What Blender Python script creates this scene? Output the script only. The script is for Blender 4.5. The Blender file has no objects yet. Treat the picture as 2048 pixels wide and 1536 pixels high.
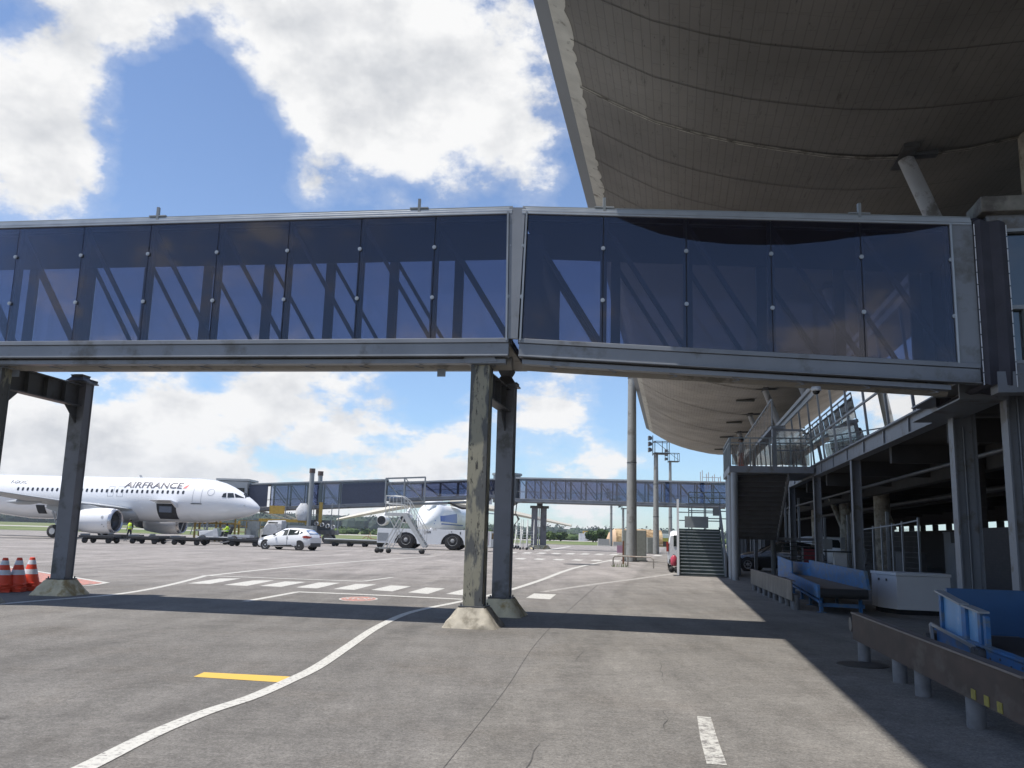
import bpy, bmesh, math, random
from mathutils import Vector, Matrix
random.seed(7)
SC = bpy.context.scene
COL = SC.collection
rad = math.radians
# ---------------------------------------------------------------- camera
F, H = 1730.0, 1.45
PIT, ROL = rad(9.84), rad(1.585)
fw = Vector((0, math.cos(PIT), math.sin(PIT)))
_r0 = Vector((1, 0, 0)); _u0 = _r0.cross(fw)
cr = math.cos(ROL)*_r0 + math.sin(ROL)*_u0
cu = -math.sin(ROL)*_r0 + math.cos(ROL)*_u0
EYE = Vector((0, 0, H))
cd = bpy.data.cameras.new('camera'); cam = bpy.data.objects.new('camera', cd); COL.objects.link(cam)
m = Matrix((cr, cu, -fw)).transposed().to_4x4(); m.translation = EYE
cam.matrix_world = m
cd.sensor_width = 36; cd.lens = F/2048*36; cd.clip_end = 9000; cd.clip_start = 0.05
SC.camera = cam
SC.view_settings.view_transform = 'Standard'; SC.view_settings.look = 'None'
SC.view_settings.exposure = 0.0; SC.view_settings.gamma = 1
try: SC.view_settings.use_curve_mapping = False
except Exception: pass
# measured sight lines of the survey photograph -> real positions on real planes
def ray(x, y): return fw*F + cr*(x-1024) - cu*(y-768)
def G(x, y, z=0.0):
    d = ray(x, y); return EYE + d*((z-H)/d.z)
AZ = rad(10.8)
UD = Vector((math.sin(AZ), math.cos(AZ), 0)); VD = Vector((math.cos(AZ), -math.sin(AZ), 0))
def T(u, v, z=0.0): return UD*u + VD*v + Vector((0, 0, z))
def onV(x, y, v):
    d = ray(x, y); p = EYE + d*(v/d.dot(VD)); return p
def onU(x, y, u):
    d = ray(x, y); return EYE + d*(u/d.dot(UD))
def atY(x, y, Y):
    d = ray(x, y); return EYE + d*(Y/d.y)
def uv(p): return p.dot(UD), p.dot(VD)

# ---------------------------------------------------------------- objects
def tag(o, label=None, cat=None, group=None, kind=None):
    if label: o['label'] = label
    if cat: o['category'] = cat
    if group: o['group'] = group
    if kind: o['kind'] = kind
    return o
def thing(name, label, cat, loc=(0, 0, 0), rz=0.0, group=None):
    o = bpy.data.objects.new(name, None); COL.objects.link(o)
    o.empty_display_size = .2
    o.location = loc; o.rotation_euler = (0, 0, rz)
    return tag(o, label, cat, group)
def rootmat(o):
    return Matrix.Translation(o.location) @ o.rotation_euler.to_matrix().to_4x4()
def fullmat(o):
    return (fullmat(o.parent) if o.parent else Matrix()) @ rootmat(o)
def dup(root, loc, rz=None, label=None, group=None, skip=()):
    r = root.copy(); COL.objects.link(r); r.location = loc
    if rz is not None: r.rotation_euler = (0, 0, rz)
    if label: r['label'] = label
    if group: r['group'] = group
    for ch in list(root.children):
        if ch.name in skip: continue
        c = ch.copy(); COL.objects.link(c); c.parent = r
        for g in list(ch.children):
            d = g.copy(); COL.objects.link(d); d.parent = c
    return r
class MB:
    def __init__(s): s.v = []; s.f = []; s.mi = []; s.sm = []; s.uv = {}; s.cur = 0; s.smooth = False
    def add(s, vs, fs, smooth=None):
        b = len(s.v); s.v += [Vector(v) for v in vs]
        sm = s.smooth if smooth is None else smooth
        for f in fs: s.f.append([b+i for i in f]); s.mi.append(s.cur); s.sm.append(sm)
        return s
    def hexa(s, p):   # 8 points: bottom 4 ccw, top 4 ccw
        return s.add(p, [(3, 2, 1, 0), (4, 5, 6, 7), (0, 1, 5, 4), (1, 2, 6, 5), (2, 3, 7, 6), (3, 0, 4, 7)])
    def box(s, c, d, ax=None):
        c = Vector(c); X, Y, Z = ax if ax else (Vector((1, 0, 0)), Vector((0, 1, 0)), Vector((0, 0, 1)))
        a, b, h = d[0]/2, d[1]/2, d[2]/2
        P = [c + X*i*a + Y*j*b + Z*k*h for k in (-1, 1) for i, j in ((-1, -1), (1, -1), (1, 1), (-1, 1))]
        return s.hexa(P)
    def bx(s, x0, x1, y0, y1, z0, z1): return s.box(((x0+x1)/2, (y0+y1)/2, (z0+z1)/2), (abs(x1-x0), abs(y1-y0), abs(z1-z0)))
    def tb(s, u0, u1, v0, v1, z0, z1):   # box in terminal frame
        return s.box(T((u0+u1)/2, (v0+v1)/2, (z0+z1)/2), (abs(u1-u0), abs(v1-v0), abs(z1-z0)), (UD, -VD, Vector((0, 0, 1))))
    def bar(s, a, b, w, h=None, up=(0, 0, 1)):
        a, b = Vector(a), Vector(b); h = h or w; d = (b-a)
        if d.length < 1e-6: return s
        L = d.length; d.normalize(); up = Vector(up)
        if abs(d.dot(up)) > .97: up = Vector((0, 1, 0)) if abs(d.y) < .9 else Vector((1, 0, 0))
        Y = up.cross(d).normalized(); Z = d.cross(Y)
        return s.box((a+b)/2, (L, w, h), (d, Y, Z))
    def tube(s, pts, r, n=8, cap=True):
        pts = [Vector(p) for p in pts]; R = r if isinstance(r, (list, tuple)) else [r]*len(pts)
        d0 = (pts[1]-pts[0]).normalized(); up = Vector((0, 0, 1)) if abs(d0.z) < .9 else Vector((1, 0, 0))
        X = d0.cross(up).normalized(); vs = []
        for i, p in enumerate(pts):
            d = (pts[min(i+1, len(pts)-1)] - pts[max(i-1, 0)]).normalized()
            X = (X - d*X.dot(d)).normalized(); Y = d.cross(X)
            for k in range(n):
                a = 2*math.pi*k/n; vs.append(p + (X*math.cos(a)+Y*math.sin(a))*R[i])
        fs = []
        for i in range(len(pts)-1):
            for k in range(n):
                k2 = (k+1) % n; fs.append((i*n+k, i*n+k2, (i+1)*n+k2, (i+1)*n+k))
        s.add(vs, fs, True)
        if cap:
            e = (len(pts)-1)*n
            s.add([vs[k] for k in range(n)], [tuple(range(n))[::-1]], False); s.add([vs[e+k] for k in range(n)], [tuple(range(n))], False)
        return s
    def lathe(s, prof, c=(0, 0, 0), axis='z', n=20, smooth=True):
        c = Vector(c); vs = []
        for (r, h) in prof:
            for k in range(n):
                a = 2*math.pi*k/n; x, y = r*math.cos(a), r*math.sin(a)
                vs.append(c + (Vector((x, y, h)) if axis == 'z' else Vector((h, x, y)) if axis == 'x' else Vector((y, h, x))))
        fs = []
        for i in range(len(prof)-1):
            for k in range(n):
                k2 = (k+1) % n; fs.append((i*n+k, i*n+k2, (i+1)*n+k2, (i+1)*n+k))
        return s.add(vs, fs, smooth)
    def poly(s, pts): return s.add(pts, [tuple(range(len(pts)))])
    def prism(s, pts, d):   # polygon extruded along vector d
        n = len(pts); d = Vector(d); P = [Vector(p) for p in pts]
        s.add(P + [p+d for p in P], [tuple(range(n))[::-1], tuple(range(n, 2*n))] + [(i, (i+1) % n, n+(i+1) % n, n+i) for i in range(n)])
        return s
    def loft(s, secs, closed=True, cap=True, smooth=True):
        n = len(secs[0]); vs = [p for q in secs for p in q]; fs = []
        for i in range(len(secs)-1):
            for k in range(n if closed else n-1):
                k2 = (k+1) % n; fs.append((i*n+k, i*n+k2, (i+1)*n+k2, (i+1)*n+k))
        s.add(vs, fs, smooth)
        if cap:
            s.add(secs[0], [tuple(range(n))[::-1]], False); s.add(secs[-1], [tuple(range(n))], False)
        return s
    def build(s, name, mats, parent=None, world=False, bevel=0, label=None, uvf=None):
        me = bpy.data.meshes.new(name)
        V = s.v
        if world and parent:
            inv = fullmat(parent).inverted(); V = [inv @ v for v in V]
        me.from_pydata([tuple(v) for v in V], [], s.f)
        mats = mats if isinstance(mats, (list, tuple)) else [mats]
        for q in mats: me.materials.append(q)
        me.polygons.foreach_set('material_index', s.mi); me.polygons.foreach_set('use_smooth', s.sm)
        if uvf:
            l = me.uv_layers.new(name='UVMap')
            for i, lp in enumerate(me.loops): l.data[i].uv = uvf(s.v[lp.vertex_index], lp.vertex_index)
        bm = bmesh.new(); bm.from_mesh(me); bmesh.ops.recalc_face_normals(bm, faces=bm.faces); bm.to_mesh(me); bm.free()
        me.update()
        o = bpy.data.objects.new(name, me); COL.objects.link(o)
        if parent: o.parent = parent
        if bevel:
            b = o.modifiers.new('b', 'BEVEL'); b.width = bevel; b.segments = 2; b.limit_method = 'ANGLE'; b.angle_limit = rad(40)
        if label: o['label'] = label
        return o

# ---------------------------------------------------------------- materials
MATS = {}
def nd(nt, t, **k):
    n = nt.nodes.new(t)
    for a, b in k.items():
        if a in n.inputs.keys() if isinstance(a, str) else False: n.inputs[a].default_value = b
        else: setattr(n, a, b)
    return n
def mat(name, col, rough=.6, metal=0., var=.12, scale=6., bump=0., spec=.5, dirt=None, dirtamt=.0, dscale=2., coat=0., stretch=None, emit=None):
    if name in MATS: return MATS[name]
    mt = bpy.data.materials.new(name); mt.use_nodes = True; nt = mt.node_tree; N, L = nt.nodes, nt.links
    bs = N['Principled BSDF']; bs.inputs['Roughness'].default_value = rough; bs.inputs['Metallic'].default_value = metal
    bs.inputs['Specular IOR Level'].default_value = spec; bs.inputs['Coat Weight'].default_value = coat
    tc = N.new('ShaderNodeTexCoord'); src = tc.outputs['Object']
    if stretch:
        mp = N.new('ShaderNodeMapping'); mp.inputs['Scale'].default_value = stretch; L.new(src, mp.inputs[0]); src = mp.outputs[0]
    no = N.new('ShaderNodeTexNoise'); no.inputs['Scale'].default_value = scale; no.inputs['Detail'].default_value = 6; L.new(src, no.inputs['Vector'])
    hs = N.new('ShaderNodeMixRGB'); hs.blend_type = 'MULTIPLY'; hs.inputs[0].default_value = 1
    hs.inputs[1].default_value = (*col, 1)
    mr = N.new('ShaderNodeMapRange'); mr.inputs[1].default_value = .3; mr.inputs[2].default_value = .7; mr.inputs[3].default_value = 1-var; mr.inputs[4].default_value = 1+var
    L.new(no.outputs['Fac'], mr.inputs[0]); L.new(mr.outputs[0], hs.inputs[2]); out = hs.outputs[0]
    if dirt:
        n2 = N.new('ShaderNodeTexNoise'); n2.inputs['Scale'].default_value = dscale; n2.inputs['Detail'].default_value = 8; n2.inputs['Roughness'].default_value = .65; L.new(src, n2.inputs['Vector'])
        m2 = N.new('ShaderNodeMapRange'); m2.inputs[1].default_value = .62-.3*dirtamt; m2.inputs[2].default_value = .7-.2*dirtamt; L.new(n2.outputs['Fac'], m2.inputs[0])
        mx = N.new('ShaderNodeMixRGB'); mx.inputs[2].default_value = (*dirt, 1); L.new(m2.outputs[0], mx.inputs[0]); L.new(out, mx.inputs[1]); out = mx.outputs[0]
    L.new(out, bs.inputs['Base Color'])
    r2 = N.new('ShaderNodeMapRange'); r2.inputs[3].default_value = max(0, rough-.08); r2.inputs[4].default_value = min(1, rough+.08); L.new(no.outputs['Fac'], r2.inputs[0]); L.new(r2.outputs[0], bs.inputs['Roughness'])
    if bump:
        bp = N.new('ShaderNodeBump'); bp.inputs['Strength'].default_value = bump; bp.inputs['Distance'].default_value = .02; L.new(no.outputs['Fac'], bp.inputs['Height']); L.new(bp.outputs[0], bs.inputs['Normal'])
    if emit: bs.inputs['Emission Color'].default_value = (*emit[:3], 1); bs.inputs['Emission Strength'].default_value = emit[3]
    MATS[name] = mt; return mt
def glass(name, tint, refl=.1, rough=.0, base=None, ior=1.5, gcol=(1, 1, 1)):
    if name in MATS: return MATS[name]
    mt = bpy.data.materials.new(name); mt.use_nodes = True; nt = mt.node_tree; N, L = nt.nodes, nt.links
    N.remove(N['Principled BSDF']); out = N['Material Output']
    tr = N.new('ShaderNodeBsdfTransparent'); tr.inputs[0].default_value = (*tint, 1)
    gl = N.new('ShaderNodeBsdfGlossy'); gl.inputs[0].default_value = (*gcol, 1); gl.inputs['Roughness'].default_value = rough
    fr = N.new('ShaderNodeFresnel'); fr.inputs[0].default_value = ior
    ad = N.new('ShaderNodeMath'); ad.operation = 'ADD'; ad.inputs[1].default_value = refl; ad.use_clamp = True; L.new(fr.outputs[0], ad.inputs[0])
    mx = N.new('ShaderNodeMixShader'); L.new(ad.outputs[0], mx.inputs[0]); first = tr
    if base:
        df = N.new('ShaderNodeBsdfDiffuse'); df.inputs[0].default_value = (*base[:3], 1)
        m0 = N.new('ShaderNodeMixShader'); m0.inputs[0].default_value = base[3]; L.new(tr.outputs[0], m0.inputs[1]); L.new(df.outputs[0], m0.inputs[2]); first = m0
    L.new(first.outputs[0], mx.inputs[1]); L.new(gl.outputs[0], mx.inputs[2]); L.new(mx.outputs[0], out.inputs[0])
    MATS[name] = mt; return mt

STEEL = mat('bridge_steel_paint', (.20, .215, .24), .45, .15, .12, 1.5, dirt=(.12, .12, .12), dirtamt=.25, dscale=1.2)
ALU = mat('brushed_rail', (.34, .36, .38), .35, .5, .1, 3)
BEIGE = mat('underfloor_sheet', (.30, .28, .25), .6, 0, .12, 2, dirt=(.16, .15, .13), dirtamt=.3)
DARKSTEEL = mat('dark_steel', (.085, .088, .092), .5, .2, .15, 3, dirt=(.06, .055, .05), dirtamt=.3)
LEGSTEEL = mat('leg_steel', (.18, .185, .205), .5, .15, .12, 2, dirt=(.09, .09, .085), dirtamt=.25, dscale=1.5)
GREY = mat('grey_paint', (.25, .27, .28), .5, .1, .1, 2)
CONC = mat('old_concrete', (.36, .33, .27), .9, 0, .25, 5, .6, dirt=(.2, .18, .14), dirtamt=.5, dscale=4)
WHITE = mat('white_paint', (.72, .73, .74), .3, 0, .03, 1, coat=.4)
WHITED = mat('dull_white', (.6, .61, .62), .5, 0, .1, 3, dirt=(.35, .35, .34), dirtamt=.2)
BLACK = mat('black_rubber', (.02, .02, .021), .75, 0, .2, 8)
RUBB = mat('tyre', (.028, .028, .03), .8, 0, .2, 9)
HUB = mat('wheel_rim', (.42, .43, .45), .4, .4, .08, 5)
YEL = mat('yellow_paint', (.45, .30, .06), .5, 0, .12, 5)
BLUE = mat('blue_conveyor_paint', (.025, .125, .30), .5, 0, .25, 3, dirt=(.09, .13, .17), dirtamt=.45, dscale=4, stretch=(1, 1, 2.2))
BELT = mat('worn_belt', (.11, .085, .065), .85, 0, .25, 5, .2)
RUST = mat('rusty_plate', (.055, .038, .03), .75, .1, .35, 2.5, .2, dirt=(.085, .07, .058), dirtamt=.35, dscale=1.5, stretch=(1, 1, 2))
RED = mat('red_paint', (.55, .04, .03), .5, 0, .1, 5)
ORANGE = mat('cone_orange', (.75, .07, .025), .5, 0, .1, 5)
GLOSSW = mat('reflective_white', (.65, .67, .7), .5, 0, .05, 5)
SKIN = mat('skin', (.16, .09, .06), .6, 0, .05, 9)
HIVIS = mat('hi_vis_fabric', (.55, .72, .05), .8, 0, .1, 9)
NAVY = mat('navy_cloth', (.02, .022, .035), .9, 0, .2, 9)
DARK = mat('dark_void', (.015, .015, .017), .9, 0, .1, 3)
CARGL = glass('car_glass', (.10, .12, .12), .0, 0, (.02, .028, .026, .75), 1.35)
FABRIC = mat('bellows_fabric', (.045, .044, .058), .75, 0, .3, 3, .3)
# ================================================================ ground, markings
def ground_mat():
    mt = bpy.data.materials.new('asphalt_apron'); mt.use_nodes = True; nt = mt.node_tree; N, L = nt.nodes, nt.links; bs = N['Principled BSDF']
    tc = N.new('ShaderNodeTexCoord'); P = tc.outputs['Object']
    def noise(sc, det=6, ro=.6, vec=P):
        n = N.new('ShaderNodeTexNoise'); n.inputs['Scale'].default_value = sc; n.inputs['Detail'].default_value = det; n.inputs['Roughness'].default_value = ro; L.new(vec, n.inputs['Vector']); return n.outputs['Fac']
    def mr(x, a, b, c, d):
        n = N.new('ShaderNodeMapRange'); 
        for i, q in enumerate((a, b, c, d)): n.inputs[i+1].default_value = q
        L.new(x, n.inputs[0]); return n.outputs[0]
    def mul(a, b):
        n = N.new('ShaderNodeMath'); n.operation = 'MULTIPLY'; L.new(a, n.inputs[0]); L.new(b, n.inputs[1]); return n.outputs[0]
    def mixc(f, a, b):
        n = N.new('ShaderNodeMixRGB'); L.new(f, n.inputs[0])
        for i, q in ((1, a), (2, b)):
            if isinstance(q, tuple): n.inputs[i].default_value = (*q, 1)
            else: L.new(q, n.inputs[i])
        return n.outputs[0]
    sep = N.new('ShaderNodeSeparateXYZ'); L.new(P, sep.inputs[0])
    # worn near lane (grey-brown asphalt) to bleached concrete apron further out
    wob = noise(.25, 3)
    ys = N.new('ShaderNodeMath'); ys.operation = 'ADD'; L.new(sep.outputs[1], ys.inputs[0]); L.new(mr(wob, 0, 1, -6, 6), ys.inputs[1])
    far = mr(ys.outputs[0], 17, 34, 0, 1)
    base = mixc(far, (.158, .150, .139), (.265, .245, .23))
    # service road strip in front of the terminal: lighter, finer
    rot = N.new('ShaderNodeMapping'); rot.inputs['Rotation'].default_value = (0, 0, AZ); L.new(P, rot.inputs[0]); s2 = N.new('ShaderNodeSeparateXYZ'); L.new(rot.outputs[0], s2.inputs[0])
    st = mul(mr(s2.outputs[0], -1.7, -1.5, 0, 1), mr(s2.outputs[0], 20, 21, 1, 0))
    base = mixc(mul(st, mr(noise(.5), .3, .7, .3, .75)), base, (.185, .174, .156))
    c0_ = mr(noise(.7, 6, .65), .5, .66, 0, .5); base = mixc(c0_, base, (.142, .128, .112))
    g = mr(noise(48, 6, .8), .32, .68, .5, 1.5); base2 = N.new('ShaderNodeMixRGB'); base2.blend_type = 'MULTIPLY'; base2.inputs[0].default_value = 1; L.new(base, base2.inputs[1]); L.new(g, base2.inputs[2]); c = base2.outputs[0]
    def multiply(c, f):
        n = N.new('ShaderNodeMixRGB'); n.blend_type = 'MULTIPLY'; n.inputs[0].default_value = 1; L.new(c, n.inputs[1]); L.new(f, n.inputs[2]); return n.outputs[0]
    c = multiply(c, mr(noise(1.1, 9, .7), .3, .7, .82, 1.16)); c = multiply(c, mr(noise(9, 5, .7), .3, .7, .80, 1.18)); c = multiply(c, mr(noise(22, 4, .7), .3, .7, .80, 1.2))
    c = multiply(c, mr(noise(.16, 4, .6), .35, .65, .86, 1.1))
    sm = N.new('ShaderNodeMapping'); sm.inputs['Rotation'].default_value = (0, 0, AZ); sm.inputs['Scale'].default_value = (1.6, .12, 1); L.new(P, sm.inputs[0])
    c = multiply(c, mr(noise(1.0, 6, .65, sm.outputs[0]), .34, .62, .84, 1.08))
    st2 = N.new('ShaderNodeMapping'); st2.inputs['Scale'].default_value = (.5, 1.7, 1); L.new(P, st2.inputs[0])
    c = mixc(mr(noise(1.3, 5, .55, st2.outputs[0]), .66, .73, 0, .35), c, (.08, .075, .07))
    # light stone chips in the asphalt
    vo = N.new('ShaderNodeTexVoronoi'); vo.inputs['Scale'].default_value = 55; L.new(P, vo.inputs['Vector'])
    chip = mr(vo.outputs['Distance'], .10, .22, 1, 0)
    sc2 = N.new('ShaderNodeSeparateColor'); L.new(vo.outputs['Color'], sc2.inputs[0])
    c = mixc(mul(chip, mr(sc2.outputs[0], .8, .85, 0, .55)), c, (.42, .4, .36))
    vs_ = N.new('ShaderNodeTexVoronoi'); vs_.inputs['Scale'].default_value = 1.15; L.new(P, vs_.inputs['Vector']); sp3 = N.new('ShaderNodeSeparateColor'); L.new(vs_.outputs['Color'], sp3.inputs[0])
    c = mixc(mul(mr(vs_.outputs['Distance'], .03, .13, .7, 0), mul(mr(sp3.outputs[0], .62, .7, 0, 1), mr(noise(14, 4), .35, .6, .3, 1))), c, (.05, .046, .043))
    tw = N.new('ShaderNodeTexWave'); tw.inputs['Scale'].default_value = .11; tw.inputs['Distortion'].default_value = 3.5; tw.inputs['Detail'].default_value = 1; tw.inputs['Detail Scale'].default_value = .3; L.new(rot.outputs[0], tw.inputs['Vector'])
    c = mixc(mul(mr(tw.outputs['Fac'], .93, .985, 0, .32), mr(noise(2.5, 5, .7), .4, .62, 0, 1)), c, (.06, .056, .053))
    # hairline cracks
    w = N.new('ShaderNodeVectorMath'); w.operation = 'ADD'; nv = N.new('ShaderNodeTexNoise'); nv.inputs['Scale'].default_value = 1.1; nv.inputs['Detail'].default_value = 4; L.new(P, nv.inputs['Vector'])
    L.new(P, w.inputs[0]); L.new(nv.outputs['Color'], w.inputs[1])
    vc = N.new('ShaderNodeTexVoronoi'); vc.feature = 'DISTANCE_TO_EDGE'; vc.inputs['Scale'].default_value = .22; L.new(w.outputs[0], vc.inputs['Vector'])
    cr_ = mul(mr(vc.outputs['Distance'], .0006, .002, 1, 0), mr(noise(.35, 2), .54, .6, 0, .5))
    c = mixc(cr_, c, (.10, .095, .09))
    L.new(c, bs.inputs['Base Color']); bs.inputs['Roughness'].default_value = .88; bs.inputs['Specular IOR Level'].default_value = .25
    bp = N.new('ShaderNodeBump'); bp.inputs['Strength'].default_value = .5; bp.inputs['Distance'].default_value = .012; L.new(noise(75, 4, .7), bp.inputs['Height']); L.new(bp.outputs[0], bs.inputs['Normal'])
    return mt
GM = ground_mat()
b = MB(); R0 = 4500
b.add([(-R0, -400, 0), (R0, -400, 0), (R0, R0, 0), (-R0, R0, 0)], [(0, 1, 2, 3)])
tag(b.build('ground', GM), 'grey apron of worn asphalt and bleached concrete', kind='structure')
GRASS = mat('grass_field', (.10, .135, .035), .95, 0, .3, .6, dirt=(.20, .19, .09), dirtamt=.35, dscale=.05)
GRASS2 = mat('grass_field_dry', (.13, .14, .05), .95, 0, .3, .5, dirt=(.25, .22, .11), dirtamt=.4, dscale=.03)
b = MB(); b.poly([(-900, 130, .02), (-14, 135, .02), (60, 160, .02), (110, 235, .02), (900, 300, .02), (3200, 3600, .02), (-3200, 3600, .02)])
tag(b.build('grass_field', GRASS), kind='structure')
RW = mat('runway_concrete', (.36, .34, .31), .9, 0, .1, .1)
b = MB(); b.poly([(-900, 205, .03), (-30, 225, .03), (-20, 270, .03), (-900, 245, .03)]); b.poly([(-30, 225, .03), (900, 290, .03), (900, 340, .03), (-20, 270, .03)])
tag(b.build('runway', RW), kind='structure')
b = MB(); b.poly([(-900, 330, .04), (900, 430, .04), (900, 520, .04), (-900, 400, .04)])
tag(b.build('dry_grass_strip', GRASS2), kind='structure')

def paint_mat(name, col, wear=.35, sc=14):
    mt = bpy.data.materials.new(name); mt.use_nodes = True; nt = mt.node_tree; N, L = nt.nodes, nt.links; bs = N['Principled BSDF']; bs.inputs['Roughness'].default_value = .7
    tc = N.new('ShaderNodeTexCoord'); n = N.new('ShaderNodeTexNoise'); n.inputs['Scale'].default_value = sc; n.inputs['Detail'].default_value = 8; n.inputs['Roughness'].default_value = .75; L.new(tc.outputs['Object'], n.inputs['Vector'])
    m = N.new('ShaderNodeMapRange'); m.inputs[1].default_value = .72-wear*.6; m.inputs[2].default_value = .84-wear*.6; L.new(n.outputs['Fac'], m.inputs[0])
    x = N.new('ShaderNodeMixRGB'); x.inputs[1].default_value = (*col, 1); x.inputs[2].default_value = (.16, .15, .14, 1); L.new(m.outputs[0], x.inputs[0]); L.new(x.outputs[0], bs.inputs['Base Color'])
    return mt
PW = paint_mat('road_paint_white', (.50, .49, .45), .34, 22); PWW = paint_mat('road_paint_worn', (.46, .45, .41), .42)
PY = paint_mat('road_paint_yellow', (.60, .39, .07), .2); PR = paint_mat('road_paint_red', (.50, .20, .15), .42, 9); PF = paint_mat('road_paint_faint', (.36, .34, .31), .42, 5)
def stripe(pts, w, mt, z=.003, name='lane_marking'):
    P = [G(*p) if len(p) == 2 else Vector(p) for p in pts]; W = w if isinstance(w, (list, tuple)) else [w]*len(P)
    # resample smoothly (Catmull-Rom)
    Q, WW = [], []
    if len(P) > 2:
        for i in range(len(P)-1):
            a, b_, c, d = P[max(i-1, 0)], P[i], P[i+1], P[min(i+2, len(P)-1)]
            for k in range(8):
                t = k/8; Q.append(.5*((2*b_)+(c-a)*t+(2*a-5*b_+4*c-d)*t*t+(3*b_-a-3*c+d)*t**3)); WW.append(W[i]*(1-t)+W[i+1]*t)
        Q.append(P[-1]); WW.append(W[-1])
    else: Q, WW = P, W
    vs = []
    for i, p in enumerate(Q):
        d = (Q[min(i+1, len(Q)-1)]-Q[max(i-1, 0)]); d.z = 0; d.normalize(); n = Vector((-d.y, d.x, 0))*WW[i]/2
        vs += [Vector((p.x+n.x, p.y+n.y, z)), Vector((p.x-n.x, p.y-n.y, z))]
    b = MB(); b.add(vs, [(2*i, 2*i+1, 2*i+3, 2*i+2) for i in range(len(Q)-1)])
    return tag(b.build(name, mt), kind='structure')
def quad(px, mt, z=.003, name='lane_marking'):
    P = [G(*p) for p in px]; b = MB(); b.poly([(p.x, p.y, z) for p in P]); return tag(b.build(name, mt), kind='structure')
# long curved white line
stripe([(130, 1556), (195, 1524), (312, 1466), (415, 1424), (503, 1395), (576, 1363), (635, 1334), (698, 1292), (752, 1256), (806, 1230), (854, 1217), (923, 1203), (1010, 1183), (1080, 1161), (1150, 1136), (1225, 1120)],
       [.15, .145, .14, .14, .14, .14, .14, .14, .14, .14, .145, .15, .16, .18, .21, .25], PW, .005)
stripe([(-60, 1214), (60, 1203), (230, 1189), (330, 1172), (410, 1152)], .16, PW)
stripe([(410, 1152), (560, 1136), (700, 1124), (870, 1112)], .18, PW)
stripe([(405, 1151), (560, 1157), (727, 1163)], .22, PW, .005); stripe([(727, 1163), (785, 1155)], .14, PW, .007)
stripe([(490, 1203), (596, 1184)], .16, PW); stripe([(592, 1184), (740, 1190), (925, 1199)], .25, PW, .005)
for (a, b_, c, d) in [((376, 1167), (420, 1168), (482, 1157), (440, 1157)), ((448, 1170), (494, 1172), (548, 1161), (506, 1161)), ((520, 1172), (562, 1174), (612, 1164), (570, 1163)),
                      ((592, 1175), (634, 1177), (680, 1166), (638, 1165)), ((667, 1178), (708, 1180), (752, 1169), (712, 1168)), ((742, 1180), (784, 1183), (822, 1173), (782, 1171)),
                      ((816, 1185), (856, 1188), (890, 1177), (852, 1175)), ((892, 1188), (932, 1191), (960, 1180), (925, 1179))]: quad((a, b_, c, d), PW)
quad(((1052, 1196), (1100, 1199), (1112, 1189), (1068, 1187)), PW)
quad(((387, 1354), (572, 1366), (588, 1354), (408, 1345)), PY, .003)
stripe([(1408, 1434), (1418, 1478), (1434, 1530)], [.11, .125, .13], PWW)
stripe([(1085, 1184), (1180, 1170), (1280, 1157), (1350, 1147)], [.2, .25, .3, .3], PF)
for i in range(13):   # dotted lines further out
    x = 985+i*29; quad(((x, 1105.5+i*.55), (x+15, 1106+i*.55), (x+22, 1104+i*.55), (x+8, 1103.5+i*.55)), PW)
for i in range(7):
    x = 990+i*38; quad(((x, 1117+i*.9), (x+18, 1118+i*.9), (x+26, 1116+i*.9), (x+9, 1115+i*.9)), PW)
stripe([(1090, 1101), (1140, 1093)], .5, PW); stripe([(1105, 1104), (1240, 1108)], .2, PF)
# red painted wedge and round stop mark
quad(((-60, 1124), (0, 1133), (212, 1166), (150, 1171), (0, 1158), (-60, 1157)), PR)
stripe([(-60, 1122), (0, 1131), (214, 1166)], .16, PW, .005); stripe([(214, 1166), (150, 1172), (0, 1160)], .12, PW, .007)
cx0 = G(717, 1198); bb = MB(); bb.poly([(cx0.x+.36*math.cos(a)*1.0, cx0.y+.60*math.sin(a), .005) for a in [2*math.pi*k/32 for k in range(32)]])
tag(bb.build('stop_marking', PR), kind='structure')
bb = MB()
for k in range(32):
    a0, a1 = 2*math.pi*k/32, 2*math.pi*(k+1)/32
    bb.add([(cx0.x+r*math.cos(a), cx0.y+r*1.65*math.sin(a), .0035) for r, a in ((.35, a0), (.40, a0), (.40, a1), (.35, a1))], [(0, 1, 2, 3)])
tag(bb.build('stop_marking', PW), kind='structure')
def text_mesh(s, size, font_shear=0, sx=1, bold=0):
    cu_ = bpy.data.curves.new('t', 'FONT'); cu_.body = s; cu_.size = size; cu_.shear = font_shear; cu_.align_x = 'LEFT'; cu_.offset = bold; cu_.resolution_u = 3
    o = bpy.data.objects.new('t', cu_); COL.objects.link(o); bpy.context.view_layer.update()
    me = bpy.data.meshes.new_from_object(o); vs = [Vector((v.co.x*sx, v.co.y, 0)) for v in me.vertices]; fs = [tuple(p.vertices) for p in me.polygons]
    bpy.data.objects.remove(o); bpy.data.curves.remove(cu_); bpy.data.meshes.remove(me); return vs, fs
vs, fs = text_mesh('STOP', .24, 0, 1.0, .005)
wx = max(v.x for v in vs); bb = MB(); bb.add([(cx0.x-wx/2+v.x, cx0.y-.22+v.y*2.6, .008) for v in vs], fs); tag(bb.build('stop_marking', PW), kind='structure')
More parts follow.
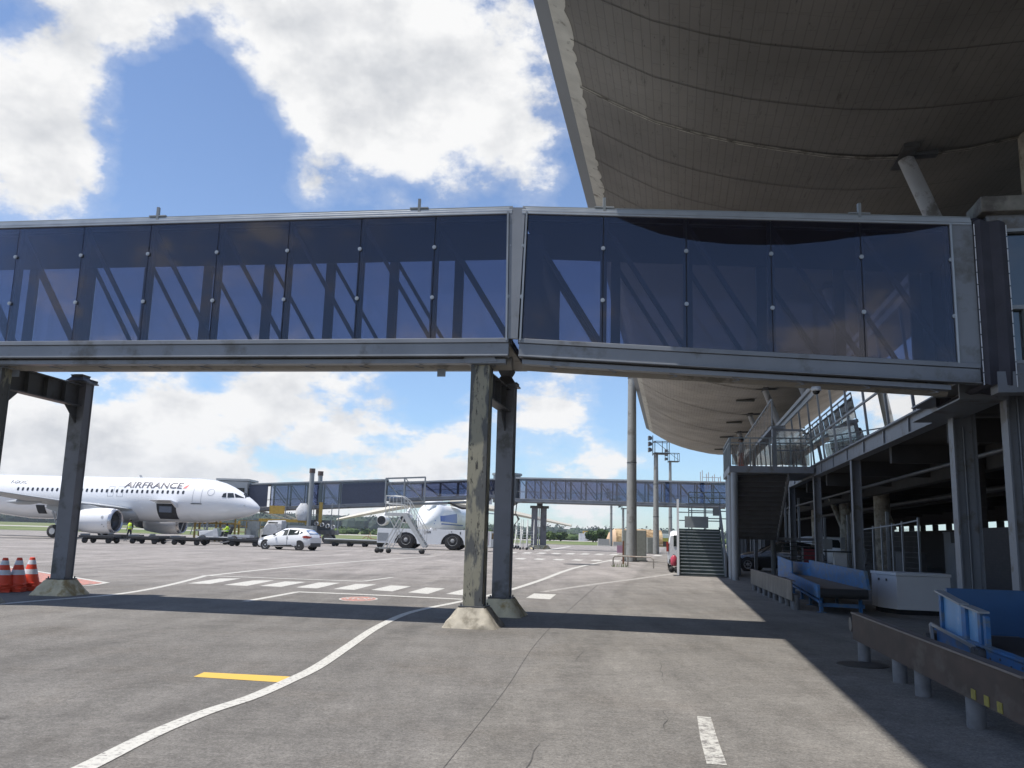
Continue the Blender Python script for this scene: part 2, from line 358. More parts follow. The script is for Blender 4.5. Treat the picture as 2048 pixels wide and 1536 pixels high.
# joint line and tar seams in the near asphalt
TAR = mat('tar_seam', (.075, .071, .066), .85, 0, .2, 9)
stripe([(880, 1545), (1010, 1380), (1098, 1258), (1195, 1170)], [.004, .005, .008, .014], TAR, name='road_joint')
stripe([(1321, 1325), (1323, 1333), (1320, 1341), (1325, 1347), (1324, 1356), (1330, 1366)], [.002, .007, .003, .008, .004, .001], TAR, .003, name='road_joint')
stripe([(1320, 1417), (1342, 1419), (1326, 1423), (1336, 1438), (1327, 1450), (1332, 1466)], [.001, .004, .005, .003, .008, .001], TAR, .003, name='road_joint')
stripe([(1172, 1299), (1158, 1312), (1150, 1324)], [.001, .009, .001], TAR, .003, name='road_joint')
stripe([(1080, 1488), (1068, 1502), (1062, 1522), (1050, 1540)], [.001, .007, .01, .006], TAR, .003, name='road_joint')
MAN = mat('cast_iron', (.06, .058, .055), .6, .4, .2, 6)
for (x, y, r) in [(1725, 1330, .30), (1163, 1129, .95), (1105, 1110, .7)]:
    p = G(x, y); bb = MB(); bb.lathe([(0.001, .008), (r*.93, .008), (r*.93, .004), (r, .006), (r, 0)], (p.x, p.y, 0), n=28, smooth=False)
    tag(bb.build('manhole_cover', MAN), {1725: 'dark round cast iron manhole cover beside the brown guard plate', 1163: 'large round manhole cover on the apron beyond the white square', 1105: 'smaller round manhole cover far out among the dotted lines'}[x], 'manhole cover')
# ================================================================ near boarding bridge
K = Vector((-.02, 13.75, 0))
aL, aR = rad(-81.19), rad(-79.08+180)
dL = Vector((math.sin(aL), math.cos(aL), 0)); nL = Vector((-dL.y, dL.x, 0)); nL = nL if nL.y > 0 else -nL
dR = Vector((math.sin(aR), math.cos(aR), 0)); nR = Vector((-dR.y, dR.x, 0)); nR = nR if nR.y > 0 else -nR
SL = .0705; BW = 2.3; LL = 17.0; LR = 6.72
ZB, ZT = 4.60, 6.70      # glass bottom / top at the knee
def PL(s, n, z): return K + dL*s + nL*n + Vector((0, 0, z+.0044*s*0))
def PRr(s, n, z): return K + dR*s + nR*n + Vector((0, 0, z-SL*s))
TINT = glass('tinted_glazing', (.65, .66, .73), .012, 0, (.04, .042, .07, .08), 1.42, (.9, .9, 1))
TINTF = glass('far_tinted_glazing', (.62, .66, .78), .03, 0, (.07, .09, .17, .16), 1.4)
INT = mat('bridge_interior', (.05, .055, .075), .6, .1, .1, 2)
CEIL = mat('bridge_ceiling', (.05, .055, .075), .8, 0, .1, 2)
def panel_bar(mb, P, s0, s1, n0, n1, z0, z1):
    pts = [P(s, n, z) for z in (z0, z1) for s, n in ((s0, n0), (s1, n0), (s1, n1), (s0, n1))]
    mb.hexa(pts)
jb = thing('boarding_bridge', 'long glazed grey passenger bridge crossing the whole picture overhead', 'boarding bridge', (K.x, K.y, 0))
def build_bridge(root, P, s0, s1, seams, detail=True, W=BW, zb=ZB, zt=ZT, wv=(), interior=True):
    def B(name, fn, mt, **k):
        mb = MB(); fn(mb); return mb.build(name, mt, root, world=True, **k)
    # floor box and edge beams
    def floor(mb):
        panel_bar(mb, P, s0, s1, .13, W-.13, zb-.12, zb-.085)
    B('floor_deck', floor, BEIGE)
    def edge(mb):
        for (a, c) in ((0, 1), (W, -1)):
            panel_bar(mb, P, s0, s1, a-.05*c, a+.12*c, zb-.085, zb-.012)
            if c > 0:
                panel_bar(mb, P, s0, s1, a-.02*c, a+.06*c, zb-.285, zb-.089)
                panel_bar(mb, P, s0, s1, a-.07*c, a+.10*c, zb-.315, zb-.289)
            else: panel_bar(mb, P, s0, s1, a-.02*c, a+.10*c, zb-.12, zb-.089)
    B('edge_beam', edge, STEEL, bevel=.006)
    def tray(mb):
        panel_bar(mb, P, s0+.05, s1-.4, .03, .20, zb-.415, zb-.345)
        n = int((s1-s0)/.95)
        for i in range(n):
            s = s0+.5+i*.95
            mb.bar(P(s, .12, zb-.345), P(s, .12, zb-.12), .05, .03); mb.tube([P(s, .10, zb-.415), P(s+.12, .05, zb-.46), P(s+.02, .26, zb-.45)], .008, 5)
    B('cable_tray', tray, STEEL)
    B('service_pipe', lambda mb: mb.tube([P(s0, .44, zb-.34), P(s1-.35, .44, zb-.34)], .115, 14), BEIGE)
    B('roof_rail', lambda mb: [panel_bar(mb, P, s0, s1, a-.05*c, a+.22*c, z0_, z1_) for (a, c) in ((0, 1), (W, -1)) for (z0_, z1_) in ((zt+.012, zt+.045), (zt+.048, zt+.085))] + [panel_bar(mb, P, s0, s1, a-.02*c, a+.22*c, zt+.089, zt+.13) for (a, c) in ((0, 1), (W, -1))], ALU, bevel=.004)
    B('roof_deck', lambda mb: (panel_bar(mb, P, s0, s1, .0, W, zt+.134, zt+.16), panel_bar(mb, P, s0, s1, .22, W-.22, zt-.03, zt+.13)), GREY)
    # interior ceiling
    B('ceiling', lambda mb: panel_bar(mb, P, s0, s1, .16, W-.16, zt-.07, zt-.034), CEIL)
    B('walkway_floor', lambda mb: panel_bar(mb, P, s0, s1, .13, W-.13, zb-.08, zb-.02), INT)
    # truss: posts and diagonals both sides
    for side, n0 in ((0, .10), (1, W-.10)):
        for i, s in enumerate(seams):
            mb = MB(); mb.box(P(s+(.0 if side == 0 else .05), n0, (zb-.08+zt)/2), ((.10 if side == 0 else .17), .10, zt-zb+.08), (P(1, 0, 0)-P(0, 0, 0), P(0, 1, 0)-P(0, 0, 0), Vector((0, 0, 1))))
            mb.build('truss_post', INT, root, world=True)
        for i in range(len(seams)-1):
            a, b_ = seams[i], seams[i+1]
            if P.__name__.startswith('L'): top, bot = b_, a      # leans down towards the terminal
            else: top, bot = a, b_
            mb = MB(); mb.bar(P(top, n0+.02, zt-.05), P(bot, n0+.02, zb-.05), .07, .07, up=(0, 1, 0))
            mb.build('truss_diagonal', INT, root, world=True)
        # handrail
        mb = MB(); mb.tube([P(s0, n0+(.16 if side == 0 else -.16), zb+.75), P(s1, n0+(.16 if side == 0 else -.16), zb+.75)], .02, 6); 
        if not detail: mb.build('handrail', ALU, root, world=True)
    # panes
    for side, n0, n1 in ((0, -.012, .0), (1, W, W+.012)):
        for i in range(len(seams)-1):
            a, b_ = seams[i]+.008, seams[i+1]-.008
            mb = MB(); panel_bar(mb, P, a, b_, n0, n1, zb-.008, zt+.008); mb.build('window_pane', TINT if detail else TINTF, root, world=True)
    if detail:
        JO = mat('glazing_joint', (.012, .014, .022), .6, 0, .1, 3)
        mb = MB()
        for s in seams: panel_bar(mb, P, s-.018, s+.018, .004, .03, zb, zt)
        mb.build('glazing_joint', JO, root, world=True)
        for s in seams:
            for z in (zb+.75*.92, zb+1.56):
                mb = MB(); c = P(s, -.02, z); nn = P(s, -1, z)-P(s, 0, z)
                mb.tube([c-nn*.004, c+nn*.022], .033, 12); mb.tube([c+nn*.018, c+nn*.030], .012, 8); mb.build('glazing_bolt', ALU, root, world=True)
def LPL(s, n, z): return PL(s, n, z)
LPL.__name__ = 'LPL'
seamL = [.06, 1.36, 2.66, 3.96, 5.26, 6.56, 7.86, 9.16, 10.46, 11.76, 13.06, 14.36, 15.66, 16.96]
seamR = [.14, 1.47, 2.79, 4.09, 5.42, 6.69]
build_bridge(jb, LPL, .05, LL, seamL)
build_bridge(jb, PRr, .12, LR+.28, seamR)
# knee plate between the two sections
for (o0, o1) in ((-.045, .02), (BW-.02, BW+.045)):
    mb = MB()
    a0, a1 = PL(.06, o0, ZB-.02), PL(.10, o0, ZT+.12); b0, b1 = PRr(.10, o0, ZB-.02), PRr(.17, o0, ZT+.12); d = nL*(o1-o0)
    mb.hexa([a0+dR*0, b0, b0+d, a0+d, a1, b1, b1+d, a1+d])
    mb.build('knee_plate', STEEL, jb, world=True)
mb = MB()
for P, s, sg in ((PL, .085, -1), (PRr, .145, 1)):
    mb.bar(P(s, -.06, ZB-.05), P(s+(.035 if sg < 0 else .055), -.06, ZT+.05), .03, .02)
mb.build('knee_trim', ALU, jb, world=True)
mb = MB()   # interior portal at the knee
for n in (.12, BW-.12): mb.bar(PRr(.3, n, ZB), PRr(.3, n, ZT-.3), .34, .1, up=(0, 1, 0))
mb.build('interior_portal', INT, jb, world=True)
# end plate at terminal
for a_, c_ in ((-.03, .06), (BW-.06, BW+.03)):
    mb = MB(); panel_bar(mb, PRr, 6.72, 7.02, a_, c_, ZB-.02, ZT+.02); mb.build('end_plate', STEEL, jb, world=True, bevel=.01)
mb = MB(); panel_bar(mb, PRr, 6.69, 6.72, -.055, .03, ZB-.02, ZT+.02); mb.build('end_trim', ALU, jb, world=True)
# pleated bellows
secs = []
for i, (s, q) in enumerate([(7.02, .0), (7.10, .05), (7.24, .0), (7.38, .03), (7.46, .0)]):
    z0, z1 = ZB-.30-q*.6, ZT+.16+q*.5
    secs.append([PRr(s, -.04-q, z0), PRr(s, -.06-q, (z0+z1)/2), PRr(s, -.04-q, z1-.1), PRr(s, .1, z1), PRr(s, BW-.1, z1), PRr(s, BW+.04+q, z1-.1), PRr(s, BW+.04+q, z0)])
mb = MB(); mb.loft(secs, closed=True, cap=False, smooth=False); mb.build('bellows', FABRIC, jb, world=True)
mb = MB(); 

for s in (7.02, 7.46):
    mb = MB()
    for k in range(13): mb.box(PRr(s, -.075, ZB-.25+k*.19), (.012, .01, .17), (dR, nR, Vector((0, 0, 1))))
    mb.build('bellows_lacing', GLOSSW, jb, world=True)
# lug posts on the roof
for s in (1.66, 6.46, 11.3, 15.9):
    mb = MB(); mb.bar(PL(s, -.0, ZT+.1), PL(s, -.0, ZT+.33), .045, .06); mb.bar(PL(s-.16, .0, ZT+.17), PL(s+.16, .0, ZT+.17), .05, .02); mb.build('lifting_lug', GREY, jb, world=True)
for s in (1.48, 5.42):
    mb = MB(); mb.bar(PRr(s, 0, ZT+.1), PRr(s, 0, ZT+.33), .045, .06); mb.bar(PRr(s-.16, .0, ZT+.17), PRr(s+.16, 0, ZT+.17), .05, .02); mb.build('lifting_lug', GREY, jb, world=True)
for s in (9.2, 1.25):
    mb = MB(); mb.box(PL(s, .40, ZB-.50), (.14, .02, .14), (dL, nL, Vector((0, 0, 1)))); mb.build('bracket_plate', STEEL, jb, world=True)
# dome camera under the bridge
cp = PRr(4.72, .16, ZB-.40)
cm = thing('security_camera', 'white dome security camera hanging under the right section of the near bridge', 'camera', (cp.x, cp.y, cp.z-.12))
mb = MB(); mb.lathe([(.0001, .05), (.07, .045), (.08, 0), (.076, -.02), (.0001, -.02)], n=20); mb.build('housing', WHITED, cm)
mb = MB(); mb.lathe([(.058, -.021), (.05, -.05), (.03, -.068), (.0001, -.074)], n=16); mb.build('lens_dome', mat('smoked_dome', (.02, .02, .02), .08), cm)

# ================================================================ trestles
FLAKE = None
def flake_mat():
    mt = bpy.data.materials.new('flaking_leg_paint'); mt.use_nodes = True; nt = mt.node_tree; N, L = nt.nodes, nt.links; bs = N['Principled BSDF']; bs.inputs['Roughness'].default_value = .75
    tc = N.new('ShaderNodeTexCoord'); mp = N.new('ShaderNodeMapping'); mp.inputs['Scale'].default_value = (3.4, 3.4, 1.0); L.new(tc.outputs['Object'], mp.inputs[0])
    def nz(sc, ro=.6):
        n = N.new('ShaderNodeTexNoise'); n.inputs['Scale'].default_value = sc; n.inputs['Detail'].default_value = 8; n.inputs['Roughness'].default_value = ro; L.new(mp.outputs[0], n.inputs['Vector']); return n.outputs['Fac']
    def mix(f, a, b_, lo, hi):
        m = N.new('ShaderNodeMapRange'); m.inputs[1].default_value = lo; m.inputs[2].default_value = hi; L.new(f, m.inputs[0])
        x = N.new('ShaderNodeMixRGB'); L.new(m.outputs[0], x.inputs[0])
        if isinstance(a, tuple): x.inputs[1].default_value = (*a, 1)
        else: L.new(a, x.inputs[1])
        x.inputs[2].default_value = (*b_, 1); return x.outputs[0]
    c = mix(nz(.8, .55), (.27, .255, .19), (.095, .098, .095), .475, .515)
    c = mix(nz(2.6, .7), c, (.30, .285, .22), .58, .64)
    c = mix(nz(5.5, .75), c, (.045, .042, .036), .575, .605)
    c = mix(nz(3.7, .6), c, (.16, .07, .03), .72, .76)
    L.new(c, bs.inputs['Base Color']); return mt
FLAKE = flake_mat()
def ragged_plinth(c, ax, root, seed, mt=CONC, bw=.86, bd=1.0, tw=.44, h=.30):
    rnd = random.Random(seed); X, Y = ax; secs = []
    n = 40
    for j, t in enumerate((0, .12, .3, .5, .7, .88, 1)):
        q = []
        for k in range(n):
            a = 2*math.pi*(k+.5)/n; ca, sa = math.cos(a), math.sin(a); sq = 1/max(abs(ca), abs(sa))
            rr = min(sq, 1.33)
            w = (bw*(1-t)+tw*t)/2; r = rr*w*(1+.035*rnd.uniform(-1, 1)*(1-t*.7))
            q.append(Vector(c)+X*ca*r+Y*sa*r+Vector((0, 0, max(0, h*t+rnd.uniform(-.008, .008)*(0 < t)))))
        secs.append(q)
    mb = MB(); mb.loft(secs, cap=True, smooth=True); return mb.build('plinth', mt, root, world=True)
def trestle(ztop, label, near_xy=None, rear_xy=None):
    A, B = near_xy, rear_xy; X = (B-A).normalized(); Yv = Vector((-X.y, X.x, 0))
    t = thing('bridge_trestle', label, 'bridge support', ((A.x+B.x)/2, (A.y+B.y)/2, 0), 0, 'steel trestles under the near bridge')
    for i, (c, mt) in enumerate(((A, FLAKE), (B, LEGSTEEL))):
        mb = MB(); w = .147
        # closed box column with projecting flange lips on both side faces
        mb.box(c+Vector((0, 0, (.26+ztop)/2)), (w*1.7, w*1.9, ztop-.26), (X, Yv, Vector((0, 0, 1))))
        for s in (-1, 1): mb.box(c+X*s*(w*.87)+Vector((0, 0, (.26+ztop)/2)), (.02, w*2.15, ztop-.265), (X, Yv, Vector((0, 0, 1))))
        lg = mb.build('leg', mt, t, world=True, bevel=.006)
        if i == 0: lg['label'] = 'near leg with olive paint flaking off in patches'
        mb = MB(); mb.box(c+Vector((0, 0, .312)), (.40, .42, .022), (X, Yv, Vector((0, 0, 1)))); [mb.tube([c+X*i_*.165+Yv*j_*.175+Vector((0, 0, .323)), c+X*i_*.165+Yv*j_*.175+Vector((0, 0, .36))], .014, 6) for i_ in (-1, 1) for j_ in (-1, 1)]; mb.build('base_plate', DARKSTEEL, t, world=True)
        mb = MB(); mb.box(c+Vector((0, 0, ztop+.015)), (.42, .42, .03), (X, Yv, Vector((0, 0, 1)))); mb.build('cap_plate', STEEL, t, world=True)
        ragged_plinth(c, (X, Yv), t, 5+i, mat('pale_concrete', (.60, .53, .36), .9, 0, .22, 4, .6, dirt=(.38, .28, .13), dirtamt=.4, dscale=3) if i else CONC)
    # cross beam with haunches (I section)
    a, b_ = A+X*.13, B-X*.13
    mb = MB()
    mb.bar(a+Vector((0, 0, ztop-.27)), b_+Vector((0, 0, ztop-.27)), .02, .40, up=(0, 0, 1))
    mb.bar(a+Vector((0, 0, ztop-.06)), b_+Vector((0, 0, ztop-.06)), .2, .025); mb.bar(a+Vector((0, 0, ztop-.48)), b_+Vector((0, 0, ztop-.48)), .2, .025)
    for c, s in ((a, 1), (b_, -1)):
        mb.prism([c+Vector((0, 0, ztop-.5))+Yv*.01, c+X*s*.42+Vector((0, 0, ztop-.5))+Yv*.01, c+Vector((0, 0, ztop-.85))+Yv*.01], -Yv*.02)
    for k in range(3):
        c = a+(b_-a)*(k+1)/4; mb.box(c+Vector((0, 0, ztop-.27)), (.015, .19, .39), (X, Yv, Vector((0, 0, 1))))
    mb.build('cross_beam', DARKSTEEL, t, world=True)
    # bearings
    mb = MB()
    mb.box(A+Vector((0, 0, ztop+.09)), (.22, .34, .1), (X, Yv, Vector((0, 0, 1)))); mb.prism([A-X*.17-Yv*.02+Vector((0, 0, z)) + Yv*0 + Vector((0, 0, 0)) for z in (ztop+.03, ztop+.03)] and [A-X*.24+Yv*q+Vector((0, 0, z)) for q, z in ((-.3, ztop+.03), (.3, ztop+.03), (.1, ztop+.3), (-.12, ztop+.3))], X*.03)
    mb.tube([A-X*.27+Vector((0, 0, ztop+.14)), A-X*.2+Vector((0, 0, ztop+.14))], .04, 10); mb.build('hinge_bearing', STEEL, t, world=True)
    mb = MB(); c = B-X*.12
    mb.loft([[c+X*i*w+Yv*j*w+Vector((0, 0, z)) for i, j in ((-1, -1), (1, -1), (1, 1), (-1, 1))] for w, z in ((.2, ztop+.03), (.14, ztop+.10), (.09, ztop+.18), (.12, 4.42), (.14, 4.475))], smooth=False)
    mb.box(B+X*.10+Vector((0, 0, ztop+.07)), (.24, .36, .05), (X, Yv, Vector((0, 0, 1)))); mb.build('rocker_bearing', DARKSTEEL, t, world=True)
    return t
tA = G(945, 1218, .28)+Vector((0.02, .17, -.28)); tB = G(1003, 1200, .28)+Vector((0, .17, -.28))
trestle(4.18, 'two legged steel trestle under the knee of the near bridge', near_xy=tA, rear_xy=tB)
lB = G(123, 1158, .28)+Vector((0.2, -.40, -.28)); lA = atY(-66, 1236, 15.5); lA.z = 0
trestle(4.31, 'two legged steel trestle at the left edge beside the orange cones', near_xy=lA, rear_xy=lB)
# bracket shelf where bridge meets the terminal
# ================================================================ terminal
VF = 5.1
def soffit_mat():
    mt = bpy.data.materials.new('soffit_boards'); mt.use_nodes = True; nt = mt.node_tree; N, L = nt.nodes, nt.links; bs = N['Principled BSDF']; bs.inputs['Roughness'].default_value = .85
    uvn = N.new('ShaderNodeUVMap'); uvn.uv_map = 'UVMap'
    br = N.new('ShaderNodeTexBrick'); br.offset = .5; br.inputs['Scale'].default_value = 1; br.inputs['Brick Width'].default_value = .9; br.inputs['Row Height'].default_value = .16
    br.inputs['Mortar Size'].default_value = .009; br.inputs['Mortar Smooth'].default_value = .1
    br.inputs['Color1'].default_value = (.20, .187, .167, 1); br.inputs['Color2'].default_value = (.19, .178, .16, 1); br.inputs['Mortar'].default_value = (.155, .145, .13, 1); L.new(uvn.outputs[0], br.inputs[0])
    mp = N.new('ShaderNodeMapping'); mp.inputs['Scale'].default_value = (1.4, 7, 1); L.new(uvn.outputs[0], mp.inputs[0])
    n = N.new('ShaderNodeTexNoise'); n.inputs['Scale'].default_value = 1; n.inputs['Detail'].default_value = 9; n.inputs['Roughness'].default_value = .7; L.new(mp.outputs[0], n.inputs['Vector'])
    m = N.new('ShaderNodeMapRange'); m.inputs[1].default_value = .58; m.inputs[2].default_value = .68; m.inputs[3].default_value = 0; m.inputs[4].default_value = .55; L.new(n.outputs['Fac'], m.inputs[0])
    x = N.new('ShaderNodeMixRGB'); x.inputs[2].default_value = (.05, .045, .04, 1); L.new(m.outputs[0], x.inputs[0]); L.new(br.outputs['Color'], x.inputs[1])
    mp3 = N.new('ShaderNodeMapping'); mp3.inputs['Scale'].default_value = (1, 3.1, 1); L.new(uvn.outputs[0], mp3.inputs[0])
    w3 = N.new('ShaderNodeTexVoronoi'); w3.inputs['Scale'].default_value = 2.2; L.new(mp3.outputs[0], w3.inputs['Vector'])
    m4 = N.new('ShaderNodeMapRange'); m4.inputs[1].default_value = .03; m4.inputs[2].default_value = .09; m4.inputs[3].default_value = .75; m4.inputs[4].default_value = 0; L.new(w3.outputs['Distance'], m4.inputs[0])
    x3 = N.new('ShaderNodeMixRGB'); x3.inputs[2].default_value = (.05, .045, .04, 1); L.new(m4.outputs[0], x3.inputs[0]); L.new(x.outputs[0], x3.inputs[1])
    n2 = N.new('ShaderNodeTexNoise'); n2.inputs['Scale'].default_value = .35; n2.inputs['Detail'].default_value = 5; L.new(uvn.outputs[0], n2.inputs['Vector'])
    m2 = N.new('ShaderNodeMapRange'); m2.inputs[1].default_value = .3; m2.inputs[2].default_value = .7; m2.inputs[3].default_value = .75; m2.inputs[4].default_value = 1.12; L.new(n2.outputs['Fac'], m2.inputs[0])
    x2 = N.new('ShaderNodeMixRGB'); x2.blend_type = 'MULTIPLY'; x2.inputs[0].default_value = 1; L.new(x3.outputs[0], x2.inputs[1]); L.new(m2.outputs[0], x2.inputs[2])
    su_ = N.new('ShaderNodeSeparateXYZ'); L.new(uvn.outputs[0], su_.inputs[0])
    m5 = N.new('ShaderNodeMapRange'); m5.inputs[1].default_value = 22; m5.inputs[2].default_value = 36; m5.inputs[3].default_value = 1; m5.inputs[4].default_value = 2.1; L.new(su_.outputs[0], m5.inputs[0])  # far boards coloured lighter, painting in the light bounced up from the apron
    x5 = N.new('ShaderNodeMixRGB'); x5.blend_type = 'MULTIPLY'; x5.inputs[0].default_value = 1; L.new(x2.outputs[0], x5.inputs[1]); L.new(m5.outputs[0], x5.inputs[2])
    L.new(x5.outputs[0], bs.inputs['Base Color'])
    bp = N.new('ShaderNodeBump'); bp.inputs['Strength'].default_value = .4; bp.inputs['Distance'].default_value = .02; L.new(br.outputs['Fac'], bp.inputs['Height']); bp.invert = True; L.new(bp.outputs[0], bs.inputs['Normal'])
    return mt
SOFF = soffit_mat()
FASC = mat('roof_fascia', (.17, .18, .19), .55, .2, .1, .8); PEEL = mat('peeling_edge_paint', (.50, .48, .42), .8, 0, .12, 3, .3, dirt=(.2, .18, .15), dirtamt=.12, dscale=2.5)
TSTEEL = mat('terminal_steel', (.20, .215, .24), .5, .2, .1, 2, dirt=(.14, .13, .12), dirtamt=.25)
TSL = mat('terminal_light_steel', (.27, .29, .31), .5, .2, .08, 2)
BRICK = None
te = thing('terminal_building', 'airport terminal with wavy overhanging roof, sky reflecting glass upper floor and dark open ground floor', 'terminal', tuple(T(20, VF)))
def tpart(name, fn, mt, **k):
    mb = MB(); fn(mb); return mb.build(name, mt, te, world=True, **k)
# ---- roof: cross profile measured from one seam, radial skew kk
seam_px = [(1103, 139), (1132, 156), (1160, 172), (1230, 207), (1311, 243), (1400, 268), (1483, 285), (1570, 296), (1656, 303), (1740, 303), (1808, 299)]
U0 = 17.2; prof = []
for (x, y) in seam_px:
    t = max(0, min(1, (x-1103)/(1808-1103))); kk = .91+.09*t; p = onU(x, y, U0*kk); u_, v_ = uv(p); prof.append((kk, v_, p.z))
zc = prof[-1][2]
vlast = prof[-1][1]
for dv, dz in ((1.2, .06), (2.6, .28), (4.5, .8), (7, 1.6), (11, 2.6), (16, 3.2), (24, 3.0)): prof.append((1.0, vlast+dv, zc+dz))
ug = [4.6] + [i*2.2 for i in range(3, 32)] + [70.5, 72.5, 74.5, 76.5, 78.5, 80.5]
arc = [0]
for i in range(1, len(prof)): arc.append(arc[-1]+math.hypot(prof[i][1]-prof[i-1][1], prof[i][2]-prof[i-1][2]))
def rp(i, u, dz=0):
    k, v, z = prof[i]; sag = 0
    # columns pull the shell down in shallow dimples between bays
    uu = u*k
    if i > 3: sag = .16*math.cos(2*math.pi*(u-U0)/9.2)*math.exp(-((v-vlast)/1.9)**2)
    return T(uu, v, z+dz-sag*0-max(0, sag)*1.0)
npf = len(prof)
def sheet(i0, i1, dz=0):
    mb = MB(); n = i1-i0+1; vs = []; mb.uvl = []
    for u in ug:
        for i in range(i0, i1+1): vs.append(rp(i, u, dz)); mb.uvl.append((u*prof[i][0], arc[i]))
    fs = [(a*n+k, a*n+k+1, (a+1)*n+k+1, (a+1)*n+k) for a in range(len(ug)-1) for k in range(n-1)]
    mb.add(vs, fs, True); return mb
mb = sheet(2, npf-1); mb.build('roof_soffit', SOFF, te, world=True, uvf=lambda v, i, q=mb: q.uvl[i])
mb = sheet(1, 2); mb.build('roof_edge_band', PEEL, te, world=True)
mb = sheet(0, 1); mb.build('roof_fascia', FASC, te, world=True)
mb = MB()   # upper roof skin and closing faces
top = lambda i, u: rp(i, u) + Vector((0, 0, .35+.25*min(1, i/4)))
vs = []; n = npf
for u in ug:
    for i in range(n): vs.append(top(i, u))
fs = [(a*n+k, a*n+k+1, (a+1)*n+k+1, (a+1)*n+k) for a in range(len(ug)-1) for k in range(n-1)]
mb.add(vs, fs, True)
for u in (ug[0], ug[-1]):
    for i in range(n-1): mb.add([rp(i, u), rp(i+1, u), top(i+1, u), top(i, u)], [(0, 1, 2, 3)])
for a in range(len(ug)-1):
    for i in (0, n-1): mb.add([rp(i, ug[a]), rp(i, ug[a+1]), top(i, ug[a+1]), top(i, ug[a])], [(0, 1, 2, 3)])
mb.build('roof_skin', FASC, te, world=True)
# seams across the soffit
SEAM = mat('seam_dark', (.095, .088, .078), .9, 0, .3, 6); SEAML = mat('seam_light', (.36, .34, .29), .9, 0, .35, 5, .4, dirt=(.12, .11, .09), dirtamt=.4, dscale=4)
md, ml, mt_ = MB(), MB(), MB()
su = U0; 
for j in range(-22, 70):
    u = U0+j*.92; big = (j % 10 == 0)
    if u > 79.5 or u < 5: continue
    w = .07 if big else (.011 if j % 2 == 0 else .002)
    dst = ml if big else md
    i0 = 2; vs = []
    for i in range(i0, npf): vs += [rp(i, u-w, -.012), rp(i, u+w, -.012)]
    m_ = len(vs)//2; dst.add(vs, [(2*k, 2*k+1, 2*k+3, 2*k+2) for k in range(m_-1)])
    if big:
        vs = []
        for i in range(i0, npf): vs += [rp(i, u-.013, -.02), rp(i, u+.013, -.02)]
        md.add(vs, [(2*k, 2*k+1, 2*k+3, 2*k+2) for k in range(m_-1)])
md.build('soffit_seams', SEAM, te, world=True); ml.build('expansion_joint', SEAML, te, world=True)
# ragged inner edge of the peeling band
mb = MB(); rnd = random.Random(3); pts = []
u = 4.8
while u < 78:
    wl = rnd.uniform(.15, 1.3)*rnd.uniform(.4, 1.2); w = rnd.uniform(.015, .09)*min(1, wl+.3)
    n = 6; 
    for k in range(n):
        t0, t1 = k/n, (k+1)/n
        def e(t): return w*math.sin(math.pi*t)**.6
        def q(uu, f):
            a_, b_ = rp(2, uu, -.006), rp(3, uu, -.006); return a_+(b_-a_)*(f/ (arc[3]-arc[2]))
        mb.add([q(u+wl*t0, 0), q(u+wl*t1, 0), q(u+wl*t1, e(t1)), q(u+wl*t0, e(t0))], [(0, 1, 2, 3)])
    u += wl
mb.build('peeled_paint_edge', PEEL, te, world=True)
# recessed soffit lights
LAMP = mat('soffit_fixture', (.06, .06, .05), .5, .2, .1, 4)
for u in (49, 58.4, 67, 76.2):
    i = min(range(3, npf), key=lambda q: abs(prof[q][1]-3.5)); p = rp(i, u)
    mb = MB(); mb.box(p+Vector((0, 0, -.05)), (1.0, .35, .10), (VD, UD, Vector((0, 0, 1)))); mb.build('soffit_light', LAMP, te, world=True, bevel=.02)
# ---- roof columns
zt_ = zc
for k in range(0, 7):
    u = U0+9.2*k
    a = T(u, vlast+.02, zt_-.2); c = T(u, vlast+1.7, 4.3)
    mb = MB(); mb.tube([c, a], [.17, .15], 14); mb.build('roof_column', mat('column_paint', (.34, .34, .35), .6, 0, .1, 2, dirt=(.14, .13, .12), dirtamt=.3), te, world=True)
    mb = MB(); mb.bar(T(u-.55, vlast, zt_-.12), T(u+.55, vlast, zt_-.12), .28, .16); mb.bar(T(u, vlast-.6, zt_-.1), T(u, vlast+.6, zt_-.1), .2, .14); mb.build('column_capital', DARKSTEEL, te, world=True)
# ---- upper floor glazing, mullions, edge beam
UA, UB = 16.9, 78.0
ZF, ZB2, ZT2 = 3.86, 4.27, 6.75
SKYGL = glass('facade_glass', (.10, .11, .12), .62, 0, (.02, .025, .03, .6), 1.5)
mu = [20.5-2.75+2.36*0]
us = []; u = 17.9
while u < UB: us.append(u); u += 2.37
ws = us
def fv(z): return VF+.13-.085*(z-ZB2)   # curtain wall leans slightly outward
for i in range(len(ws)-1):
    for (z0, z1) in ((ZB2, 5.28), (5.32, ZT2)):
        mb = MB(); mb.hexa([T(uu, fv(z)+o, z) for z in (z0, z1) for uu, o in ((ws[i]+.035, 0), (ws[i+1]-.035, 0), (ws[i+1]-.035, .02), (ws[i]+.035, .02))]); mb.build('facade_window', SKYGL, te, world=True)
def mull(mb):
    for u in ws:
        mb.tb(u-.035, u+.035, VF-.036, VF-.002, ZF+.02, ZB2-.02)
        mb.hexa([T(uu, fv(z)+o, z) for z in (ZB2, ZT2) for uu, o in ((u-.034, -.03), (u+.034, -.03), (u+.034, .08), (u-.034, .08))])
    mb.tb(ws[0], ws[-1], fv(5.3)-.028, fv(5.3)+.07, 5.275, 5.325)
    mb.tb(ws[0], ws[-1], VF-.05, VF+.09, ZB2-.012, ZB2+.03)
tpart('mullions', mull, TSL)
def eb(mb):
    mb.tb(UA, UB, VF+.004, VF+.03, ZF, ZB2-.014); mb.tb(UA, UB, VF-.1, VF+.18, ZF-.02, ZF+.004); mb.tb(UA, UB, VF-.1, VF+.18, ZB2-.04, ZB2-.014)
